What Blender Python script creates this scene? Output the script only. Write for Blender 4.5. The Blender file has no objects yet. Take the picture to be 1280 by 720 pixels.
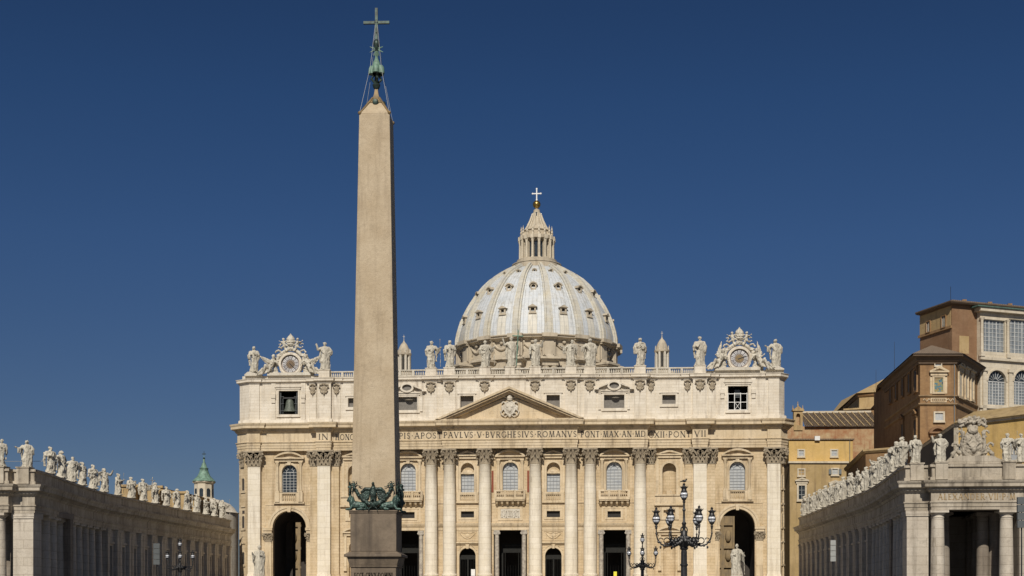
import bpy, bmesh, math, random
from mathutils import Vector, Matrix, noise
from mathutils.geometry import tessellate_polygon
PI = math.pi
R = math.radians
S = bpy.context.scene
COL = S.collection

# ------------------------------------------------------------------ camera, sky, sun
CX, CY, EYE, TH = 19.95, -281.28, 1.7, R(4.0)
FPX = 1680.0            # focal length in pixels of the 1280 px wide photograph
cam_d = bpy.data.cameras.new('camera')
cam = bpy.data.objects.new('camera', cam_d)
COL.objects.link(cam)
cam.location = (CX, CY, EYE)
cam.rotation_euler = (R(90), 0, TH)
cam_d.sensor_width = 36
cam_d.lens = 36 * FPX / 1280
cam_d.shift_y = (745 - 360) / 1280
cam_d.clip_start = 0.5
cam_d.clip_end = 6000
S.camera = cam

SUN_EL, SUN_AZ = R(39), R(3)      # azimuth measured to the left of the facade's normal
sv = Vector((-math.sin(SUN_AZ) * math.cos(SUN_EL), -math.cos(SUN_AZ) * math.cos(SUN_EL), math.sin(SUN_EL)))
sd = bpy.data.lights.new('sun', 'SUN')
sd.energy = 4.15
sd.angle = R(0.5)
sd.color = (1.0, 0.93, 0.82)
sun = bpy.data.objects.new('sun', sd)
COL.objects.link(sun)
sun.rotation_euler = sv.to_track_quat('Z', 'Y').to_euler()
sun.location = (0, -100, 150)
w = bpy.data.worlds.new('World')
S.world = w
w.use_nodes = True
nt = w.node_tree
bg = nt.nodes['Background']
sky = nt.nodes.new('ShaderNodeTexSky')
sky.sky_type = 'NISHITA'
sky.sun_disc = False
sky.sun_elevation = SUN_EL
sky.sun_rotation = PI + SUN_AZ
sky.altitude = 2500
sky.air_density = 1.0
sky.dust_density = 0.05
sky.ozone_density = 4.6
# the deep, polarised blue overhead: the sky colour is filtered more strongly with height
tc = nt.nodes.new('ShaderNodeTexCoord'); sx_ = nt.nodes.new('ShaderNodeSeparateXYZ'); nt.links.new(tc.outputs['Generated'], sx_.inputs[0])
rmp = nt.nodes.new('ShaderNodeValToRGB'); nt.links.new(sx_.outputs[2], rmp.inputs[0])
rmp.color_ramp.elements[0].position = .09; rmp.color_ramp.elements[0].color = (.49, .485, .52, 1)
rmp.color_ramp.elements[1].position = .40; rmp.color_ramp.elements[1].color = (.34, .49, .64, 1)
_e = rmp.color_ramp.elements.new(.25); _e.color = (.44, .56, .69, 1)
_e = rmp.color_ramp.elements.new(.345); _e.color = (.37, .535, .69, 1)
mxs = nt.nodes.new('ShaderNodeMix'); mxs.data_type = 'RGBA'; mxs.blend_type = 'MULTIPLY'; mxs.inputs[0].default_value = 1
nt.links.new(sky.outputs[0], mxs.inputs[6]); nt.links.new(rmp.outputs[0], mxs.inputs[7]); nt.links.new(mxs.outputs[2], bg.inputs[0])
bg.inputs[1].default_value = 0.055
S.view_settings.view_transform = 'Standard'
S.view_settings.look = 'None'
S.view_settings.exposure = 0.0
S.view_settings.gamma = 1.0
S.render.resolution_x, S.render.resolution_y = 1024, 576

# ------------------------------------------------------------------ survey helpers (photo measurements -> metres)
cs, sn = math.cos(TH), math.sin(TH)
def W(u, v, D):
    """world point seen at photo pixel u,v at depth D"""
    k = (u - 640) / FPX
    return Vector((CX + D * (k * cs - sn), CY + D * (k * sn + cs), EYE + (745 - v) * D / FPX))
def depth(x, y):
    return -(x - CX) * sn + (y - CY) * cs
def ZV(v, x, y):
    return EYE + (745 - v) * depth(x, y) / FPX

# ------------------------------------------------------------------ materials
MATS = {}
class NT:
    def __init__(s, name):
        s.m = bpy.data.materials.new(name); s.m.use_nodes = True
        s.t = s.m.node_tree; s.b = s.t.nodes['Principled BSDF']
    def n(s, typ, **kw):
        o = s.t.nodes.new(typ)
        for k, v in kw.items(): setattr(o, k, v)
        return o
    def l(s, a, b): s.t.links.new(a, b)
    def math(s, op, a, b=None, c=None):
        o = s.n('ShaderNodeMath', operation=op)
        for i, x in enumerate((a, b, c)):
            if x is None: continue
            if isinstance(x, (int, float)): o.inputs[i].default_value = x
            else: s.l(x, o.inputs[i])
        return o.outputs[0]
    def mix(s, f, a, b, mode='MIX'):
        o = s.n('ShaderNodeMix', data_type='RGBA', blend_type=mode)
        for k, x in ((0, f), (6, a), (7, b)):
            if isinstance(x, (int, float)): o.inputs[k].default_value = x
            elif isinstance(x, tuple): o.inputs[k].default_value = (*x, 1) if len(x) == 3 else x
            else: s.l(x, o.inputs[k])
        return o.outputs[2]
    def ramp(s, f, p0, p1, c0=(0, 0, 0), c1=(1, 1, 1)):
        o = s.n('ShaderNodeValToRGB')
        o.color_ramp.elements[0].position = p0; o.color_ramp.elements[1].position = p1
        o.color_ramp.elements[0].color = (*c0, 1); o.color_ramp.elements[1].color = (*c1, 1)
        s.l(f, o.inputs[0]); return o.outputs[0]
    def noise(s, vec, scale, detail=4, rough=.55, dist=0):
        o = s.n('ShaderNodeTexNoise')
        o.inputs['Scale'].default_value = scale; o.inputs['Detail'].default_value = detail
        o.inputs['Roughness'].default_value = rough; o.inputs['Distortion'].default_value = dist
        s.l(vec, o.inputs['Vector']); return o.outputs[0]
    def scale(s, vec, sc):
        o = s.n('ShaderNodeVectorMath', operation='MULTIPLY'); s.l(vec, o.inputs[0]); o.inputs[1].default_value = sc
        return o.outputs[0]

def stone(name, ca, cb, dirt=(.10, .085, .07), block=None, dirtamt=.5, streak=.35, bump=.25, coord='pos', ns=1.0, rough=.85, joint=.66, pits=0, scars=0):
    """weathered stone: two tones, grime patches, rain streaks, block joints"""
    q = NT(name)
    if coord == 'pos':
        g = q.n('ShaderNodeNewGeometry').outputs['Position']
    else:
        g = q.n('ShaderNodeTexCoord').outputs['Object']
    n1 = q.noise(g, .35 * ns, 6, .6)
    n2 = q.noise(g, 2.3 * ns, 5, .65)
    base = q.mix(q.ramp(n1, .35, .65), ca, cb)
    base = q.mix(q.math('MULTIPLY', q.ramp(n2, .38, .72), .35), base, tuple(x * .78 for x in ca))
    # rain streaks: noise stretched along z
    st = q.noise(q.scale(g, (1.1 * ns, 1.1 * ns, .09 * ns)), 1.0, 4, .6)
    base = q.mix(q.math('MULTIPLY', q.ramp(st, .52, .75), streak), base, dirt)
    gr = q.noise(g, .9 * ns, 8, .7, .4)
    base = q.mix(q.math('MULTIPLY', q.ramp(gr, .55, .8), dirtamt), base, dirt)
    hgt = n2
    if block:
        bx, bz = block
        sx = q.n('ShaderNodeSeparateXYZ'); q.l(g, sx.inputs[0])
        cx = q.n('ShaderNodeCombineXYZ')
        q.l(q.math('ADD', sx.outputs[0], sx.outputs[1]), cx.inputs[0]); q.l(sx.outputs[2], cx.inputs[1])
        br = q.n('ShaderNodeTexBrick', offset=.5)
        br.inputs['Scale'].default_value = 1.0
        br.inputs['Brick Width'].default_value = bx; br.inputs['Row Height'].default_value = bz
        br.inputs['Mortar Size'].default_value = .035 if bz > .3 else .012
        br.inputs['Mortar Smooth'].default_value = .3
        br.inputs['Color1'].default_value = (1, 1, 1, 1); br.inputs['Color2'].default_value = (.90, .89, .87, 1)
        br.inputs['Mortar'].default_value = (joint, joint * .96, joint * .9, 1)
        q.l(cx.outputs[0], br.inputs['Vector'])
        base = q.mix(.85, base, br.outputs['Color'], 'MULTIPLY')
        hgt = q.math('ADD', n2, q.math('MULTIPLY', br.outputs['Fac'], -.8))
    if pits:
        vo = q.noise(q.scale(g, (1, 1, 3.5)), 5.5 * ns, 3, .7)
        base = q.mix(q.math('MULTIPLY', q.ramp(vo, .60, .66), pits), base, dirt)
    if scars:
        rt = q.n('ShaderNodeMapping'); q.l(g, rt.inputs[0]); rt.inputs['Rotation'].default_value = (0, R(28), 0); rt.inputs['Scale'].default_value = (.55, .55, 2.2)
        sc = q.noise(rt.outputs[0], 1.15, 5, .75)
        base = q.mix(q.math('MULTIPLY', q.ramp(sc, .66, .70), scars), base, dirt)
        fine = q.noise(g, 22, 2, .8)
        base = q.mix(q.math('MULTIPLY', q.ramp(fine, .5, .68), .35), base, dirt)
    q.l(base, q.b.inputs['Base Color'])
    q.b.inputs['Roughness'].default_value = rough
    q.b.inputs['Specular IOR Level'].default_value = .25
    bp = q.n('ShaderNodeBump'); bp.inputs['Strength'].default_value = bump; bp.inputs['Distance'].default_value = .15
    q.l(hgt, bp.inputs['Height']); q.l(bp.outputs[0], q.b.inputs['Normal'])
    MATS[name] = q.m
    return q.m

def plain(name, c, rough=.6, metal=0, var=.25, ns=2.0, c2=None, coord='pos', spec=.5, bump=0):
    q = NT(name)
    g = q.n('ShaderNodeNewGeometry').outputs['Position'] if coord == 'pos' else q.n('ShaderNodeTexCoord').outputs['Object']
    n = q.noise(g, ns, 5, .65)
    c2 = c2 or tuple(x * (1 - var) for x in c)
    q.l(q.mix(q.ramp(n, .38, .64), c, c2), q.b.inputs['Base Color'])
    q.b.inputs['Roughness'].default_value = rough; q.b.inputs['Metallic'].default_value = metal
    q.b.inputs['Specular IOR Level'].default_value = spec
    if bump:
        bp = q.n('ShaderNodeBump'); bp.inputs['Strength'].default_value = bump; bp.inputs['Distance'].default_value = .05
        q.l(n, bp.inputs['Height']); q.l(bp.outputs[0], q.b.inputs['Normal'])
    MATS[name] = q.m
    return q.m

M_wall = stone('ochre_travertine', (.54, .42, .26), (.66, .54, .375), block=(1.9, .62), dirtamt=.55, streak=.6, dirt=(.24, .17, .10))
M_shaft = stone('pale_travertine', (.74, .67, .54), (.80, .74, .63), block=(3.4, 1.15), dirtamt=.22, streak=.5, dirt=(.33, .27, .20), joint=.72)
M_trim = stone('entablature_stone', (.58, .465, .305), (.68, .57, .41), dirtamt=.7, streak=.75, dirt=(.19, .145, .10), block=(3.0, 8), joint=.7)
M_attic = stone('white_travertine', (.76, .70, .60), (.66, .59, .48), block=(2.2, .6), dirtamt=.5, streak=.8, dirt=(.34, .29, .23), joint=.80)
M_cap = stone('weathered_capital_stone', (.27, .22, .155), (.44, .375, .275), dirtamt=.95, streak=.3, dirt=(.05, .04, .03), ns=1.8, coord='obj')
M_statue = stone('statue_marble', (.58, .54, .45), (.46, .42, .34), dirtamt=1.0, streak=.75, dirt=(.07, .06, .05), ns=6.0, coord='obj', bump=.2)  # heavy dirt: partly weathering, partly shadow put into the colour
M_relief = stone('relief_marble', (.60, .56, .48), (.50, .45, .37), dirtamt=.7, streak=.3, dirt=(.10, .085, .07), ns=1.6, bump=.2)
M_balus = stone('balustrade_stone', (.56, .52, .44), (.66, .61, .52), dirtamt=.55, streak=.4, dirt=(.13, .11, .09), block=(1.8, 3))
M_granite = stone('rose_granite', (.45, .355, .235), (.53, .435, .305), dirtamt=.55, streak=.55, dirt=(.22, .17, .115), ns=1.9, bump=.2, rough=.7, pits=.55, scars=.75)
M_pedestal = stone('brown_granite', (.135, .105, .075), (.23, .18, .13), dirtamt=.7, streak=.8, dirt=(.05, .04, .033), ns=1.3, bump=.2, rough=.7, pits=.3)
M_colon = stone('grey_travertine', (.49, .43, .35), (.61, .55, .46), dirtamt=.55, streak=.5, dirt=(.12, .10, .08), block=(3.2, 1.1), pits=.5)
M_colonin = stone('shaded_travertine', (.24, .20, .16), (.32, .28, .23), dirtamt=.6, streak=.5, dirt=(.07, .06, .05), block=(3.2, 1.1), pits=.4)  # darker copy of grey_travertine: shade under the colonnade is in the colour
M_colonent = stone('grimy_travertine', (.36, .31, .24), (.54, .48, .39), dirtamt=.9, streak=.8, dirt=(.085, .07, .055), block=(3.4, 6), pits=.4)
M_brick = stone('brown_brick', (.26, .155, .075), (.36, .225, .115), dirtamt=.7, streak=.6, dirt=(.12, .075, .05), block=(.9, .28), joint=.8)
M_brickred = stone('red_brick', (.235, .135, .075), (.29, .18, .105), dirtamt=.35, streak=.3, dirt=(.12, .07, .05), block=(.9, .28), joint=.8)
M_plaster = stone('yellow_plaster', (.55, .37, .13), (.62, .43, .18), dirtamt=.3, streak=.45, dirt=(.24, .165, .08))
M_plaster2 = stone('faded_ochre_plaster', (.38, .275, .13), (.46, .34, .18), dirtamt=.55, streak=.65, dirt=(.17, .12, .075))
M_peel = stone('peeling_red_plaster', (.47, .35, .20), (.33, .15, .07), dirtamt=.8, streak=.8, dirt=(.26, .10, .05), ns=1.5)
M_tan = stone('tan_plaster', (.41, .29, .14), (.48, .355, .19), dirtamt=.5, streak=.6, dirt=(.18, .12, .075))
M_cream = stone('cream_stone', (.60, .53, .41), (.68, .61, .49), dirtamt=.3, streak=.4, dirt=(.22, .18, .13), block=(1.8, .8), joint=.8)
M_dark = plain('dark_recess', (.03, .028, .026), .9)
M_shade = plain('portico_shade', (.06, .05, .042), .9, ns=.6)  # dark tone puts the portico's shade into the wall colour
M_glass = plain('window_glass', (.04, .05, .06), .15, var=.5, ns=1.2)
M_blind = plain('curtained_glass', (.47, .48, .47), .25, c2=(.38, .40, .42), ns=1.1)
M_mull = plain('grey_muntin', (.22, .23, .24), .5)
M_mullw = plain('white_muntin', (.55, .56, .55), .5)
M_shutter = plain('grey_shutter', (.17, .19, .20), .6)
M_glasslog = plain('reflecting_glass', (.24, .26, .27), .15, c2=(.15, .17, .19), ns=.8)
M_shadeslate = plain('shaded_slate', (.085, .075, .065), .8)  # slate tone; the side's shadow below the eave is in the colour
M_trimbrown = plain('dark_eaves_timber', (.13, .09, .06), .85)
M_red = plain('red_cloth', (.25, .07, .04), .9)
M_letter = plain('inscription_bronze', (.07, .055, .04), .6, coord='obj')
M_bronze = plain('patinated_bronze', (.02, .034, .030), .5, metal=.2, c2=(.095, .17, .14), coord='obj', ns=6.5, bump=.4)
M_bronzed = plain('dark_bronze', (.025, .032, .028), .5, metal=.4, c2=(.05, .085, .072), coord='obj', ns=4)
M_bronzeg = plain('garland_bronze', (.022, .032, .028), .5, metal=.35, c2=(.045, .08, .066), coord='obj', ns=4.5, bump=.4)
M_verdi = plain('verdigris', (.20, .33, .25), .6, c2=(.09, .15, .11), ns=1.5)
M_gilt = plain('gilt_bronze', (.26, .175, .075), .6, metal=.2, c2=(.15, .11, .06), ns=3)
M_verdi2 = plain('aged_copper', (.10, .17, .14), .6, c2=(.06, .10, .085), ns=1.5)
M_oldgilt = plain('worn_gilding', (.36, .25, .12), .7, c2=(.25, .18, .10), ns=1.5)
M_gilt2 = plain('unlit_gilt', (.20, .13, .07), .5, metal=.3, c2=(.10, .075, .05), ns=3)  # unlit copy of the clock gilding: the missing glint is in the colour
M_gold = plain('gold_ball', (.50, .34, .10), .32, metal=.9, c2=(.30, .20, .06), ns=.9)
M_iron = plain('cast_iron', (.030, .030, .032), .45, metal=.4, c2=(.055, .053, .052), coord='obj', ns=6)
M_globe = plain('milk_glass', (.72, .74, .78), .08, var=.08, coord='obj')
M_grille = plain('bronze_grille', (.02, .02, .018), .7, spec=.2)
M_dial = plain('clock_enamel', (.62, .61, .60), .5, var=.08)
M_dialdark = plain('clock_numerals', (.17, .16, .17), .6)
M_dialbrown = plain('clock_ring', (.36, .30, .25), .7)
M_pale = plain('pale_marble_column', (.46, .42, .35), .5, c2=(.24, .21, .18), ns=1.8)
M_panel = plain('grey_panel', (.33, .34, .33), .6, var=.15)
M_panel2 = plain('dark_grey_panel', (.09, .10, .105), .6, var=.15)
M_white = plain('white_iron', (.75, .75, .73), .5, var=.08)
M_yel = plain('yellow_sign', (.75, .70, .05), .6, var=.05)
M_bell = plain('bell_bronze', (.07, .08, .065), .6, metal=.2, c2=(.14, .16, .13), ns=2)
M_void = plain('unlit_room', (.008, .008, .008), .95, spec=0)  # near-black paints in the belfry's darkness; also the obelisk's letters
M_leaf = plain('hedge_leaf', (.05, .08, .03), .8, ns=3)

def tile_mat():
    q = NT('roof_tiles')
    g = q.n('ShaderNodeNewGeometry').outputs['Position']
    wv = q.n('ShaderNodeTexWave', wave_type='BANDS', bands_direction='X'); wv.inputs['Scale'].default_value = .8; wv.inputs['Distortion'].default_value = 1.2
    q.l(g, wv.inputs['Vector'])
    n = q.noise(g, 1.6, 6, .7)
    c = q.mix(q.ramp(n, .35, .65), (.20, .145, .10), (.33, .25, .175))
    c = q.mix(q.math('MULTIPLY', wv.outputs['Fac'], .75), c, (.09, .065, .045))
    q.l(c, q.b.inputs['Base Color']); q.b.inputs['Roughness'].default_value = .9
    bp = q.n('ShaderNodeBump'); bp.inputs['Strength'].default_value = .6; bp.inputs['Distance'].default_value = .15
    q.l(wv.outputs['Fac'], bp.inputs['Height']); q.l(bp.outputs[0], q.b.inputs['Normal'])
    return q.m
M_tile = tile_mat()

def dome_mat():
    """lead sheets: blue-grey and cream strips, horizontal laps, rain stains; uses the UV (u = panel, v = metres)"""
    q = NT('dome_lead')
    uv = q.n('ShaderNodeUVMap').outputs[0]
    sp = q.n('ShaderNodeSeparateXYZ'); q.l(uv, sp.inputs[0])
    fu = q.math('FRACT', sp.outputs[0])
    strip = q.math('FRACT', q.math('MULTIPLY', fu, 7.0))
    seam = q.math('LESS_THAN', q.math('ABSOLUTE', q.math('SUBTRACT', strip, .5)), .07)
    lap = q.math('LESS_THAN', q.math('FRACT', q.math('MULTIPLY', sp.outputs[1], .75)), .10)
    mid = q.math('LESS_THAN', q.math('ABSOLUTE', q.math('SUBTRACT', fu, .5)), .15)
    low = q.ramp(sp.outputs[1], 6.5, 7.5) if False else q.math('LESS_THAN', sp.outputs[1], 7.0)
    g = q.n('ShaderNodeNewGeometry').outputs['Position']
    n = q.noise(g, .25, 6, .65)
    c = q.mix(q.ramp(n, .35, .65), (.52, .56, .60), (.62, .635, .64))
    n3 = q.noise(g, 1.2, 5, .7)
    warm = q.math('MULTIPLY', q.math('MULTIPLY', mid, low), .8)
    c = q.mix(warm, c, (.66, .61, .50))
    c = q.mix(q.math('MULTIPLY', q.ramp(n3, .45, .75), .4), c, (.62, .60, .54))
    st = q.noise(q.scale(g, (.9, .9, .06)), 1.0, 4, .65)
    c = q.mix(q.math('MULTIPLY', q.ramp(st, .52, .70), .6), c, (.30, .27, .20))
    c = q.mix(q.math('MULTIPLY', q.ramp(q.noise(g, .55, 7, .75), .5, .72), .45), c, (.36, .36, .34))
    c = q.mix(q.math('MULTIPLY', seam, .5), c, (.25, .26, .26))
    c = q.mix(q.math('MULTIPLY', lap, .30), c, (.32, .33, .33))
    q.l(c, q.b.inputs['Base Color']); q.b.inputs['Roughness'].default_value = .6
    return q.m
M_dome = dome_mat()
M_rib = stone('dome_rib_lead', (.60, .56, .46), (.50, .50, .48), dirtamt=.4, streak=.5, dirt=(.30, .24, .13), block=(30, 1.1), joint=.7)
M_drum = stone('drum_travertine', (.54, .47, .36), (.44, .38, .29), dirtamt=.75, streak=.5, dirt=(.09, .075, .06), ns=.7)

def mosaic_mat():
    q = NT('mosaic')
    g = q.n('ShaderNodeNewGeometry').outputs['Position']
    v = q.n('ShaderNodeTexVoronoi'); v.inputs['Scale'].default_value = 3.2; q.l(g, v.inputs['Vector'])
    r = q.n('ShaderNodeValToRGB'); r.color_ramp.interpolation = 'CONSTANT'
    cols = [(.07, .17, .22), (.30, .24, .10), (.26, .19, .10), (.05, .08, .12), (.17, .21, .12)]
    e = r.color_ramp.elements
    e[0].color = (*cols[0], 1); e[1].position = .8; e[1].color = (*cols[4], 1)
    for p, c in ((.25, cols[1]), (.45, cols[2]), (.65, cols[3])):
        k = e.new(p); k.color = (*c, 1)
    s2 = q.n('ShaderNodeSeparateColor'); q.l(v.outputs['Color'], s2.inputs[0]); q.l(s2.outputs[0], r.inputs[0])
    q.l(r.outputs[0], q.b.inputs['Base Color']); return q.m
M_mosaic = mosaic_mat()

def cobble_mat():
    q = NT('cobbles')
    g = q.n('ShaderNodeNewGeometry').outputs['Position']
    v = q.n('ShaderNodeTexVoronoi', feature='DISTANCE_TO_EDGE'); v.inputs['Scale'].default_value = 8; q.l(g, v.inputs['Vector'])
    n = q.noise(g, .2, 5)
    c = q.mix(q.ramp(n, .3, .7), (.10, .10, .10), (.16, .155, .15))
    c = q.mix(q.ramp(v.outputs['Distance'], .02, .08), (.05, .045, .04), c)
    q.l(c, q.b.inputs['Base Color']); q.b.inputs['Roughness'].default_value = .8; return q.m
M_cobble = cobble_mat()

# ------------------------------------------------------------------ mesh builder
def root_of(o):
    while o.parent: o = o.parent
    return o
class MB:
    def __init__(s):
        s.bm = bmesh.new(); s.T = None
        s.uv = None
    def v(s, p):
        p = Vector(p)
        if s.T is not None: p = s.T @ p
        return s.bm.verts.new(p)
    def box(s, x0, x1, y0, y1, z0, z1):
        a = [s.v(p) for p in ((x0,y0,z0),(x1,y0,z0),(x1,y1,z0),(x0,y1,z0),(x0,y0,z1),(x1,y0,z1),(x1,y1,z1),(x0,y1,z1))]
        for f in ((0,3,2,1),(4,5,6,7),(0,1,5,4),(1,2,6,5),(2,3,7,6),(3,0,4,7)): s.bm.faces.new([a[i] for i in f])
        return s
    def cbox(s, c, d):
        return s.box(c[0]-d[0]/2, c[0]+d[0]/2, c[1]-d[1]/2, c[1]+d[1]/2, c[2]-d[2]/2, c[2]+d[2]/2)
    def prism(s, poly, a, b, holes=(), axis='y'):
        """polygon (with holes) extruded along axis; poly in XZ for 'y', XY for 'z', YZ for 'x'"""
        f = {'y': lambda p, t: (p[0], t, p[1]), 'z': lambda p, t: (p[0], p[1], t), 'x': lambda p, t: (t, p[0], p[1])}[axis]
        loops = [list(poly)] + [list(h) for h in holes]
        tri = tessellate_polygon([[Vector((p[0], p[1], 0)) for p in L] for L in loops])
        flat = [p for L in loops for p in L]
        va = [s.v(f(p, a)) for p in flat]; vb = [s.v(f(p, b)) for p in flat]
        if len(loops) == 1:
            s.bm.faces.new(va); s.bm.faces.new(vb[::-1])
        else:
            for t in tri:
                try:
                    s.bm.faces.new([va[i] for i in t]); s.bm.faces.new([vb[i] for i in t[::-1]])
                except ValueError: pass
        k = 0
        for L in loops:
            n = len(L)
            for i in range(n):
                j = (i + 1) % n
                s.bm.faces.new([va[k+i], va[k+j], vb[k+j], vb[k+i]])
            k += n
        return s
    def lathe(s, prof, c=(0, 0), n=16, a0=0, a1=2*PI, uvs=None):
        full = abs(a1 - a0 - 2*PI) < 1e-6
        m = n if full else n + 1
        rings = []
        for r, z in prof:
            if r < 1e-5: rings.append([s.v((c[0], c[1], z))] * m); continue
            rings.append([s.v((c[0] + r*math.cos(a0 + (a1-a0)*i/n), c[1] + r*math.sin(a0 + (a1-a0)*i/n), z)) for i in range(m)])
        for k in range(len(prof) - 1):
            for i in range(n):
                j = (i + 1) % m
                q = [rings[k][i], rings[k][j], rings[k+1][j], rings[k+1][i]]
                u = []
                for x in q:
                    if x not in u: u.append(x)
                if len(u) > 2:
                    f = s.bm.faces.new(u)
                    if uvs:
                        if s.uv is None: s.uv = s.bm.loops.layers.uv.new('UVMap')
                        for lp, (ii, kk) in zip(f.loops, ((i, k), (i+1, k), (i+1, k+1), (i, k+1))):
                            lp[s.uv].uv = (uvs[0] * (a0 + (a1-a0)*ii/n) / (2*PI) + uvs[1], uvs[2][kk])
        if full:
            for kk in (0, -1):
                if prof[kk][0] > 1e-5: s.bm.faces.new(rings[kk])
        return s
    def tube(s, pts, r, n=8, r1=None, rad=None, closed=False):
        pts = [Vector(p) for p in pts]; N = len(pts)
        r1 = r if r1 is None else r1
        rings = []
        up = Vector((0, 0, 1))
        for i, p in enumerate(pts):
            if closed: t = pts[(i+1) % N] - pts[i-1]
            else: t = pts[min(i+1, N-1)] - pts[max(i-1, 0)]
            t.normalize()
            a = t.cross(up)
            if a.length < .05: a = t.cross(Vector((0, 1, 0)))
            a.normalize(); b = t.cross(a)
            q = rad[i] if rad else r + (r1 - r) * i / max(1, N-1)
            rings.append([s.v(p + a*q*math.cos(2*PI*j/n) + b*q*math.sin(2*PI*j/n)) for j in range(n)])
        for i in range(N if closed else N-1):
            A, B = rings[i], rings[(i+1) % N]
            for j in range(n):
                s.bm.faces.new([A[j], A[(j+1) % n], B[(j+1) % n], B[j]])
        if not closed:
            s.bm.faces.new(rings[0][::-1]); s.bm.faces.new(rings[-1])
        return s
    def ell(s, c, r, n=10, M=None):
        """ellipsoid"""
        c = Vector(c)
        if isinstance(r, (int, float)): r = (r, r, r)
        m = max(4, n // 2 + 1)
        rings = []
        for k in range(m + 1):
            ph = -PI/2 + PI*k/m
            row = []
            for i in range(n):
                p = Vector((r[0]*math.cos(ph)*math.cos(2*PI*i/n), r[1]*math.cos(ph)*math.sin(2*PI*i/n), r[2]*math.sin(ph)))
                if M is not None: p = M @ p
                row.append(p + c)
            rings.append(row)
        vb = [s.v(rings[0][0])]; vt = [s.v(rings[m][0])]
        V = [vb*n] + [[s.v(p) for p in row] for row in rings[1:m]] + [vt*n]
        for k in range(m):
            for i in range(n):
                j = (i+1) % n; u = []
                for x in (V[k][i], V[k][j], V[k+1][j], V[k+1][i]):
                    if x not in u: u.append(x)
                s.bm.faces.new(u)
        return s
    def cap(s, p0, p1, r0, r1=None, n=10):
        """tapered capsule"""
        r1 = r0 if r1 is None else r1
        s.tube([p0, p1], r0, n, r1); s.ell(p0, r0, n); s.ell(p1, r1, n)
        return s
    def sweep(s, path, prof, closed=False, ends=True):
        """closed profile [(outward, z)] swept along a plan path with mitres; outward is the right-hand side of travel"""
        P = [Vector((p[0], p[1])) for p in path]; N = len(P)
        rings = []
        for i in range(N):
            def nrm(a, b):
                d = (b - a).normalized(); return Vector((d.y, -d.x))
            if closed: n0, n1 = nrm(P[i-1], P[i]), nrm(P[i], P[(i+1) % N])
            else:
                n1 = nrm(P[i], P[i+1]) if i < N-1 else nrm(P[i-1], P[i])
                n0 = nrm(P[i-1], P[i]) if i > 0 else n1
            m = (n0 + n1)
            m = m / max(.35, m.length_squared / 2) if m.length > .01 else n0
            rings.append([s.v((P[i].x + m.x*o, P[i].y + m.y*o, z)) for o, z in prof])
        K = len(prof)
        for i in range(N if closed else N-1):
            A, B = rings[i], rings[(i+1) % N]
            for j in range(K):
                s.bm.faces.new([A[j], A[(j+1) % K], B[(j+1) % K], B[j]])
        if not closed and ends:
            s.bm.faces.new(rings[0]); s.bm.faces.new(rings[-1][::-1])
        return s
    def build(s, name, mat, parent=None, smooth=35, flat=False):
        bmesh.ops.recalc_face_normals(s.bm, faces=s.bm.faces)
        me = bpy.data.meshes.new(name)
        if parent is not None:
            L = root_of(parent).location
            if L.length > 0:
                for v in s.bm.verts: v.co -= L
        s.bm.to_mesh(me); s.bm.free()
        me.materials.append(mat)
        if not flat:
            me.polygons.foreach_set('use_smooth', [True]*len(me.polygons))
            try: me.set_sharp_from_angle(angle=R(smooth))
            except Exception: pass
        o = bpy.data.objects.new(name, me); COL.objects.link(o)
        if parent is not None: o.parent = parent
        return o

def tag(o, label=None, cat=None, group=None, kind=None):
    if label: o['label'] = label
    if cat: o['category'] = cat
    if group: o['group'] = group
    if kind: o['kind'] = kind
    return o
def thing(name, label, cat, loc=(0, 0, 0), group=None):
    o = bpy.data.objects.new(name, None); COL.objects.link(o); o.location = loc
    o.empty_display_size = .5
    return tag(o, label, cat, group)
def part(name, me, parent, loc=(0, 0, 0), rz=0, sc=1):
    """another part from existing mesh data, at world location loc (before the root moves)"""
    o = bpy.data.objects.new(name, me); COL.objects.link(o); o.parent = parent
    o.location = Vector(loc) - root_of(parent).location
    if isinstance(sc, (int, float)): sc = (sc, sc, sc)
    o.rotation_euler = (0, 0, rz); o.scale = sc
    return o
def copy_tree(o, parent=None):
    c = o.copy(); COL.objects.link(c); c.parent = parent
    for ch in list(o.children):
        d = ch.copy(); COL.objects.link(d); d.parent = c
        for g in list(ch.children):
            e = g.copy(); COL.objects.link(e); e.parent = d
    return c
def mesh_of(mb, name, mat, smooth=35):
    o = mb.build(name, mat, None, smooth); me = o.data; bpy.data.objects.remove(o); return me

def remesh(mb, name, mat, voxel, amp=0.0, freq=8.0, seed=0, stretch=1.0):
    """fuse everything in the builder into one continuous carved surface"""
    bmesh.ops.recalc_face_normals(mb.bm, faces=mb.bm.faces)
    me = bpy.data.meshes.new(name); mb.bm.to_mesh(me); mb.bm.free()
    o = bpy.data.objects.new('tmp', me); COL.objects.link(o)
    md = o.modifiers.new('r', 'REMESH'); md.mode = 'VOXEL'; md.voxel_size = voxel; md.use_smooth_shade = True
    dg = bpy.context.evaluated_depsgraph_get(); dg.update()
    out = bpy.data.meshes.new_from_object(o.evaluated_get(dg))
    bpy.data.objects.remove(o); bpy.data.meshes.remove(me)
    if amp:
        out.update()
        nn = [v.normal.copy() for v in out.vertices]
        for v, n in zip(out.vertices, nn):
            q = Vector((v.co.x*freq, v.co.y*freq, v.co.z*freq*stretch + seed*7.3))
            v.co += n * (abs(noise.noise(q)) * -2 + .5) * amp
    out.name = name
    out.materials.clear(); out.materials.append(mat)
    out.polygons.foreach_set('use_smooth', [True]*len(out.polygons))
    return out

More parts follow.
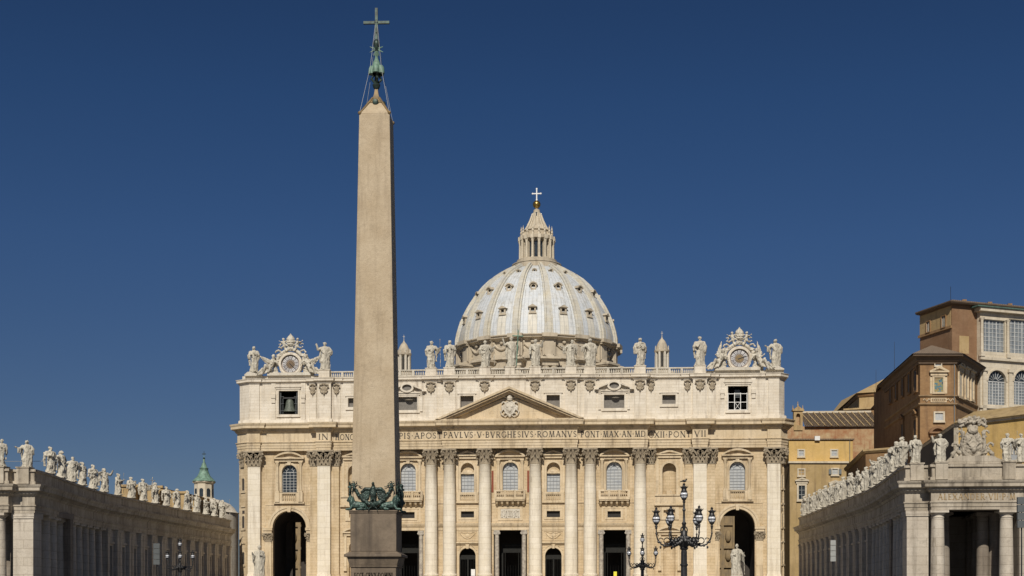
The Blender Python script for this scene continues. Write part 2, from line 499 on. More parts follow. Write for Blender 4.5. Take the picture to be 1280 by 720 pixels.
# ------------------------------------------------------------------ roman capitals
def arc(cx, cy, rx, ry, a0, a1, n=9):
    return [(cx + rx*math.cos(R(a0 + (a1-a0)*i/n)), cy + ry*math.sin(R(a0 + (a1-a0)*i/n))) for i in range(n+1)]
TK, TN = .17, .09
GLY = {  # width, strokes (points, thickness)
 'I': (.24, [([(.12,0),(.12,1)],TK)]),
 'N': (.80, [([(.12,0),(.12,1)],TN),([(.12,1),(.70,0)],TK),([(.70,0),(.70,1)],TN)]),
 'H': (.80, [([(.14,0),(.14,1)],TK),([(.66,0),(.66,1)],TK),([(.14,.5),(.66,.5)],TN)]),
 'O': (.90, [(arc(.45,.5,.38,.47,0,360,18),.11)]),
 'R': (.70, [([(.14,0),(.14,1)],TK),([(.14,.97)]+arc(.34,.74,.22,.23,90,-90)+[(.14,.51)],TN+.02),([(.32,.5),(.66,0)],TK)]),
 'E': (.58, [([(.14,0),(.14,1)],TK),([(.14,.96),(.52,.96)],TN),([(.14,.5),(.45,.5)],TN),([(.14,.04),(.54,.04)],TN)]),
 'M': (.98, [([(.12,0),(.2,1)],TN),([(.2,1),(.49,0)],TK),([(.49,0),(.76,1)],TN),([(.76,1),(.86,0)],TK)]),
 'P': (.62, [([(.14,0),(.14,1)],TK),([(.14,.97)]+arc(.34,.72,.22,.25,90,-90)+[(.14,.47)],TN+.02)]),
 'C': (.78, [(arc(.47,.5,.38,.47,45,315,14),.11)]),
 'S': (.56, [(arc(.28,.74,.19,.22,25,260,9)+arc(.28,.26,.20,.22,80,-155,9),.10)]),
 'A': (.80, [([(.08,0),(.40,1)],TN),([(.40,1),(.72,0)],TK),([(.2,.36),(.6,.36)],TN)]),
 'T': (.70, [([(.35,0),(.35,1)],TK),([(.04,.96),(.66,.96)],TN)]),
 'V': (.80, [([(.08,1),(.40,0)],TK),([(.40,0),(.72,1)],TN)]),
 'L': (.56, [([(.14,0),(.14,1)],TK),([(.14,.04),(.52,.04)],TN)]),
 'B': (.64, [([(.14,0),(.14,1)],TK),([(.14,.97)]+arc(.32,.75,.2,.22,90,-90)+[(.14,.53)],TN+.02),([(.14,.53)]+arc(.34,.28,.24,.25,90,-90)+[(.14,.03)],TN+.02)]),
 'G': (.82, [(arc(.47,.5,.38,.47,45,340,14),.11),([(.78,.08),(.78,.45)],TK)]),
 'X': (.78, [([(.08,1),(.70,0)],TK),([(.08,0),(.70,1)],TN)]),
 'D': (.84, [([(.14,0),(.14,1)],TK),([(.14,.97),(.36,.97)]+arc(.38,.5,.38,.47,90,-90)+[(.14,.03)],.09)]),
 '.': (.30, [([(.15,.42),(.15,.56)],.13)]),
 ' ': (.30, []),
}
def letters(mb, text, x0, x1, zb, h, yf, d=.05, M=None):
    """Roman capitals spread over x0..x1 on the plane y=yf, raised by d"""
    ws = [GLY[c][0] for c in text]; gap = .16
    tot = sum(ws) + gap*(len(text)-1); k = (x1-x0)/tot
    x = x0
    old = mb.T
    for c, wd in zip(text, ws):
        for pts, t in GLY[c][1]:
            for i in range(len(pts)-1):
                (ax, az), (bx, bz) = pts[i], pts[i+1]
                A = Vector((x + ax*k, zb + az*h)); B = Vector((x + bx*k, zb + bz*h))
                dd = B - A
                if dd.length < 1e-6: continue
                nn = Vector((-dd.y, dd.x)).normalized() * t*h/2
                e = dd.normalized()*t*h*.12
                mb.prism([tuple(A-nn-e), tuple(B-nn+e), tuple(B+nn+e), tuple(A+nn-e)], yf-d-i*.0004, yf+.01)
            if c in 'INHREMPALTVBXD' :
                for (px, pz) in (pts[0], pts[-1]):
                    if (pz < .01 or pz > .99) and not (c in 'NVM' and False):
                        sx = x + px*k; sz = zb + (0 if pz < .5 else h - .045*h)
                        mb.box(sx-.15*h, sx+.15*h, yf-d-.003, yf+.01, sz, sz+.045*h)
        x += (wd+gap)*k
    mb.T = old

# ------------------------------------------------------------------ shape helpers
def rect(cx, hw, z0, z1): return [(cx-hw, z0), (cx+hw, z0), (cx+hw, z1), (cx-hw, z1)]
def arch(cx, hw, z0, ztop, n=14, r=None):
    zs = ztop - hw
    return [(cx-hw, z0), (cx+hw, z0)] + [(cx + hw*math.cos(PI*i/n), zs + hw*math.sin(PI*i/n)) for i in range(n+1)]
def segtop(cx, hw, z0, rise, n=10):
    """segmental arc polyline from left to right"""
    rr = (hw*hw + rise*rise)/(2*rise); a = math.asin(hw/rr)
    return [(cx + rr*math.sin(-a + 2*a*i/n), z0 + rr*math.cos(-a + 2*a*i/n) - (rr - rise)) for i in range(n+1)]
def frame_ring(mb, inner, outer, y0, y1): mb.prism(outer, y0, y1, [inner])

def window_part(parent, cx, hw, z0, ztop, y, arched=True, mat=M_blind, mull=M_mull, nx=4, nz=7, name='window', th=.07):
    """glazed window: pane with muntins as a sub-part"""
    mb = MB()
    sh = arch(cx, hw, z0, ztop) if arched else rect(cx, hw, z0, ztop)
    mb.prism(sh, y, y+.08)
    o = mb.build(name, mat, parent, flat=True)
    m = MB(); zs = ztop - hw if arched else ztop
    fr = th*1.6
    ins = arch(cx, hw-fr, z0+fr, ztop-fr) if arched else rect(cx, hw-fr, z0+fr, ztop-fr)
    m.prism(sh, y-.10, y-.005, [ins])
    for i in range(1, nx):
        x = cx - hw + 2*hw*i/nx; m.box(x-th/2, x+th/2, y-.08, y-.004, z0+fr, zs)
    for k in range(1, nz+1):
        z = z0 + (zs-z0)*k/nz
        if z > ztop - .1: continue
        m.box(cx-hw+fr, cx+hw-fr, y-.075, y-.004, z-th/2, z+th/2)
    if arched:
        m.prism(arch(cx, hw*.5, zs+.02, zs+hw*.5), y-.07, y-.004, [arch(cx, hw*.5-th, zs+.02+th, zs+hw*.5-th)])
        for a in (30, 60, 90, 120, 150):
            p = [(cx+math.cos(R(a))*hw*r_, y-.035, zs+math.sin(R(a))*hw*r_) for r_ in (.48, .96)]
            m.tube(p, th*.5, 4)
    m.build('muntins', mull, o, flat=True)
    return o

# ---- corinthian capital (round and pilaster), unit: lower radius 1, height 3
def leaf(mb, p, ang, h, wd, out):
    """acanthus leaf: strip rising and curling outwards. p base point, ang outward direction"""
    d = Vector((math.cos(ang), math.sin(ang), 0)); t = Vector((-d.y, d.x, 0)); p = Vector(p)
    prof = [(0, 0, .8), (.06, .35, 1.0), (.14, .65, 1.0), (.34, .88, .8), (.62, .96, .62), (.86, .84, .42), (.92, .70, .2)]
    A = []
    for o, z, w_ in prof:
        c = p + d*(o*out) + Vector((0, 0, z*h))
        A.append([mb.v(c - t*w_*wd/2), mb.v(c + d*.07*out*2), mb.v(c + t*w_*wd/2)])
    B = []
    for o, z, w_ in prof:
        c = p + d*(o*out - .10) + Vector((0, 0, z*h - (.10 if z > .8 else 0)))
        B.append([mb.v(c - t*w_*wd/2), mb.v(c), mb.v(c + t*w_*wd/2)])
    for i in range(len(prof)-1):
        for j in (0, 1):
            mb.bm.faces.new([A[i][j], A[i][j+1], A[i+1][j+1], A[i+1][j]])
            mb.bm.faces.new([B[i][j+1], B[i][j], B[i+1][j], B[i+1][j+1]])
        mb.bm.faces.new([A[i][0], A[i+1][0], B[i+1][0], B[i][0]])
        mb.bm.faces.new([A[i][2], B[i][2], B[i+1][2], A[i+1][2]])
    mb.bm.faces.new([A[-1][0], A[-1][1], A[-1][2], B[-1][2], B[-1][1], B[-1][0]])
def volute(mb, c, ang, r, th):
    d = Vector((math.cos(ang), math.sin(ang), 0)); t = Vector((-d.y, d.x, 0)); c = Vector(c)
    for i in range(14):   # spiral tube
        pass
    pts = []; rad = []
    for i in range(17):
        a = -PI*.5 + i*PI*2.6/16; rr = r*(1 - .05*i)
        pts.append(c + d*(rr*math.cos(a)) + Vector((0, 0, rr*math.sin(a)))); rad.append(th*(1.0 - .03*i))
    mb.tube(pts, th, 6, rad=rad)
    mb.tube([c - t*th*1.2, c + t*th*1.2], r*.35, 8)
def round_capital():
    mb = MB()
    mb.lathe([(1.0, 0), (1.12, .05), (1.12, .15), (1.0, .2), (.98, 1.6), (1.1, 2.3), (1.3, 2.6), (1.3, 2.66)], n=16)
    for k in range(8): leaf(mb, (.98*math.cos(k*PI/4+PI/8), .98*math.sin(k*PI/4+PI/8), .16), k*PI/4+PI/8, 1.15, .62, .62)
    for k in range(8): leaf(mb, (.96*math.cos(k*PI/4), .96*math.sin(k*PI/4), .55), k*PI/4, 1.45, .60, .72)
    for k in range(4):
        a = PI/4 + k*PI/2
        mb.tube([(.95*math.cos(a), .95*math.sin(a), 1.5), (1.15*math.cos(a), 1.15*math.sin(a), 2.1), (1.45*math.cos(a), 1.45*math.sin(a), 2.6)], .16, 6)
        volute(mb, (1.5*math.cos(a), 1.5*math.sin(a), 2.2), a, .46, .17)
        b = k*PI/2
        for s_ in (-1, 1):
            mb.tube([(1.0*math.cos(b+s_*.5), 1.0*math.sin(b+s_*.5), 1.7), (1.15*math.cos(b+s_*.2), 1.15*math.sin(b+s_*.2), 2.45)], .1, 5)
        mb.ell((1.33*math.cos(b), 1.33*math.sin(b), 2.75), .24, 8)
    ab = []
    for k in range(4):
        a0 = PI/4 + k*PI/2
        ab += [(1.78*math.cos(a0-.07), 1.78*math.sin(a0-.07)), (1.78*math.cos(a0+.07), 1.78*math.sin(a0+.07))]
        for t in (.25, .5, .75):
            a = a0 + t*PI/2; rr = 1.78 - math.sin(t*PI)*.56
            ab.append((rr*math.cos(a), rr*math.sin(a)))
    mb.prism(ab, 2.66, 3.0, axis='z')
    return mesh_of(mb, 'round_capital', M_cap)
def pilaster_capital():
    """flat capital on a pilaster: width 2 (x -1..1), front at y=0 facing -y, height 3"""
    mb = MB()
    mb.box(-1.0, 1.0, 0, .6, 0, 2.7)
    mb.box(-1.1, 1.1, -.12, .6, .02, .16)
    for x in (-.66, 0, .66): leaf(mb, (x, .02, .14), -PI/2, 1.2, .56, .62)
    for x in (-.33, .33): leaf(mb, (x, .02, .5), -PI/2, 1.55, .5, .72)
    for s_ in (-1, 1):
        leaf(mb, (s_*.98, .05, .14), -PI/2 + s_*PI/4, 1.2, .5, .55); leaf(mb, (s_*1.0, .05, .5), -PI/2 + s_*PI/4, 1.6, .5, .7)
        mb.tube([(s_*.5, -.1, 1.6), (s_*.85, -.3, 2.15), (s_*1.2, -.5, 2.6)], .17, 6)
        volute(mb, (s_*1.3, -.5, 2.2), -PI/2 + s_*PI/4, .46, .17)
        mb.tube([(s_*.5, -.1, 1.7), (s_*.42, -.25, 2.25), (s_*.18, -.28, 2.4), (s_*.2, -.25, 2.15)], .12, 6)
    mb.ell((0, -.4, 2.72), .3, 8)
    mb.prism([(-1.62, -.75), (-1.15, -.5), (0, -.3), (1.15, -.5), (1.62, -.75), (1.65, -.5), (1.2, .6), (-1.2, .6), (-1.65, -.5)], 2.72, 3.0, axis='z')
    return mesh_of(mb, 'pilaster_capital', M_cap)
ME_RC, ME_PC = round_capital(), pilaster_capital()

# ------------------------------------------------------------------ carved figures
def loft(mb, rings, n=28):
    """rings: (cx, cy, z, rx, ry, foldamp, foldphase)"""
    V = []
    for cx, cy, z, rx, ry, fa, fp in rings:
        row = []
        for i in range(n):
            a = 2*PI*i/n
            m = 1 + fa*math.sin(7*a + fp) + fa*.6*math.sin(11*a - fp*1.7)
            row.append(mb.v((cx + rx*m*math.cos(a), cy + ry*m*math.sin(a), z)))
        V.append(row)
    for A, B in zip(V, V[1:]):
        for i in range(n): mb.bm.faces.new([A[i], A[(i+1) % n], B[(i+1) % n], B[i]])
    mb.bm.faces.new(V[0][::-1]); mb.bm.faces.new(V[-1])
def hand(mb, p, d, s=1.0):
    """palm with five short curled fingers"""
    p = Vector(p); d = Vector(d).normalized(); a = d.cross(Vector((0, 1, .1))).normalized()
    mb.ell(p + d*.018*s, (.017*s, .014*s, .022*s), 8)
    for i, l in enumerate((.026, .032, .034, .03)):
        b = p + d*.03*s + a*(.008*(i-1.5))*s
        mb.tube([b, b + d*l*.6*s, b + d*l*.9*s + Vector((0, -.01*s, -.004))], .0058*s, 5)
    mb.tube([p + a*.014*s, p + a*.028*s + d*.02*s], .0065*s, 5)
def statue_mesh(name, seed, armR, armL, attr=None, beard=True, sway=.03, wide=1.0, mat=None, lean=0.0, turn=0.0, amp=.015):
    """robed standing saint, 1 unit tall, facing -y; arm = (elbow, wrist)"""
    rg = random.Random(seed)
    mb = MB()
    ph = rg.random()*6
    sx = sway
    rings = []
    spec = [(0.0, .135, .115, .07), (.05, .13, .11, .09), (.15, .118, .098, .10), (.28, .108, .09, .10), (.40, .108, .088, .08), (.50, .115, .085, .05),
            (.57, .105, .078, .04), (.64, .100, .072, .04), (.72, .115, .076, .03), (.78, .122, .075, .02), (.815, .105, .066, .01), (.845, .05, .045, 0)]
    for z, rx, ry, fa in spec:
        t = math.sin(z*PI*1.15)
        rings.append((sx*t + lean*z, -.012*t, z, rx*wide, ry*wide, fa, ph + z*4.5*(1 if seed % 2 else -1)))
    loft(mb, rings)
    hx = lean*.9 + turn*.02
    mb.tube([(lean*.82, 0, .82), (hx, -.008, .885)], .036, 10, .032)
    mb.ell((hx, -.012, .935), (.041, .052, .062), 12)              # skull
    mb.ell((hx + turn*.02, -.055, .925), (.026, .02, .04), 8)      # face
    mb.tube([(hx+turn*.035, -.068, .945), (hx+turn*.04, -.083, .922)], .008, 5)   # nose
    for s_ in (-1, 1):
        mb.ell((hx + s_*.018 + turn*.02, -.06, .948), (.012, .01, .006), 6)       # brows
        mb.ell((hx + s_*.042, -.01, .93), (.008, .012, .018), 6)                  # ears
    for k in range(16):                                             # curls of hair
        a = rg.uniform(-.3, PI+.3); e = rg.uniform(.1, 1.3)
        mb.ell((hx + .042*math.cos(a)*math.cos(e), .0 + .05*math.sin(a)*math.cos(e), .945 + .052*math.sin(e)), rg.uniform(.014, .021), 6)
    if beard:
        mb.ell((hx + turn*.02, -.055, .885), (.026, .022, .038), 8)
    else:
        mb.ell((hx, .03, .90), (.05, .03, .06), 8)
    # near leg knee pressing the robe
    ks = rg.choice((-1, 1))
    mb.cap((ks*.055+sx*.5, -.03, .46), (ks*.065, -.095, .27), .062, .05)
    mb.cap((ks*.065, -.095, .27), (ks*.07, -.06, .05), .048, .035)
    mb.ell((ks*.07, -.125, .018), (.028, .05, .02), 8); mb.ell((-ks*.06, -.10, .018), (.028, .05, .02), 8)
    # arms
    for s_, (el, wr) in ((-1, armR), (1, armL)):
        sh = (s_*.105 + lean*.8, 0, .785)
        mb.cap(sh, el, .046, .037); mb.cap(el, wr, .036, .022)
        dv = Vector(wr) - Vector(el)
        hand(mb, wr, dv, 1.15)
        # sleeve cascade hanging from the forearm
        m = (Vector(el) + Vector(wr))/2; L = rg.uniform(.12, .24)
        if wr[2] < .86:
            mb.cap(tuple(m), (m.x, m.y + .01, m.z - L), .035, .018)
            mb.cap(el, (el[0], el[1]+.02, el[2]-L*.9), .035, .02)
    # mantle: diagonal rolls from one shoulder across the waist and down
    dr = rg.choice((-1, 1))
    for k in range(4):
        o = k*.028
        pts = [(dr*.10, -.03, .80-o), (dr*.05, -.085, .70-o), (-dr*.03, -.098, .60-o), (-dr*.10, -.06, .52-o), (-dr*.115, .0, .49-o)]
        mb.tube(pts, .017, 6)
    for k in range(6):
        x = rg.uniform(-.1, .1); y = -math.sqrt(max(0, 1-(x/.115)**2))*.092
        x2 = x + rg.uniform(-.04, .04); y2 = -math.sqrt(max(0, 1-(x2/.135)**2))*.105
        mb.tube([(x, y, rg.uniform(.42, .56)), ((x+x2)/2 + .01, (y+y2)/2 - .012, .26), (x2, y2, .03)], .014, 6)
    mb.tube([(dr*.12, .04, .78), (dr*.15, .05, .5), (dr*.13, .04, .25)], .045, 8, .03)
    # attributes
    if attr == 'staff':
        wx = armL[1]; mb.tube([(wx[0]+.01, wx[1]-.01, .02), (wx[0]-.01, wx[1]-.01, 1.06)], .0095, 6)
    if attr == 'cross':
        wx = armL[1]
        mb.tube([(wx[0]-.02, wx[1], .02), (wx[0]+.03, wx[1], 1.12)], .0125, 6)
        mb.tube([(wx[0]-.08, wx[1], .96), (wx[0]+.13, wx[1], .95)], .0125, 6)
    if attr == 'book':
        wx = armR[1]; mb.T = Matrix.Translation((wx[0], wx[1]-.03, wx[2]+.02)) @ Matrix.Rotation(.5, 4, 'Y')
        mb.box(-.05, .05, -.014, .014, -.065, .065); mb.T = None
    if attr == 'saltire':
        mb.tube([(-.24, .07, .08), (.2, .07, .92)], .02, 6); mb.tube([(.24, .09, .08), (-.2, .09, .92)], .02, 6)
    if attr == 'sword':
        wx = armL[1]
        mb.tube([(wx[0], wx[1], wx[2]+.1), (wx[0]+.02, wx[1], .04)], .011, 6); mb.tube([(wx[0]-.05, wx[1], wx[2]-.02), (wx[0]+.05, wx[1], wx[2]-.02)], .01, 6)
    if attr == 'child':
        mb.cap((.09, -.1, .6), (.08, -.11, .72), .045, .035); mb.ell((.08, -.12, .785), .034, 8)
    mb.T = None
    mb.lathe([(.15*wide, -.03), (.155*wide, -.005), (.14*wide, .01)], n=14)
    return remesh(mb, name, mat or M_statue, .0095, amp=amp, freq=20, seed=seed, stretch=.35)
A_down_r = ((-.16, .0, .64), (-.15, -.08, .50)); A_down_l = ((.16, .0, .64), (.15, -.08, .50))
A_book_r = ((-.16, -.02, .64), (-.06, -.13, .66)); A_chest_l = ((.16, -.02, .64), (.05, -.13, .69))
A_up_r = ((-.19, -.04, .72), (-.225, -.09, .88)); A_up_l = ((.19, -.04, .72), (.225, -.09, .88))
A_out_r = ((-.18, -.04, .68), (-.27, -.11, .72)); A_out_l = ((.18, -.04, .68), (.26, -.11, .72))
A_hip_l = ((.19, .01, .66), (.10, -.06, .58))
VAR = [
 ('with a book at the chest', dict(armR=A_book_r, armL=A_down_l, attr='book')),
 ('with the right arm raised', dict(armR=A_up_r, armL=A_hip_l)),
 ('with a tall staff', dict(armR=A_book_r, armL=A_out_l, attr='staff', sway=-.03)),
 ('with both hands at the chest', dict(armR=A_book_r, armL=A_chest_l, beard=False, sway=.04)),
 ('with an arm stretched out', dict(armR=A_out_r, armL=A_chest_l, sway=-.04, lean=.04)),
 ('with the left arm raised', dict(armR=A_down_r, armL=A_up_l, sway=.03)),
 ('with a long cross', dict(armR=A_down_r, armL=A_out_l, attr='cross', lean=-.03)),
 ('with a hand on the hip', dict(armR=A_out_r, armL=A_hip_l, beard=False, sway=.05)),
 ('with a sword', dict(armR=A_chest_l and A_book_r, armL=A_out_l, attr='sword')),
 ('with a child in the arm', dict(armR=A_book_r, armL=A_chest_l, attr='child', beard=False)),
]
STAT = [(d, statue_mesh('statue_%s' % 'abcdefghij'[i], 11+i*3, wide=1.0 + .08*math.sin(i*2), **kw)) for i, (d, kw) in enumerate(VAR)]

def place_statue(me, loc, h, rz, label, group, name='saint_statue'):
    o = bpy.data.objects.new(name, me); COL.objects.link(o)
    o.location = loc; o.scale = (h*1.28, h*1.2, h); o.rotation_euler = (0, 0, rz)
    return tag(o, label, 'statue', group)

# ------------------------------------------------------------------ ground
mb = MB(); n = 24
vs = [[mb.v((-3000 + 6000*i/n, -1500 + 6000*j/n, 0)) for i in range(n+1)] for j in range(n+1)]
for j in range(n):
    for i in range(n): mb.bm.faces.new([vs[j][i], vs[j][i+1], vs[j+1][i+1], vs[j+1][i]])
tag(mb.build('ground', M_cobble), kind='structure')
mb = MB()
mb.box(-57, 57, -22, 0, .004, 4.8)
for i in range(24):
    mb.box(-42 - .25*i, 42 + .25*i, -22 - .75*(i+1), -22 - .75*i, .004, 4.8 - .19*(i+1))
tag(mb.build('parvis_steps', M_cream), kind='structure')

# ================================================================== BASILICA
bas = thing('basilica', 'huge pale travertine basilica with columned front and white ribbed dome', 'church', (0, 0, 4.8))
ZP = 4.8
def mirror_x(fn):
    for s_ in (-1, 1): fn(s_)

# plan path of the entablature face, left to right
half = [(14.0, -3.1), (14.0, -2.3), (28.5, -2.3), (28.5, -.9), (37.8, -.9), (37.8, -1.9), (40.9, -1.9), (40.9, -.7), (53.2, -.7), (53.2, -1.1), (55.9, -1.1), (57.3, .9), (57.3, 16)]
def both(h): return [(-x - (1.25 if x > 56 else 0), y) for x, y in reversed(h)] + [(x + (.2 if x > 56 else 0), y) for x, y in h]
ENT = both(half)
mb = MB()
mb.sweep(ENT, [(-1.0,32.42),(0,32.42),(0,32.95),(.09,32.97),(.09,33.5),(.18,33.52),(.18,34.0),(.38,34.15),(.38,34.3),(-1.0,34.3)])
mb.build('architrave', M_trim, bas)
mb = MB(); mb.sweep(ENT, [(-1.0,34.3),(.02,34.3),(.02,36.2),(-1.0,36.2)])
mb.build('frieze', M_trim, bas)
mb = MB()
mb.sweep(ENT, [(-1.0,36.2),(.12,36.2),(.28,36.42),(.28,36.5),(.5,36.62),(.5,36.95),(.62,37.08),(1.3,37.12),(1.3,37.62),(1.38,37.7),(1.52,37.98),(1.55,38.16),(-1.0,38.4)])
# modillions under the corona
def along(path, step, fn, skip_short=1.0):
    for i in range(len(path)-1):
        a, b = Vector(path[i]), Vector(path[i+1]); L = (b-a).length
        if L < skip_short: continue
        k = max(1, int(L/step)); d = (b-a)/L; nn = Vector((d.y, -d.x))
        for j in range(k):
            fn(a + d*(L*(j+.5)/k), d, nn)
def dent(o0, o1, wd, z0, z1):
    def f(p, d, nn):
        mb.T = Matrix(((d.x, nn.x, 0, p.x), (d.y, nn.y, 0, p.y), (0, 0, 1, 0), (0, 0, 0, 1)))
        mb.box(-wd/2, wd/2, o0, o1, z0, z1); mb.T = None
    return f
along(ENT, .36, dent(.28, .44, .2, 36.45, 36.62), 2)
mb.build('cornice', M_trim, bas)

# inscription on the frieze
mb = MB()
H_, ZB = 1.22, 34.62
for txt, a, b, y in (('IN', -40.4, -38.4, -1.92), ('.HONOREM.P', -37.5, -28.8, -.92), ('RINCIPIS.APOST', -28.2, -14.2, -2.32),
                   ('PAVLVS.V.BVRGHESIVS.ROMANVS', -13.8, 13.9, -3.12), ('.PONT.MAX.AN.MD', 14.2, 28.1, -2.32), ('CXII.PONT', 28.7, 37.5, -.92), ('VII', 38.1, 40.5, -1.92)):
    letters(mb, txt, a, b, ZB, H_, y)
mb.build('inscription', M_letter, bas, flat=True)

# ---- bays of the main wall
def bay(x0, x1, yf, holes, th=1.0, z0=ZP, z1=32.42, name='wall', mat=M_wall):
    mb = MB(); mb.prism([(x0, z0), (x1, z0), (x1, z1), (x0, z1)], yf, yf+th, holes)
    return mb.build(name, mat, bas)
def archivolt(mb, cx, r0, r1, zs, y0, y1, n=20):
    mb.prism([(cx + r1*math.cos(PI*i/n), zs + r1*math.sin(PI*i/n)) for i in range(n+1)] + [(cx + r0*math.cos(PI*(n-i)/n), zs + r0*math.sin(PI*(n-i)/n)) for i in range(n+1)], y0, y1)
def hood(mb, cx, hw, z, rise, y, proj, kind='seg'):
    """pediment over a window: entablature, raking band, tympanum"""
    mb.box(cx-hw+.25, cx+hw-.25, y-proj*.55, y+.02, z-.55, z)
    mb.box(cx-hw, cx+hw, y-proj, y+.02, z+.002, z+.28)
    if kind == 'seg': top = segtop(cx, hw, z+.28, rise); low = segtop(cx, hw-.5, z+.3, rise-.42)
    else: top = [(cx-hw, z+.28), (cx, z+.28+rise), (cx+hw, z+.28)]; low = [(cx-hw+.75, z+.3), (cx, z+rise-.2), (cx+hw-.75, z+.3)]
    poly = [top[0]] + top[1:] + low[::-1]
    mb.prism(poly, y-proj-.012, y+.02)
    mb.prism(low, y-proj*.25, y+.018)
def balustrade_bits(mb, x0, x1, y0, z0, z1, step=.42, d=.4, rail=.22):
    mb.box(x0, x1, y0, y0+d, z1-rail, z1); mb.box(x0, x1, y0, y0+d, z0, z0+rail)
    k = max(2, int((x1-x0)/step))
    for i in range(k):
        x = x0 + (x1-x0)*(i+.5)/k; h = z1-z0-2*rail
        zz = z0+rail
        mb.lathe([(.06, zz), (.13, zz+h*.25), (.14, zz+h*.35), (.06, zz+h*.7), (.1, zz+h)], (x, y0+d/2), n=6)

def big_window_bay(cx, y, glassmat, mull, zt=29.7, zb=23.7, hw=1.62, balcony=True, depth_=.75, ped=3.15):
    """arched window with segmental pediment, side colonnettes and balustrade"""
    fr = MB()
    fr.prism(arch(cx, hw+.42, zb, zt+.42), y-.16, y+.02, [arch(cx, hw+.001, zb+.01, zt)])
    fr.prism([(cx-.3, zt-.1), (cx+.3, zt-.1), (cx+.42, zt+.75), (cx-.42, zt+.75)], y-.4, y+.02)
    for s_ in (-1, 1):
        x = cx + s_*2.5
        fr.box(x-.42, x+.42, y-.10, y+.02, zb, 30.15)
        fr.lathe([(.27, zb+.35), (.25, 29.1)], (x, y-.32), n=10)
        fr.box(x-.36, x+.36, y-.66, y-.1, zb, zb+.34)
        fr.lathe([(.25, 29.1), (.3, 29.4), (.42, 29.95)], (x, y-.32), n=10)
        fr.box(x-.42, x+.42, y-.74, y-.1, 29.95, 30.2)
    hood(fr, cx, ped, 30.75, 1.25, y, .95)
    f = fr.build('window_frame', M_trim, bas)
    window_part(bas, cx, hw, zb, zt, y+depth_-.1, mat=glassmat, mull=mull)
    b = MB()
    if balcony:
        b.box(cx-3.2, cx+3.2, y-1.5, y+.02, 21.75, 22.15); b.box(cx-3.05, cx+3.05, y-1.35, y+.02, 21.5, 21.748)
        for i in range(6):
            x = cx - 2.8 + i*1.12
            b.prism([(y, 20.3), (y, 21.48), (y-1.15, 21.48), (y-.9, 20.95), (y-.35, 20.8)], x-.22, x+.22, axis='x')
        balustrade_bits(b, cx-2.95, cx+2.95, y-1.4, 22.15, 23.7)
        for x in (-3.05, -1.05, 1.05, 3.05): b.box(cx+x-.2, cx+x+.2, y-1.46, y-.93, 22.15, 23.75)
        for s_ in (-1, 1): b.box(cx+s_*3.05-.12, cx+s_*3.05+.12, y-.93, y+.02, 22.15, 23.7)
    else:
        b.box(cx-3.3, cx+3.3, y-.55, y+.02, 21.3, 21.65)
        for s_ in (-1, 1): b.box(cx+s_*2.5-.5, cx+s_*2.5+.5, y-.75, y+.02, 21.65, 23.68)
        balustrade_bits(b, cx-2.0, cx+2.0, y-.45, 21.65, 23.6)
        for s_ in (-1, 1): b.box(cx+s_*1.75-.25, cx+s_*1.75+.25, y-.5, y+.02, 21.65, 23.6)
    b.build('balcony' if balcony else 'window_balustrade', M_trim, bas)

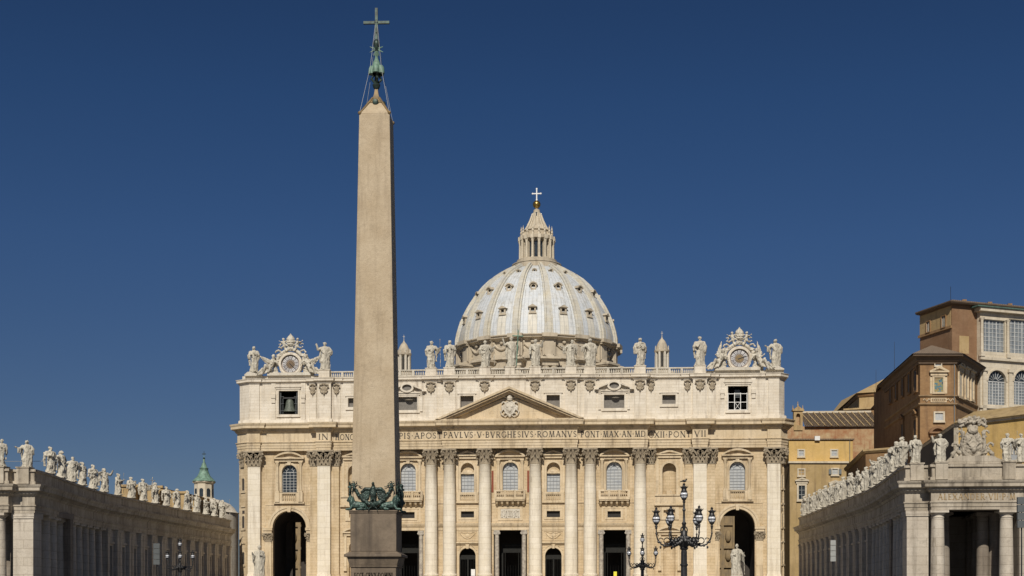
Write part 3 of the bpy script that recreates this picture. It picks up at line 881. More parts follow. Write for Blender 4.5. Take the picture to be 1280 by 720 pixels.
# centre bays (|x| < 14, wall at y=-.9), outer bays to 28.5 (wall at -.1), niche bays to 38, end bays to 57
Y1, Y2, Y3, Y5 = -.9, -.1, .25, .3
DZ = 15.45   # top of the trabeated openings
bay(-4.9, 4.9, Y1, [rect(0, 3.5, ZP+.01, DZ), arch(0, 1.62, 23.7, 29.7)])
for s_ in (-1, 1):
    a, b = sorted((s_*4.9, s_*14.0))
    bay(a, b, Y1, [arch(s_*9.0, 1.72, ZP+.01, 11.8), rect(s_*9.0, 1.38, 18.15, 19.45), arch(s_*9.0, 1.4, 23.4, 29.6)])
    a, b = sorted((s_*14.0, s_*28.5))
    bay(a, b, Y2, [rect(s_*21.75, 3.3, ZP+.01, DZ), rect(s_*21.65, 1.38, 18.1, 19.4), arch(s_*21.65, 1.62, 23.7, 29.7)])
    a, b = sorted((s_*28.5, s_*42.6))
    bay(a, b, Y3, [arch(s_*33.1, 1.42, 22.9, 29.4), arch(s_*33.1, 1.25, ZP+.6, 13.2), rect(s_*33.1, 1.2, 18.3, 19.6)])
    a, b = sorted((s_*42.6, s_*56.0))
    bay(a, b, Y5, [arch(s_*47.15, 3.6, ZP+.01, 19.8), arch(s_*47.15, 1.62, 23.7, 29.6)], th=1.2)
    # closing pieces
    mb = MB(); mb.box(*sorted((s_*13.9, s_*14.02)), Y1, Y2+.9, ZP, 32.42)
    mb.sweep([(-58.25, 16), (-58.25, 1.2), (-55.9, -.6), (-55.88, .28)] if s_ < 0 else [(55.88, .28), (55.9, -.6), (57.0, 1.2), (57.0, 16)],
             [(0, ZP), (0, 32.42), (-.8, 32.42), (-.8, ZP)])
    mb.build('side_wall', M_wall, bas)
    # small niches on the splayed corner
    mb = MB()
    d = Vector((s_*(1.1 if s_ > 0 else 2.35), 1.8, 0)).normalized(); mid = Vector((s_*56.45 - (.62 if s_ < 0 else 0), .3, 0))
    nn = Vector((s_*d.y*s_*s_, -d.x*s_, 0)).normalized() if False else Vector((s_*1.8, -(1.1 if s_ > 0 else 2.35), 0)).normalized()
    mb.T = Matrix(((d.x*s_, -nn.x, 0, mid.x), (d.y*s_, -nn.y, 0, mid.y), (0, 0, 1, 0), (0, 0, 0, 1)))
    for z in (24.0, 16.0, 8.3):
        mb.prism(arch(0, .62, z, z+3.0), -.10, .05, [arch(0, .42, z+.15, z+2.75)])
        mb.box(-.75, .75, -.22, .04, z-.35, z-.05)
    mb.box(-.7, .7, -.2, .04, 20.6, 20.95); mb.box(-.7, .7, -.2, .04, 12.8, 13.1)
    mb.build('corner_niche_frame', M_trim, bas)
    mb = MB(); mb.T = Matrix(((d.x*s_, -nn.x, 0, mid.x), (d.y*s_, -nn.y, 0, mid.y), (0, 0, 1, 0), (0, 0, 0, 1)))
    for z in (24.0, 16.0, 8.3): mb.prism(arch(0, .42, z+.15, z+2.75), -.02, .04)
    mb.prism(rect(0, .4, 19.2, 19.9), -.02, .04)
    mb.build('corner_niche', M_shade, bas)  # flat dark fill: the niche's shade is in the colour
    part('capital', ME_PC, bas, (s_*56.75 - (.7 if s_ < 0 else 0), .0 if s_ > 0 else .25, 29.05), s_*R(60 if s_ > 0 else 40), (.55, .8, 1.12))

big_window_bay(0, Y1, M_blind, M_mull)
for s_ in (-1, 1):
    big_window_bay(s_*21.65, Y2, M_blind, M_mull)
    big_window_bay(s_*47.15, Y5, M_glass if s_ < 0 else M_blind, M_mullw if s_ < 0 else M_mull, zt=29.6, balcony=False, ped=3.3)
# red hangings beside the central window
mb = MB()
for s_ in (-1, 1): mb.box(s_*3.75-.22, s_*3.75+.22, Y1-.09, Y1-.02, 23.4, 27.9)
mb.build('red_hanging', M_red, bas, flat=True)

# windows, niches and doors of the narrow bays
for s_ in (-1, 1):
    cx = s_*9.0; y = Y1
    f = MB()
    f.prism(arch(cx, 1.85, 23.4, 30.0), y-.14, y+.02, [arch(cx, 1.401, 23.41, 29.6)])
    for q in (-1, 1): f.box(cx+q*2.12-.22, cx+q*2.12+.22, y-.22, y+.02, 23.4, 30.6)
    hood(f, cx, 2.35, 31.0, .85, y, .75, 'tri')
    f.box(cx-1.38, cx+1.38, y+.15, y+.75, 27.3, 27.6)          # sill of the shell
    f.ell((cx, y+.62, 27.65), (1.1, .35, .55), 10)
    f.build('window_frame', M_trim, bas)
    window_part(bas, cx, 1.38, 23.4, 27.3, y+.78, arched=False, nx=4, nz=5)
    b = MB()
    b.box(cx-2.35, cx+2.35, y-.5, y+.02, 21.15, 21.45); b.box(cx-2.25, cx+2.25, y-.42, y+.02, 23.1, 23.4)
    for q in (-1, 1): b.box(cx+q*1.85-.35, cx+q*1.85+.35, y-.4, y+.02, 21.45, 23.1)
    balustrade_bits(b, cx-1.5, cx+1.5, y-.36, 21.45, 23.1, d=.3)
    b.build('window_balustrade', M_trim, bas)
    mb = MB(); mb.prism(arch(cx, 1.4, 27.6, 29.6), y+.95, y+1.0); mb.build('niche_shell', M_wall, bas)
    # mezzanine window
    f = MB()
    f.prism(rect(cx, 1.95, 17.7, 19.95), y-.12, y+.02, [rect(cx, 1.381, 18.149, 19.451)])
    f.prism(rect(cx, 2.25, 17.25, 20.3), y-.06, y+.018, [rect(cx, 2.0, 17.6, 20.05)])
    f.build('mezzanine_frame', M_trim, bas)
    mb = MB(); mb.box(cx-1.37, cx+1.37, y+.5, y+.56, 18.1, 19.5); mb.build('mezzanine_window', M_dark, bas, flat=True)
    # relief panel, moulding and arched doorway
    f = MB()
    f.prism(rect(cx, 2.3, 13.25, 15.4), y-.10, y+.02, [rect(cx, 2.05, 13.45, 15.2)])
    f.box(cx-2.6, cx+2.6, y-.55, y+.02, 12.75, 13.05); f.box(cx-2.4, cx+2.4, y-.3, y+.02, 12.5, 12.748)
    archivolt(f, cx, 1.722, 2.15, 10.08, y-.14, y+.02)
    for q in (-1, 1): f.box(cx+q*1.94-.22, cx+q*1.94+.22, y-.15, y+.02, ZP, 10.07)
    f.prism([(cx-.25, 11.6), (cx+.25, 11.6), (cx+.4, 12.5), (cx-.4, 12.5)], y-.45, y+.02)
    f.build('doorway_frame', M_trim, bas)
    f = MB()
    f.tube([(cx-1.5+.3*i, y-.04, 14.75 - 1.0*math.sin(PI*i/10)) for i in range(11)], .13, 6)
    f.ell((cx, y-.02, 14.35), (.5, .15, .45), 8); f.tube([(cx-1.7, y-.03, 14.9), (cx-1.2, y-.05, 15.05), (cx-.5, y-.04, 14.8), (cx, y-.05, 15.0), (cx+.5, y-.04, 14.8), (cx+1.2, y-.05, 15.05), (cx+1.7, y-.03, 14.9)], .08, 5)
    for q in (-1, 1): f.tube([(cx+q*.5, y-.05, 12.2), (cx+q*1.2, y-.05, 12.1), (cx+q*1.9, y-.05, 11.3)], .1, 5)
    f.build('carved_relief', M_trim, bas)
    g = MB()
    zt = 10.9
    g.box(cx-1.7, cx+1.7, y+.8, y+.9, 9.4, 10.3)
    for i in range(7): g.box(cx-1.66+i*.553-.05, cx-1.66+i*.553+.05, y+.72, y+.79, 9.4, 10.3)
    for x in (-1.62, -.06, .06, 1.62): g.box(cx+x-.06, cx+x+.06, y+.8, y+.9, ZP, 9.4)
    for i in range(10): g.box(cx-1.5+i*.333-.02, cx-1.5+i*.333+.02, y+.84, y+.87, ZP, 9.4)
    g.build('gate', M_grille, bas, flat=True)
    # ---- niche bay
    cx = s_*33.1; y = Y3
    f = MB()
    f.prism(arch(cx, 1.9, 22.9, 29.85), y-.14, y+.02, [arch(cx, 1.421, 22.91, 29.4)])
    for q in (-1, 1): f.box(cx+q*2.5-.3, cx+q*2.5+.3, y-.1, y+.02, 22.9, 30.6)
    hood(f, cx, 2.7, 31.0, .9, y, .6, 'tri')
    f.box(cx-3.0, cx+3.0, y-.35, y+.02, 22.55, 22.9); f.box(cx-3.0, cx+3.0, y-.12, y+.02, 20.9, 22.5); f.box(cx-3.1, cx+3.1, y-.5, y+.02, 20.55, 20.89)
    f.prism(rect(cx, 2.0, 17.6, 20.2), y-.2, y+.02, [rect(cx, 1.201, 18.299, 19.601)])
    hood(f, cx, 2.6, 15.0, 1.0, y, .8)
    for q in (-1, 1):
        f.box(cx+q*1.95-.25, cx+q*1.95+.25, y-.35, y+.02, 7.9, 14.4)
        f.box(cx+q*2.0-.35, cx+q*2.0+.35, y-.5, y+.02, 7.0, 7.88)
    f.box(cx-.55, cx+.55, y+.2, y+.9, 22.9, 23.7)
    f.build('niche_frame', M_trim, bas)
    mb = MB()
    for z0, z1, hw in ((22.9, 29.4, 1.42), (ZP+.6, 13.2, 1.25)):
        n_ = 10
        for i in range(n_):   # half-round niche
            a0, a1 = PI*i/n_, PI*(i+1)/n_
            p0 = (cx+hw*math.cos(a0), y+.9+hw*.55*math.sin(a0)); p1 = (cx+hw*math.cos(a1), y+.9+hw*.55*math.sin(a1))
            mb.bm.faces.new([mb.v((*p0, z0)), mb.v((*p1, z0)), mb.v((*p1, z1)), mb.v((*p0, z1))])
    mb.box(cx-1.2, cx+1.2, y+.45, y+.9, 18.2, 19.7)
    mb.build('niche', M_wall, bas)
    # ---- large outer openings + mezzanine frames under the balconies
    cx = s_*21.65; y = Y2
    f = MB()
    f.prism(rect(cx, 1.9, 17.65, 19.9), y-.12, y+.02, [rect(cx, 1.381, 18.099, 19.401)])
    f.prism(rect(cx, 2.6, 17.2, 20.2), y-.06, y+.018, [rect(cx, 2.3, 17.5, 19.95)])
    f.build('mezzanine_frame', M_trim, bas)
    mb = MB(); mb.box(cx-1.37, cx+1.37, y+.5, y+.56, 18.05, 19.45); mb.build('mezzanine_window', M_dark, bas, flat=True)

def ionic(cx, y, mat, nm='doorway_column'):
    mb = MB()
    mb.lathe([(.62, ZP), (.62, ZP+.3), (.5, ZP+.45), (.47, 14.5), (.52, 14.55)], (cx, y), n=14)
    mb.box(cx-.62, cx+.62, y-.55, y+.5, 15.15, 15.44)
    for q in (-1, 1): mb.tube([(cx+q*.5, y-.55, 14.88), (cx+q*.5, y+.5, 14.88)], .26, 10)
    mb.box(cx-.5, cx+.5, y-.5, y+.45, 14.55, 15.149)
    mb.build(nm, mat, bas)
for cx in (-2.85, 2.85): ionic(cx, Y1+.3, M_pale)
for s_ in (-1, 1):
    for x in (18.95, 24.6): ionic(s_*x, Y2+.35, M_pale)
# marble relief under the central balcony
mb = MB()
mb.prism(rect(0, 2.6, 17.5, 20.35), Y1-.1, Y1+.02, [rect(0, 2.05, 17.95, 19.95)])
mb.build('relief_frame', M_trim, bas)
rg = random.Random(4)
mb = MB(); mb.box(-2.03, 2.03, Y1-.04, Y1+.02, 17.97, 19.93)
for i in range(9):
    x = -1.7 + i*.42 + rg.uniform(-.1, .1); z = 18.2 + rg.uniform(0, .25)
    mb.cap((x, Y1-.1, z), (x+rg.uniform(-.15, .15), Y1-.12, z+.9), .16, .12, 7); mb.ell((x, Y1-.16, z+1.15), .14, 7)
    mb.cap((x, Y1-.14, z+.8), (x+rg.uniform(-.4, .4), Y1-.16, z+rg.uniform(.4, 1.1)), .07, .05, 5)
mb.build('carved_relief', M_relief, bas)
# gates in the large openings
def big_gate(cx, hw, y):
    g = MB()
    g.box(cx-hw, cx+hw, y, y+.14, 11.1, 12.6); g.box(cx-hw, cx+hw, y-.03, y+.17, 12.6, 12.8); g.box(cx-hw, cx+hw, y-.03, y+.17, 10.9, 11.1)
    k = int(hw*2/.32)
    for i in range(k): g.box(cx-hw+(i+.5)*2*hw/k-.04, cx-hw+(i+.5)*2*hw/k+.04, y-.06, y, 11.1, 12.6)
    for q in (-1, 1):
        g.box(cx+q*(hw-.25)-.22, cx+q*(hw-.25)+.22, y-.02, y+.16, ZP, 10.9)
        g.box(cx+q*hw*.62-.05, cx+q*hw*.62+.05, y+.02, y+.12, ZP, 10.9)
    for i in range(6): g.box(cx-hw*.6+i*hw*.24-.02, cx-hw*.6+i*hw*.24+.02, y+.05, y+.1, ZP, 8.2)
    g.build('gate', M_grille, bas, flat=True)
big_gate(0, 2.3, 3.6)
for s_ in (-1, 1): big_gate(s_*21.75, 2.4, 4.2)

# string course, imposts, base course
mb = MB()
SC = [(-.2, 15.5), (.10, 15.5), (.10, 16.1), (.32, 16.3), (.5, 16.75), (.55, 16.95), (-.2, 17.05)]
for a, b, y in ((-14, 14, Y1), (-28.5, -14.0, Y2), (14.0, 28.5, Y2)):
    mb.sweep([(a, y), (b, y)], SC)
for a, b, y in ((-14, 14, Y1), (-28.5, -14.0, Y2), (14.0, 28.5, Y2)):
    mb.sweep([(a, y), (b, y)], [(-.2, 21.1), (.12, 21.1), (.18, 21.3), (-.2, 21.35)])
mb.build('string_course', M_trim, bas)

# end bay arches
for s_ in (-1, 1):
    cx = s_*47.15; y = Y5; f = MB()
    archivolt(f, cx, 3.602, 4.15, 16.2, y-.18, y+.02, 26); archivolt(f, cx, 4.15, 4.6, 16.2, y-.32, y+.02, 26)
    f.prism([(cx-.3, 19.5), (cx+.3, 19.5), (cx+.5, 20.8), (cx-.5, 20.8)], y-.55, y+.02)
    f.box(cx-5.3, cx+5.3, y-.09, y+.018, 20.95, 21.12)
    for q in (-1, 1): f.box(cx+q*5.2-.1, cx+q*5.2+.1, y-.088, y+.017, 16.6, 20.94)
    for q in (-1, 1):
        f.box(cx+q*4.6-1.05, cx+q*4.6+1.05, y-.7, y+.02, 15.6, 16.2); f.box(cx+q*4.6-.9, cx+q*4.6+.9, y-.5, y+.02, 15.1, 15.598)
        f.box(cx+q*4.55-.72, cx+q*4.55+.72, y-.28, y+.02, ZP, 15.1)
    f.build('arch_frame', M_trim, bas)
    for q in (-1, 1): part('capital', ME_PC, bas, (cx+q*4.55, y-.30, 13.2), 0, (.72, .6, .62))

# interior of the portico (shade in the wall colour) and the two end passages
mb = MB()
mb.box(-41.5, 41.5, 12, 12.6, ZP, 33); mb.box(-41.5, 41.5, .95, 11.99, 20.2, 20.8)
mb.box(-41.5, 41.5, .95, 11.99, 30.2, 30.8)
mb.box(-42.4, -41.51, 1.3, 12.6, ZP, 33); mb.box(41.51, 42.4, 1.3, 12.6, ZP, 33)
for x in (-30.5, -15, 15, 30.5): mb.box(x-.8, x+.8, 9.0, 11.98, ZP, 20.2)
mb.build('portico_wall', M_shade, bas)
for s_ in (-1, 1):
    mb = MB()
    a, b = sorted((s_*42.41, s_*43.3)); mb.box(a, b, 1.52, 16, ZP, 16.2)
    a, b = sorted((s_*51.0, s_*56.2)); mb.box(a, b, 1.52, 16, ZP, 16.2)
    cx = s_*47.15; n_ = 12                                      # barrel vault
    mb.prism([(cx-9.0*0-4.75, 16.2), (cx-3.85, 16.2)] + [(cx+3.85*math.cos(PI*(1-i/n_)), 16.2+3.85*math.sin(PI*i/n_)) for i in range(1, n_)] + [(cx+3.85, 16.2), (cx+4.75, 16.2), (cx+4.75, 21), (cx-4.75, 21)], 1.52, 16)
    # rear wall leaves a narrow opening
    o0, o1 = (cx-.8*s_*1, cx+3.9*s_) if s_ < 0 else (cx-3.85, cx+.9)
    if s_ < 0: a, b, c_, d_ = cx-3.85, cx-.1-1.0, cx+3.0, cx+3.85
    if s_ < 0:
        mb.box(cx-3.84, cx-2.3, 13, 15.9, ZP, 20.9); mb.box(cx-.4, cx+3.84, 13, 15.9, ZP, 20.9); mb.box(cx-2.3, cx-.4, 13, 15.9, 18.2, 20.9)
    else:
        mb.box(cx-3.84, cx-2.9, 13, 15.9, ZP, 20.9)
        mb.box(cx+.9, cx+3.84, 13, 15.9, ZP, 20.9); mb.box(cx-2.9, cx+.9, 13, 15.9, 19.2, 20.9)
    mb.build('passage_wall', M_shade, bas)

# ---- giant columns and pilasters
def giant_column(x, y):
    mb = MB(); n_ = 24
    prof = [(1.37, 6.35), (1.37, 12), (1.33, 18), (1.26, 24), (1.17, 28.9), (1.22, 28.95), (1.22, 29.08)]
    mb.lathe([(r, z) for r, z in prof], (x, y), n=n_)
    o = mb.build('column', M_shaft, bas, smooth=50)
    part('capital', ME_RC, o, (x, y, 29.08), PI*0, (1.17, 1.17, 3.34/3))
    b = MB()
    b.box(x-1.85, x+1.85, y-1.85, y+1.85, ZP, 5.35); b.lathe([(1.75, 5.35), (1.85, 5.55), (1.75, 5.8), (1.52, 5.85), (1.5, 5.95), (1.62, 6.1), (1.55, 6.28), (1.42, 6.35)], (x, y), n=n_)
    b.build('base', M_shaft, o)
for s_ in (-1, 1):
    giant_column(s_*5.27, Y1-.95); giant_column(s_*12.7, Y1-.95)
    giant_column(s_*16.65, Y2-.95); giant_column(s_*27.05, Y2-.95)
def pilaster(x0, x1, yf, yb, mat=M_shaft, cap=True, z1=29.08):
    mb = MB(); x0, x1 = sorted((x0, x1)); mb.box(x0, x1, yf, yb, 6.3, 32.4)
    o = mb.build('pilaster', mat, bas)
    if cap: part('capital', ME_PC, o, ((x0+x1)/2, yf, 29.08), 0, ((x1-x0)/2, 1.0, 3.34/3))
    b = MB(); b.box(x0-.4, x1+.4, yf-.4, yb, ZP, 5.35); b.box(x0-.28, x1+.28, yf-.28, yb, 5.35, 5.85); b.box(x0-.12, x1+.12, yf-.12, yb, 5.85, 6.3)
    b.build('base', mat, o)
for s_ in (-1, 1):
    pilaster(s_*28.5, s_*29.9, Y3-.75, Y3+.1, M_wall)
    pilaster(s_*38.0, s_*40.7, -1.7, Y3+.1, M_shaft)
    pilaster(s_*36.3, s_*37.99, -.65, Y3+.1, M_wall); pilaster(s_*40.71, s_*42.5, -.65, Y5+.1, M_wall)
    pilaster(s_*53.2, s_*55.85, -.8, Y5+.1, M_shaft)
    for x in (25.4, 18.2) : pilaster(s_*(x+.05), s_*(x-.15), Y2-.28, Y2+.05, M_wall, False)
    pilaster(s_*3.95, s_*4.15, Y1-.25, Y1+.05, M_wall, False)

# ---- pediment
mb = MB()
ZC = 38.17
rise = 45.0 - ZC; hw = 15.4
mb.prism([(-13.4, ZC+.02), (13.4, ZC+.02), (0, ZC+.02 + 13.4*rise/hw - .9)], -2.45, -1.5)
mb.build('tympanum', M_trim, bas, flat=True)
mb = MB()
sl = rise/hw
def rake(t0, t1, yf):
    """raking band between heights t0..t1 below the top line"""
    return [(-hw + t1/sl*.0 + (t1/sl if True else 0), ZC+.2), (0, 45.0 - t1), (hw - t1/sl, ZC+.2), (hw - t0/sl, ZC+.2), (0, 45.0 - t0), (-hw + t0/sl, ZC+.2)]
mb.prism(rake(0, .45, 0), -4.62, -1.3); mb.prism(rake(.451, .85, 0), -4.25, -1.3); mb.prism(rake(.851, 1.35, 0), -3.5, -1.3)
mb.prism([(-hw+.7, ZC+.02), (hw-.7, ZC+.02), (hw-.8, ZC+.22), (-hw+.8, ZC+.22)], -4.4, -1.3)
mb.build('pediment_cornice', M_trim, bas)
def arms(mb, cx, y, z, s=1.0, tiara=True):
    """papal-style coat of arms: shield with scrolls, crossed keys and triple crown"""
    P = lambda a, b, c: (cx + a*s, y + b*s, z + c*s)
    mb.ell(P(0, -.15, 0), (1.0*s, .4*s, 1.35*s), 14)
    mb.tube([P(1.12*math.cos(t), -.25, 1.45*math.sin(t)) for t in [2*PI*i/20 for i in range(20)]], .17*s, 7, closed=True)
    for q in (-1, 1):
        mb.tube([P(q*(1.3 + .35*math.cos(t)), -.2, .9 + .4*math.sin(t)) for t in [i*.6 for i in range(9)]], .15*s, 6)
        mb.tube([P(q*(1.25 + .38*math.cos(t)), -.2, -.7 + .45*math.sin(t)) for t in [i*.6 for i in range(9)]], .15*s, 6)
        mb.tube([P(-q*.9, -.1, 1.1), P(q*1.1, -.1, 2.4)], .12*s, 6); mb.tube([P(q*(1.15+.25*math.cos(t)), -.1, 2.5+.25*math.sin(t)) for t in [2*PI*i/8 for i in range(8)]], .08*s, 5, closed=True)
        mb.tube([P(q*.3, -.2, -1.35), P(q*.9, -.2, -1.9), P(q*1.7, -.2, -1.4), P(q*2.0, -.2, -.6)], .13*s, 6)
        mb.ell(P(q*.45, -.45, .3), (.3*s, .2*s, .3*s), 8)
        mb.ell(P(q*1.55, -.15, .1), (.28*s, .2*s, .5*s), 8)
    if tiara:
        mb.lathe([(.42*s, z+1.5*s), (.62*s, z+1.7*s), (.55*s, z+1.85*s), (.66*s, z+2.0*s), (.6*s, z+2.2*s), (.62*s, z+2.4*s), (.48*s, z+2.65*s), (.25*s, z+2.95*s), (.05*s, z+3.05*s), (0, z+3.3*s)], (cx, y-.2*s), n=12)
    mb.ell(P(0, -.5, -.45), (.4*s, .2*s, .45*s), 8); mb.ell(P(0, -.2, -1.7), (.35*s, .25*s, .4*s), 8)
mb = MB(); arms(mb, 0, -2.6, 40.75, .98)
me = remesh(mb, 'pediment_arms', M_relief, .07, .05, 2.2, 3)
o = part('coat_of_arms', me, bas); o.location = (0, 0, -4.8)

# ---- attic
half_a = [(14.0, -2.0), (14.0, -1.5), (28.3, -1.5), (28.3, -.5), (37.9, -.5), (37.9, -1.3), (40.8, -1.3), (40.8, -.3), (53.4, -.3), (53.4, -.6), (55.6, -.6), (56.9, 1.1), (56.9, 16)]
ATT = both(half_a)
Z0, Z1 = 38.3, 47.0
def attic_bay(x0, x1, yf, holes):
    mb = MB(); mb.prism([(x0, Z0-.3), (x1, Z0-.3), (x1, Z1), (x0, Z1)], yf, yf+.9, holes); mb.build('attic_wall', M_attic, bas)
attic_bay(-14, 14, -2.0, [rect(q*9.0, 1.38, 39.6, 43.5) for q in (-1, 1)])
for s_ in (-1, 1):
    a, b = sorted((s_*14.001, s_*28.3)); attic_bay(a, b, -1.5, [rect(s_*21.65, 2.1, 40.7, 43.5)])
    a, b = sorted((s_*28.301, s_*40.3)); attic_bay(a, b, -.5, [rect(s_*33.0, 1.38, 41.6, 43.5)])
    a, b = sorted((s_*40.301, s_*55.5)); attic_bay(a, b, -.3, [rect(s_*47.2, 2.05, 40.2, 45.2)])
    mb = MB()
    a, b = sorted((s_*37.9, s_*40.8)); mb.box(a, b, -1.3, -.45, Z0-.3, Z1); mb.build('attic_pier', M_attic, bas); mb = MB()
    a, b = sorted((s_*53.4, s_*55.6)); mb.box(a, b, -.6, -.25, Z0-.3, Z1)
    mb.sweep([(-58.1, 16), (-58.1, 1.1), (-55.6, -.6)] if s_ < 0 else [(55.6, -.6), (56.9, 1.1), (56.9, 16)], [(0, Z0-.3), (0, Z1), (-.8, Z1), (-.8, Z0-.3)])
    mb.build('attic_corner', M_attic, bas)
    for x in (5.27, 12.7):
        mb = MB(); mb.box(s_*x-1.25, s_*x+1.25, -2.22, -1.99, Z0, Z1); mb.box(s_*x-1.35, s_*x+1.35, -2.32, -2.0, Z0, Z0+.9); mb.build('attic_pilaster', M_attic, bas)
    for x in (16.6, 27.0): mb = MB(); mb.box(s_*x-1.25, s_*x+1.25, -1.72, -1.49, Z0, Z1); mb.box(s_*x-1.35, s_*x+1.35, -1.82, -1.5, Z0, Z0+.9); mb.build('attic_pilaster', M_attic, bas)
    for x in (29.3, 36.8, 41.9): mb = MB(); mb.box(s_*x-.8, s_*x+.8, -.68, -.29, Z0, Z1); mb.build('attic_pilaster', M_attic, bas)
    for x in (44.0, 50.4): mb = MB(); mb.box(s_*x-.45, s_*x+.45, -.5, -.29, 38.9, Z1); mb.box(s_*x-.5, s_*x+.5, -.85, -.5, 43.6, 44.5); mb.box(s_*x-.4, s_*x+.4, -.7, -.5, 42.6, 43.6); mb.build('attic_pilaster', M_attic, bas)
mb = MB()
mb.sweep(ATT, [(-.8, Z0), (.22, Z0), (.22, Z0+.65), (.1, Z0+.85), (-.8, Z0+.86)])
mb.build('attic_plinth', M_attic, bas)
mb = MB()
half_c = []
prev = None
# attic cornice path: breaks forward over each pilaster
brk = [(5.27, 1.35, -2.3), (12.7, 1.35, -2.3), (16.6, 1.35, -1.8), (27.0, 1.35, -1.8)]
pts = [(5.27-1.4, -2.02), (5.27-1.4, -2.3), (5.27+1.4, -2.3), (5.27+1.4, -2.02), (11.3, -2.02), (11.3, -2.3), (14.0, -2.3), (14.0, -2.1), (15.2, -1.8), (18.0, -1.8), (18.0, -1.52), (25.6, -1.52), (25.6, -1.8), (28.4, -1.8), (28.4, -1.3),
       (30.1, -.75), (30.1, -.52), (36.0, -.52), (36.0, -.75), (37.8, -.75), (37.8, -1.35), (40.9, -1.35), (40.9, -.75), (42.7, -.75), (42.7, -.32), (53.4, -.32), (53.4, -.65), (55.6, -.65), (56.95, 1.1), (56.95, 16)]
ACP = both(pts)
mb.sweep(ACP, [(-.9, 46.6), (.05, 46.6), (.12, 46.85), (.3, 47.0), (.55, 47.08), (.55, 47.45), (.68, 47.6), (.70, 47.72), (-.9, 47.8)])
mb.build('attic_cornice', M_attic, bas)

# cartouche masks below the attic cornice
mb = MB()
mb.ell((0, 0, 0), (.62, .35, .78), 10); mb.ell((0, -.2, -.75), (.28, .2, .42), 8)
for q in (-1, 1):
    mb.tube([(q*.35, -.1, .85), (q*.9, -.2, .95), (q*1.0, -.25, .45), (q*.75, -.2, .35)], .17, 6)
    mb.tube([(q*.6, -.1, .3), (q*.8, -.15, -.3), (q*.4, -.2, -.8)], .13, 6)
mb.ell((0, -.25, .1), (.3, .2, .38), 8); mb.tube([(-.6, -.15, .95), (0, -.3, 1.1), (.6, -.15, .95)], .16, 6); mb.tube([(0, -.2, -1.1), (0, -.12, -1.75)], .09, 5, .03)
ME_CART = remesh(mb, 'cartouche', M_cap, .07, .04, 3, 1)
for s_ in (-1, 1):
    for x, y in ((5.27, -2.3), (12.7, -2.3), (16.6, -1.8), (27.0, -1.8), (29.3, -.75), (36.8, -.75), (39.35, -1.4), (41.9, -.75)):
        part('cartouche', ME_CART, bas, (s_*x, y, 45.3), 0, (1.0 if x not in (29.3, 36.8, 41.9) else .7, 1, 1.0))
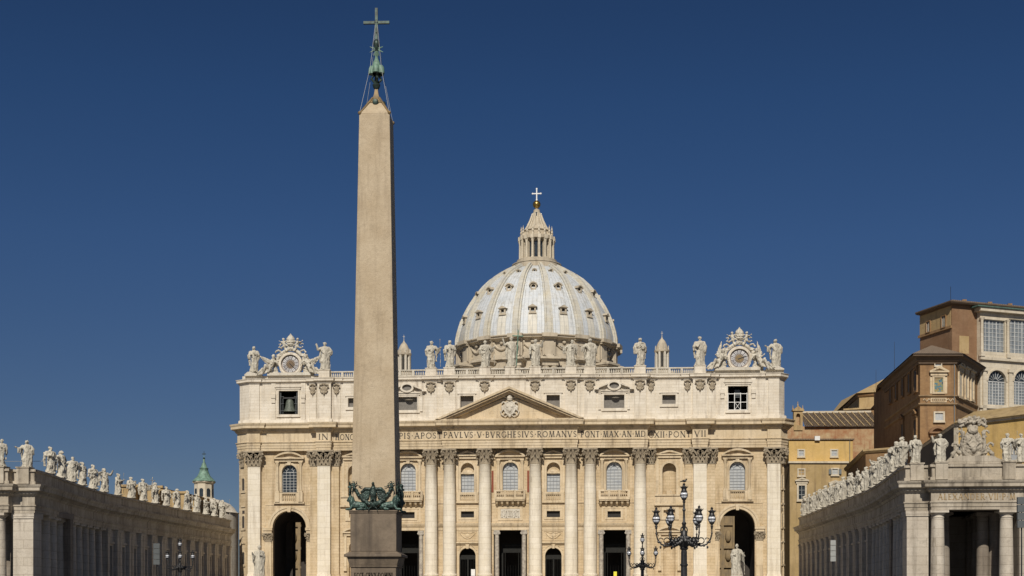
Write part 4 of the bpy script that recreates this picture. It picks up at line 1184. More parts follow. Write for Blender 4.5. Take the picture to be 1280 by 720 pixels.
# attic window frames
def wframe(cx, hw, z0, z1, y, t=.38, ear=True):
    f = MB(); f.prism(rect(cx, hw+t, z0-t, z1+t), y-.16, y+.02, [rect(cx, hw+.001, z0-.001, z1+.001)])
    if ear: f.box(cx-hw-t-.22, cx+hw+t+.22, y-.28, y+.02, z1+t-.02, z1+t+.25); f.box(cx-hw-t-.15, cx+hw+t+.15, y-.26, y+.02, z0-t-.25, z0-t+.01)
    return f
def wpane(cx, hw, z0, z1, y, mat=M_blind):
    m = MB(); m.box(cx-hw, cx+hw, y, y+.06, z0, z1); return m.build('window', mat, bas, flat=True)
M_room = plain('attic_room', (.20, .185, .165), .9)
for s_ in (-1, 1):
    wframe(s_*9.0, 1.38, 39.6, 43.5, -2.0).build('window_frame', M_attic, bas); wpane(s_*9.0, 1.5, 39.5, 43.6, -.9, M_room)
    f = wframe(s_*21.65, 2.1, 40.7, 43.5, -1.5)
    cx = s_*21.65
    for q in (-1, 1):
        f.box(cx+q*3.0-.28, cx+q*3.0+.28, -1.75, -1.5, 40.4, 44.2); f.prism([(-1.5, 42.8), (-1.5, 44.4), (-2.2, 44.4), (-1.8, 43.6)], cx+q*3.0-.25, cx+q*3.0+.25, axis='x')
    f.prism([(cx-4.1, 44.5), (cx-1.3, 45.95), (cx-1.3, 45.55), (cx-3.2, 44.8), (cx-3.2, 44.5)], -2.4, -1.5)
    f.prism([(cx+4.1, 44.5), (cx+1.3, 45.95), (cx+1.3, 45.55), (cx+3.2, 44.8), (cx+3.2, 44.5)], -2.4, -1.5)
    f.box(cx-3.6, cx+3.6, -1.95, -1.5, 44.2, 44.499)
    n_ = 18
    f.prism([(cx+1.45*math.cos(2*PI*i/n_), 45.35+1.05*math.sin(2*PI*i/n_)) for i in range(n_)], -2.15, -1.49, [[(cx+1.02*math.cos(2*PI*i/n_), 45.35+.66*math.sin(2*PI*i/n_)) for i in range(n_)]])
    f.build('window_frame', M_attic, bas)
    mb = MB(); mb.prism([(cx+1.02*math.cos(2*PI*i/n_), 45.35+.66*math.sin(2*PI*i/n_)) for i in range(n_)], -1.62, -1.52); mb.build('oval_window', M_room, bas)
    wpane(cx, 2.2, 40.6, 43.6, -.45, M_room)
    mb = MB(); mb.lathe([(0, 42.9), (.85, 43.0), (0, 43.1)], (cx+.3, -.9), n=12); mb.build('ceiling_rose', M_white, bas)
    wframe(s_*33.0, 1.38, 41.6, 43.5, -.5).build('window_frame', M_attic, bas); wpane(s_*33.0, 1.5, 41.5, 43.6, .5, M_room)
    f = wframe(s_*47.2, 2.05, 40.2, 45.2, -.3, .35); f.box(s_*47.2-3.0, s_*47.2+3.0, -.6, -.3, 45.95, 46.5)
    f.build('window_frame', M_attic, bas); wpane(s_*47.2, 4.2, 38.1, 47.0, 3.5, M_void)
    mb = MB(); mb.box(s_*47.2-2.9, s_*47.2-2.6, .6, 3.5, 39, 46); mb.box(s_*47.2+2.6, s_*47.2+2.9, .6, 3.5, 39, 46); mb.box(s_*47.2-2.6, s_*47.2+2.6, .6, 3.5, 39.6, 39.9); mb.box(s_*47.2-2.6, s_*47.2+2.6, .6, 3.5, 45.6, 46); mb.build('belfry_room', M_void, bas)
# right end: pale joinery with crossed braces; left end: bell frame
mb = MB(); y = .35; cx = 47.2
for x in (-1.95, -.62, .62, 1.95): mb.box(cx+x-.065, cx+x+.065, y, y+.15, 40.2, 43.9)
for z in (40.35, 41.95, 43.7): mb.box(cx-2.0, cx+2.0, y+.01, y+.13, z-.06, z+.06)
mb.tube([(cx-.55, y+.07, 40.4), (cx+.55, y+.07, 41.9)], .05, 5); mb.tube([(cx+.55, y+.07, 40.4), (cx-.55, y+.07, 41.9)], .05, 5)
mb.build('belfry_window', M_white, bas, flat=True)
mb = MB(); mb.box(cx-.55, cx+.55, y+.6, y+.7, 43.0, 44.6); mb.build('belfry_panel', M_panel2, bas, flat=True)
mb = MB(); cx = -47.2
for x in (-1.75, 1.75): mb.box(cx+x-.07, cx+x+.07, 0, .15, 40.2, 45.2)
for x in (-1.35, 1.35): mb.box(cx+x-.05, cx+x+.05, .3, .4, 40.2, 43.6)
for z in (41.0, 42.5, 44.0): mb.box(cx-1.95, cx-1.1, .1, .18, z, z+.08); mb.box(cx+1.1, cx+1.95, .1, .18, z, z+.08)
mb.build('bell_frame', M_panel2, bas, flat=True)
bell = thing('bell', 'large dark bronze bell hanging in the left attic opening', 'bell', (-47.2, .9, 41.2))
mb = MB()
mb.lathe([(1.38, 40.9), (1.32, 41.1), (1.1, 41.5), (.92, 42.3), (.82, 43.0), (.65, 43.4), (.3, 43.6), (0, 43.62)], (-47.2, .9), n=20)
mb.build('bell_body', M_bell, bell)
mb = MB(); mb.box(-48.7, -45.7, .75, 1.05, 43.7, 44.0); mb.tube([(-47.2, .9, 43.4), (-47.2, .9, 43.8)], .14, 6); mb.build('headstock', M_iron, bell)
mb = MB(); mb.ell((-47.2, .9, 41.1), .16, 8); mb.tube([(-47.2, .9, 41.1), (-47.2, .9, 42.8)], .05, 5); mb.build('clapper', M_iron, bell)

# ---- balustrade on the attic
ZB0, ZB1 = 47.75, 49.2
SX = [(5.27, -2.05), (12.7, -2.05), (16.6, -1.6), (27.0, -1.6), (39.35, -1.2)]
def brow(x0, x1, y):
    mb.box(x0, x1, y-.1, y+.5, ZB0, ZB0+.3); mb.box(x0, x1, y-.14, y+.54, ZB1-.25, ZB1)
    L = x1-x0; k = max(1, round(L/2.6))
    for i in range(k):
        a = x0 + L*i/k; b = x0 + L*(i+1)/k
        if i: mb.box(a-.22, a+.22, y-.12, y+.52, ZB0+.3, ZB1-.25)
        m_ = max(2, int((b-a)/.42))
        for j in range(m_):
            x = a + (b-a)*(j+.5)/m_
            mb.lathe([(.10, ZB0+.3), (.17, ZB0+.5), (.18, ZB0+.6), (.09, ZB0+1.0), (.15, ZB1-.25)], (x, y+.2), n=6)
mb = MB()
for a, b, y in ((-11.7, -6.3, -1.9), (-4.3, -1.0, -1.9), (1.0, 4.3, -1.9), (6.3, 11.7, -1.9)): brow(a, b, y)
for s_ in (-1, 1):
    for a, b, y in ((13.7, 15.6, -1.6), (17.6, 26.0, -1.4), (28.0, 38.2, -.4)):
        a, b = sorted((s_*a, s_*b)); brow(a, b, y)
mb.build('balustrade', M_balus, bas)
for s_ in (-1, 0, 1):
    for x, y in (SX if s_ else [(0, -2.05)]):
        mb = MB(); hwp = 1.15 if x else 1.0
        mb.box(s_*x-hwp, s_*x+hwp, y-.25, y+1.5, ZB0, 49.3); mb.box(s_*x-hwp-.1, s_*x+hwp+.1, y-.35, y+1.6, 49.3, 49.45)
        mb.build('statue_pedestal', M_attic, bas)
for s_ in (-1, 1):   # end parapet under the clocks
    mb = MB(); a, b = sorted((s_*40.5, 56.7 if s_ > 0 else -57.3)); mb.box(a, b, .3, 3.0, ZB0, 48.5)
    a, b = sorted((s_*42.5, s_*51.8)); mb.box(a, b, -.35, 2.5, 48.5, 49.1)
    a, b = sorted((s_*53.0, s_*56.7)); mb.prism([(a, 48.5), (b, 48.5), (b, 48.7 if s_ > 0 else 48.7), ((a+b)/2+.6*s_, 49.35), ((a+b)/2-1.2, 49.35), (a, 48.8)], -.3, 2.4)
    mb.build('end_parapet', M_balus, bas)
# body of the church behind the front
mb = MB()
mb.box(-56.1, 56.1, 16.0, 24, ZP, 47.5) if False else None
mb.box(-42, 42, 16.01, 96, ZP, 44.5); mb.box(-36, 36, 96.01, 215, ZP, 46); mb.box(-56.1, 56.1, 4.6, 16.0, 31.5, 47.3)
mb.prism([(-14, 44.5), (14, 44.5), (0, 52)], 16.5, 118)
mb.build('nave', M_cream, bas)

# ================================================================== dome
DX, DY = -2.0, 145.0
PROF = [(25.4, 80.0), (25.35, 82.0), (24.9, 84.2), (24.2, 86.6), (23.1, 89.3), (22.0, 91.5), (20.6, 93.8), (19.0, 96.1), (17.0, 98.6), (14.9, 100.6), (12.4, 102.3), (10.2, 103.6), (7.9, 104.8)]
PROF = [(r*.988, z) for r, z in PROF]
# arc length
al = [0]
for (r0, z0), (r1, z1) in zip(PROF, PROF[1:]): al.append(al[-1] + math.hypot(r1-r0, z1-z0))
def dome_r(z):
    for (r0, z0), (r1, z1) in zip(PROF, PROF[1:]):
        if z0 <= z <= z1: return r0 + (r1-r0)*(z-z0)/(z1-z0), math.atan2(z1-z0, r0-r1)
mb = MB(); mb.lathe(PROF, (DX, DY), n=160, uvs=(16, .5, al)); 
dome = mb.build('dome', M_dome, bas, smooth=60)
for k in range(16):
    a = -PI/2 + (k+.5)*PI/8
    mb = MB(); d = Vector((math.cos(a), math.sin(a), 0)); t = Vector((-d.y, d.x, 0)); C0 = Vector((DX, DY, 0))
    rows = []
    for i, (r, z) in enumerate(PROF):
        wd = 1.05*(r/25.4)**.7 + .22
        if i == 0: nn = Vector((1, 0))
        r0, z0 = PROF[max(0, i-1)]; r1, z1 = PROF[min(len(PROF)-1, i+1)]
        nv = Vector((z1-z0, r0-r1)).normalized()
        row = []
        for off, e in ((-1, -.3), (-1, .5), (-.55, .52), (-.5, 1.0), (.5, 1.0), (.55, .52), (1, .5), (1, -.3)):
            rr = r + nv.x*e; zz = z + nv.y*e
            row.append(mb.v(C0 + d*rr + t*off*wd + Vector((0, 0, zz))))
        rows.append(row)
    for A, B in zip(rows, rows[1:]):
        for j in range(7): mb.bm.faces.new([A[j], A[j+1], B[j+1], B[j]])
    mb.bm.faces.new(rows[0]); mb.bm.faces.new(rows[-1][::-1])
    mb.build('rib', M_rib, dome)
def dormer(k, z, s, kind):
    a = -PI/2 + k*PI/8; r, sl_ = dome_r(z)
    mb = MB()
    mb.T = Matrix.Translation((DX, DY, z)) @ Matrix.Rotation(a + PI/2, 4, 'Z') @ Matrix.Translation((0, -r, 0))
    back = .5 + .9*s/math.tan(sl_) + .6
    if kind == 0:
        mb.prism(rect(0, .95*s, -.9*s, .75*s), -.55*s, back, [rect(0, .5*s, -.45*s, .5*s)])
        mb.prism([(-1.35*s, .75*s), (1.35*s, .75*s), (0, 1.55*s)], -.95*s, back+.5)
        mb.box(-1.1*s, 1.1*s, -.8*s, 0, -1.15*s, -.9*s)
    else:
        c = lambda rr, n_=14: [(rr*math.cos(2*PI*i/n_), rr*math.sin(2*PI*i/n_)) for i in range(n_)]
        mb.prism(c(1.0*s), -.6*s, back, [c(.6*s)])
        mb.prism(segtop(0, 1.35*s, .35*s, 1.0*s) + segtop(0, 1.0*s, .3*s, .7*s)[::-1], -1.0*s, back+.4)
        mb.box(-.8*s, .8*s, -.8*s, 0, -1.25*s, -.85*s)
    f = mb.build('dormer', M_drum, dome)
    m = MB(); m.T = Matrix.Translation((DX, DY, z)) @ Matrix.Rotation(a + PI/2, 4, 'Z') @ Matrix.Translation((0, -r, 0))
    return f, m
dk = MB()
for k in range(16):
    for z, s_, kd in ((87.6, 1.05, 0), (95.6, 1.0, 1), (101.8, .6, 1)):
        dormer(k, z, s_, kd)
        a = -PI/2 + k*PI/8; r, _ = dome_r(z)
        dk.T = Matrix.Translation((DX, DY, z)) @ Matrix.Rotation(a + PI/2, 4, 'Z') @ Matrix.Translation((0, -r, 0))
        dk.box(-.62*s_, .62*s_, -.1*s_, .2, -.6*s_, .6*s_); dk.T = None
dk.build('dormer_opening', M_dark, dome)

drum = MB()
drum.lathe([(24.4, 44), (24.4, 73.4), (24.8, 73.6), (24.8, 74.3), (24.3, 74.4), (24.3, 78.4), (24.7, 78.5), (25.0, 78.9), (26.0, 79.1), (26.05, 79.5), (26.5, 79.7), (26.5, 80.0), (25.3, 80.25), (24, 80.25)], (DX, DY), n=96)
drum = drum.build('drum', M_drum, bas)
def polar(a): return Matrix.Translation((DX, DY, 0)) @ Matrix.Rotation(a + PI/2, 4, 'Z')
for k in range(16):
    a = -PI/2 + (k+.5)*PI/8
    mb = MB(); mb.T = polar(a)
    # attic pier below each rib, twin half-columns and the buttress with its broken entablature
    mb.box(-2.0, 2.0, -25.5, -23.5, 73.6, 78.5); mb.box(-1.4, 1.4, -25.8, -25.4, 73.9, 78.3); mb.box(-2.3, 2.3, -27.2, -24, 79.0, 80.1); mb.box(-2.1, 2.1, -26.4, -24, 78.5, 79.0)
    mb.box(-2.4, 2.4, -28.2, -24, 70.2, 71.6); mb.box(-2.8, 2.8, -29.0, -24, 71.6, 72.0); mb.box(-3.1, 3.1, -29.5, -24, 72.0, 72.6)
    mb.prism([(-24.2, 72.6), (-28.6, 72.6), (-28.2, 73.1), (-26, 73.6), (-25, 75.6), (-24.2, 76)], -1.2, 1.2, axis='x')
    mb.box(-2.0, 2.0, -27.0, -24, 55, 70.2)
    for x in (-1.25, 1.25): mb.lathe([(.8, 56), (.75, 68), (1.15, 70.1)], (x, -27.1), n=10)
    mb.T = None; mb.build('buttress', M_drum, drum)
    a = -PI/2 + k*PI/8
    mb = MB(); mb.T = polar(a)
    # garland swag on the attic panel and the pedimented window below
    mb.tube([(-2.6 + .52*i, -24.55 + .06*abs(i-5)*.5, 77.6 - 1.7*math.sin(PI*i/10)) for i in range(11)], .38, 7)
    for q in (-1, 1):
        mb.tube([(q*2.6, -24.4, 77.8), (q*2.9, -24.3, 76.5), (q*2.7, -24.3, 75.2)], .28, 6, .14); mb.ell((q*2.65, -24.5, 77.9), .5, 8)
    mb.ell((0, -24.7, 77.9), (.6, .4, .5), 8)
    mb.box(-2.2, 2.2, -25.2, -24.2, 60, 69.0); mb.box(-2.6, 2.6, -25.9, -24.2, 69.0, 69.5)
    mb.prism([(-2.9, 69.5), (2.9, 69.5), (0, 71.2)] if k % 2 == 0 else [(-2.9, 69.5), (2.9, 69.5)] + [(x, z) for x, z in segtop(0, 2.9, 69.5, 1.5)[::-1]][1:-1], -26.3, -24.2)
    mb.box(-3.2, 3.2, -25.3, -24.1, 72.9, 73.6)
    mb.T = None; mb.build('drum_window_frame', M_drum, drum)
# lantern
lt = MB()
lt.lathe([(7.4, 104.4), (8.0, 104.5), (8.1, 104.9), (7.7, 105.0), (7.7, 106.3), (7.9, 106.4), (7.9, 106.6), (6.4, 106.7), (6.4, 107.9), (4.0, 107.9), (4.0, 114.2), (5.6, 114.3), (5.7, 115.2), (5.3, 115.4),
          (4.3, 115.5), (4.3, 116.9), (4.7, 117.2), (3.9, 117.5), (3.0, 118.6), (2.2, 120.2), (1.4, 122.4), (1.0, 123.8), (1.05, 124.2), (.45, 124.5), (.4, 124.9)], (DX, DY), n=32)
lt = lt.build('lantern', M_drum, dome)
lp = MB()
for k in range(16):
    a = -PI/2 + (k+.5)*PI/8
    lp.T = polar(a)
    lp.box(-.42, .42, -5.75, -3.9, 107.8, 108.3)
    for x in (-.0,): lp.lathe([(.42, 108.2), (.38, 113.2), (.6, 114.0)], (x, -5.3), n=8)
    lp.box(-.5, .5, -5.95, -4.0, 114.0, 115.3); lp.box(-.25, .25, -4.9, -3.9, 108, 114)
    lp.lathe([(.35, 115.5), (.2, 116.2), (.42, 116.6), (.15, 117.2), (.3, 117.6), (.1, 118.2), (0, 118.9)], (0, -4.95), n=7)
    lp.tube([(0, -4.1, 117.2), (0, -3.1, 118.9), (0, -2.2, 120.8), (0, -1.4, 123.0)], .18, 5)
    lp.prism([(-5.3, 115.3), (-4.2, 115.3), (-4.2, 117.0)], -.2, .2, axis='x')
lp.T = None; lp.build('lantern_column', M_cream, dome)
lw = MB()
for k in range(16):
    lw.T = polar(-PI/2 + k*PI/8); lw.prism(arch(0, .5, 108.4, 113.4), -4.08, -3.9); lw.prism(arch(0, .4, 122.0, 123.2), -1.55, -1.2) if k % 4 == 0 else None
lw.T = None; lw.build('lantern_window', M_glass, dome)
lw = MB()
for k in (1, 2, 3, 13, 14, 15):
    lw.T = polar(-PI/2 + k*PI/8); lw.box(-.52, .52, -4.03, -3.98, 108.3, 111.4)
lw.T = None
mb = MB(); mb.ell((DX, DY, 126.0), 1.25, 20); mb.lathe([(.5, 124.6), (.3, 124.9), (.35, 125)], (DX, DY), n=10); mb.build('gilt_ball', M_gold, dome)
mb = MB(); mb.box(DX-.17, DX+.17, DY-.12, DY+.12, 127.2, 130.9); mb.box(DX-1.25, DX+1.25, DY-.119, DY+.119, 129.3, 129.62)
for p in ((DX-1.3, 129.46), (DX+1.3, 129.46), (DX, 131.0), (DX, 127.5)): mb.ell((p[0], DY, p[1]), (.3, .18, .3), 8)
mb.build('dome_cross', M_white, dome)

# minor cupolas
for s_ in (-1, 1):
    cx, cy = s_*36.7 - 1.0, 100.0
    mb = MB()
    mb.lathe([(8.5, 44), (8.5, 56), (9.0, 56.3), (9.0, 57), (8.2, 57.2), (7.6, 60), (6.0, 62.6), (3.6, 64.6), (2.6, 65.2), (2.6, 65.8), (1.3, 65.9), (1.3, 70.3), (2.15, 70.5), (2.2, 71.0), (1.7, 71.2), (1.55, 72.2), (.9, 73.6), (.3, 74.3), (.22, 74.5), (.12, 74.7), (.08, 75.2), (0, 75.4)], (cx, cy), n=24)
    cu = mb.build('cupola', M_drum, bas)
    mb = MB()
    for k in range(8):
        a = k*PI/4 + PI/8; mb.T = Matrix.Translation((cx, cy, 0)) @ Matrix.Rotation(a, 4, 'Z')
        mb.box(1.45, 2.05, -.28, .28, 65.8, 70.5); mb.lathe([(.2, 71), (.1, 71.6), (.16, 71.9), (0, 72.3)], (1.95, 0), n=6)
    mb.T = None
    mb.tube([(cx, cy, 75), (cx, cy, 76.4)], .06, 5); mb.box(cx-.3, cx+.3, cy-.04, cy+.04, 75.8, 75.9)
    mb.build('cupola_lantern', M_balus, cu)
    mb = MB()
    for k in range(8):
        mb.T = Matrix.Translation((cx, cy, 0)) @ Matrix.Rotation(k*PI/4, 4, 'Z'); mb.box(1.15, 1.36, -.4, .4, 66.2, 69.8)
    mb.T = None; mb.build('cupola_window', M_dark, cu)

# ================================================================== statues on the front
GF = 'saint statues along the facade balustrade'
ME_CHRIST = statue_mesh('statue_cross_bearer', 77, A_up_r, ((.17, -.02, .66), (.16, -.12, .74)), None, True, .02, 1.0)
facade = [(-39.35, -.5, 1, 5.75, 'bearded stone saint raising one arm, between the left clock and the obelisk'),
 (-16.6, -.85, 2, 5.6, 'stone saint holding a staff, first on the balustrade right of the obelisk'),
 (-12.7, -1.3, 3, 5.6, 'stone saint with hands at the chest, at the left edge of the great dome'),
 (-5.27, -1.3, 8, 5.5, 'stone saint before the dome, just left of the cross bearer'),
 (5.27, -1.3, 5, 5.6, 'stone saint with one arm up, just right of the cross bearer'),
 (12.7, -1.3, 4, 5.4, 'stone saint leaning in a twisted cloak, in front of the dome right of centre'),
 (16.6, -.85, 7, 5.7, 'stone saint with a hand on the hip, before the right edge of the dome'),
 (27.0, -.85, 9, 5.7, 'stone saint with a child-sized bundle, left of the right small cupola'),
 (39.35, -.5, 0, 5.9, 'broad bearded stone saint holding a book, left of the right clock'),
 (-55.0, .9, 3, 5.4, 'stone saint standing alone on the far left end of the facade roof'),
 (55.0, .9, 7, 5.5, 'stone saint standing alone on the far right end of the facade roof')]
for x, y, vi, h, lab in facade:
    z = 49.6 if abs(x) < 50 else 49.5
    place_statue(STAT[vi][1], (x, y, z), h, R(4)*(1 if x < 0 else -1), lab, GF)
ch = thing('cross_bearer_statue', 'tallest stone figure at the middle of the balustrade holding a dark cross', 'statue', (.25, -1.3, 49.6), GF)
o = bpy.data.objects.new('figure', ME_CHRIST); COL.objects.link(o); o.parent = ch; o.scale = (7.4, 7.2, 6.2)
mb = MB(); mb.tube([(1.35, -2.15, 49.7), (1.75, -2.15, 57.1)], .13, 6); mb.tube([(.5, -2.15, 55.9), (2.8, -2.15, 55.75)], .13, 6); mb.build('cross', M_verdi, ch)

# ================================================================== clocks
def angel(mb, sx, flip, wing_up=True):
    """reclining winged figure leaning against the dial; sx = +1 on the right side"""
    P = lambda x, y, z: (flip*x, y, z)
    mb.cap(P(5.0, -.6, .9), P(4.2, -.8, 2.2), .62, .5)      # torso
    mb.cap(P(4.2, -.8, 2.2), P(4.0, -.9, 2.6), .5, .3)
    mb.ell(P(3.95, -1.0, 3.05), (.36, .4, .45), 10)         # head
    for k in range(6): mb.ell(P(4.0+.25*math.cos(k), -.85+.2*math.sin(k*2), 3.25), .17, 6)
    mb.cap(P(5.0, -.8, .8), P(5.6, -1.5, 1.3), .42, .33); mb.cap(P(5.6, -1.5, 1.3), P(6.3, -1.5, -.3), .3, .17)
    mb.cap(P(5.1, -.6, .6), P(6.3, -1.1, .7), .42, .3); mb.cap(P(6.3, -1.1, .7), P(7.3, -1.2, -.1), .28, .16)
    mb.ell(P(7.5, -1.4, -.2), (.3, .2, .12), 8); mb.ell(P(6.4, -1.75, -.45), (.18, .32, .12), 8)
    mb.cap(P(4.35, -.9, 2.35), P(5.0, -1.2, 1.9), .22, .18); mb.cap(P(5.0, -1.2, 1.9), P(5.6, -1.4, 2.3), .17, .1)
    mb.cap(P(3.9, -.9, 2.3), P(3.2, -1.0, 2.0), .22, .17); mb.cap(P(3.2, -1.0, 2.0), P(2.9, -1.1, 1.4), .16, .1)
    for k in range(7):                                       # drapery
        mb.cap(P(4.6+.2*k, -1.0, 1.2-.1*k), P(5.0+.35*k, -1.2, .1-.08*k), .2, .12)
    base = Vector(P(4.6, -.2, 2.2))
    for k in range(8):                                       # wing feathers
        if wing_up: tip = Vector(P(4.2+.16*k, .1, 5.0-.32*k))
        else: tip = Vector(P(7.4-.25*k, .1, 3.5-.28*k))
        mb.cap(base, base + (tip-base)*.55, .26, .2); mb.cap(base + (tip-base)*.5, tip, .17, .07)
def clock(cx, flipang, label, hand_a, hand_b, lit):
    zc = 51.0 if cx < 0 else 51.05
    root = thing('clock', label, 'clock', (cx, .6, 48.5), 'clocks on the facade roof')
    y = .6
    mb = MB(); n_ = 48
    circ = lambda r: [(cx + r*math.cos(2*PI*i/n_), zc + r*math.sin(2*PI*i/n_)) for i in range(n_)]
    mb.prism(circ(2.35), y-.35, y+1.2, [circ(2.0)]); mb.prism(circ(2.55), y-.2, y+1.1, [circ(2.351)])
    mb.build('dial_rim', M_attic, root)
    mb = MB(); mb.prism(circ(2.0), y+.1, y+.9); d = mb.build('dial', M_dialbrown, root, flat=True)
    mb = MB(); mb.prism(circ(1.72), y+.06, y+.099, [circ(.98)]); mb.build('numeral_ring', M_dialdark, d, flat=True)
    mb = MB()
    for k in range(12):       # white enamel tablets
        a = k*PI/6 + PI/12*0
        mb.T = Matrix.Translation((cx, 0, zc)) @ Matrix.Rotation(-a, 4, 'Y')
        mb.prism([(-.2, 1.04), (.2, 1.04), (.31, 1.68), (-.31, 1.68)], y+.02, y+.055)
    mb.T = None; mb.build('numeral_tablet', M_dial, d, flat=True)
    mb = MB()
    NUM = ['XII', 'I', 'II', 'III', 'IIII', 'V', 'VI', 'VII', 'VIII', 'IX', 'X', 'XI']
    for k, t in enumerate(NUM):
        mb.T = Matrix.Translation((cx, 0, zc)) @ Matrix.Rotation(k*PI/6, 4, 'Y')
        wd = min(.42, .13*len(t)+.04)
        letters(mb, t, -wd/2, wd/2, 1.14, .44, y+.02, .012)
        mb.T = None
    mb.build('numerals', M_dialdark, d, flat=True)
    mb = MB()
    c2 = lambda r: [(cx + r*math.cos(2*PI*i/24), zc + r*math.sin(2*PI*i/24)) for i in range(24)]
    mb.prism(c2(.72), y+.03, y+.09)
    for k in range(16):
        mb.T = Matrix.Translation((cx, 0, zc)) @ Matrix.Rotation(k*PI/8, 4, 'Y'); mb.prism([(-.09, .7), (.09, .7), (0, .96)], y+.03, y+.09)
    mb.T = None; mb.build('gilt_sun', M_gilt if lit else M_gilt2, d, flat=True)
    mb = MB()
    mb.T = Matrix.Translation((cx, 0, zc)) @ Matrix.Rotation(hand_a, 4, 'Y'); mb.prism([(-.09, -.3), (.09, -.3), (.05, 1.3), (0, 1.5), (-.05, 1.3)], y-.06, y-.02)
    mb.build('clock_hand', M_iron, d, flat=True)
    # carved surround: scrolls, putti, crossed keys, tiara, two angels
    mb = MB()
    for s_ in (-1, 1):
        mb.tube([(s_*2.7, 0, -1.9), (s_*3.0, -.2, -.8), (s_*2.9, -.1, .6), (s_*2.3, 0, 1.7), (s_*1.5, 0, 2.4), (s_*.7, 0, 2.9)], .38, 8)
        mb.tube([(s_*(2.4 + .5*math.cos(t)), -.2, 2.35 + .5*math.sin(t)) for t in [i*.55 for i in range(11)]], .17, 6)
        mb.tube([(s_*(3.6 + .45*math.cos(t)), -.2, .3 + .6*math.sin(t)) for t in [i*.6 for i in range(10)]], .18, 6)
        mb.tube([(s_*(1.7), 0, 3.2), (s_*2.3, -.1, 3.5), (s_*1.9, -.1, 4.1)], .16, 6)
        # putto beside the tiara
        mb.cap((s_*1.15, -.3, 3.6), (s_*1.35, -.3, 4.5), .36, .28); mb.ell((s_*1.35, -.4, 5.0), .26, 8)
        mb.cap((s_*1.4, -.3, 4.4), (s_*.7, -.5, 4.7), .15, .1); mb.cap((s_*1.5, -.2, 4.4), (s_*2.3, -.1, 4.8), .18, .08)
        mb.cap((s_*1.2, -.3, 3.6), (s_*1.9, -.5, 3.3), .2, .13); mb.cap((s_*1.1, -.3, 3.5), (s_*.9, -.5, 2.8), .2, .13)
        mb.cap((s_*1.6, .1, 4.5), (s_*2.4, .2, 4.1), .2, .08)
        mb.tube([(-s_*.8, -.5, 2.6), (s_*1.4, -.6, 4.3)], .12, 6)
        mb.box(*sorted((s_*2.6, s_*4.4)), -.5, .7, -2.3, -1.5)
        rr = random.Random(int(cx)+s_)
        for k in range(46):     # carved foliage lumps filling the volute wings
            t = rr.random(); xx = 2.6 + 2.0*rr.random()*(1-.5*t); zz = -1.9 + 4.0*t
            mb.ell((s_*xx*(1-.15*t), rr.uniform(-.3, .1), zz*.9), (rr.uniform(.2, .4), .3, rr.uniform(.2, .45)), 7)
    mb.ell((0, -.3, 3.1), (.8, .45, .5), 10)
    mb.lathe([(.5, 3.6), (.78, 3.9), (.66, 4.1), (.84, 4.35), (.74, 4.6), (.80, 4.9), (.72, 5.2), (.45, 5.6), (.15, 5.85), (.12, 6.05), (0, 6.3)], (0, -.3), n=14)
    mb.box(-4.3, 4.3, -.4, .9, -2.4, -2.05)
    for k in range(12): mb.ell((-3.6+.65*k, -.45, -2.0+.12*math.sin(k*2.1)), (.32, .22, .24), 7)
    me = remesh(mb, 'clock_surround', M_statue_big, .085, .13, 2.6, 5, .8)
    part('carved_surround', me, root, (cx, y+.5, zc), 0, (1.12, 1.15, 1.06))
    for fl in (-1, 1):
        mb = MB(); up = (cx > 0) if True else False
        angel(mb, 1, fl, wing_up=(cx > 0))
        me = remesh(mb, 'angel', M_statue_big, .075, .10, 3.0, 6+fl, .7)
        o = part('angel', me, root, (cx - fl*.55, y+.2, zc-1.95)); o.scale = (1.0, 1.15, 1.12)
    return root
M_statue_big = stone('clock_group_marble', (.62, .58, .49), (.50, .455, .37), dirtamt=1.0, streak=.65, dirt=(.09, .075, .06), ns=1.6, bump=.2)
clock(-47.0, 0, 'pale round clock above the bell, with a dull dark centre', R(135), 0, False)
clock(47.6, 0, 'pale round clock at right end of the facade, bright gold centre', R(70), 0, True)

# large statues before the facade
def big_saint(loc, h, vi, label, rz):
    r_ = thing('apostle_statue', label, 'statue', (loc[0], loc[1], 0), 'large apostle statues before the facade')
    o = bpy.data.objects.new('figure', vi); COL.objects.link(o); o.parent = r_; o.location = (0, 0, loc[2]); o.scale = (h,)*3; o.rotation_euler = (0, 0, rz)
    mb = MB(); x, y = loc[0], loc[1]
    mb.box(x-1.5, x+1.5, y-1.5, y+1.5, 0, .5); mb.box(x-1.2, x+1.2, y-1.2, y+1.2, .5, loc[2]-.55); mb.box(x-1.4, x+1.4, y-1.4, y+1.4, loc[2]-.55, loc[2]-.15)
    mb.build('pedestal', M_cream, r_)
ME_PETER = statue_mesh('statue_peter', 101, ((-.17, -.05, .66), (-.20, -.15, .74)), A_chest_l, None, True, .02, 1.35, amp=.018)
ME_PAUL = statue_mesh('statue_paul', 102, A_book_r, ((.18, -.04, .68), (.22, -.10, .64)), 'sword', True, -.02, 1.3, amp=.018)
p = W(324, 682, 240); big_saint((p.x, p.y, p.z-5.6), 5.6, ME_PETER, 'big weathered stone apostle pointing, in front of the left archway', R(12))
p = W(921, 680, 240); big_saint((p.x, p.y, p.z-5.7), 5.7, ME_PAUL, 'big pale stone apostle with a sword, in front of the right archway', R(-8))
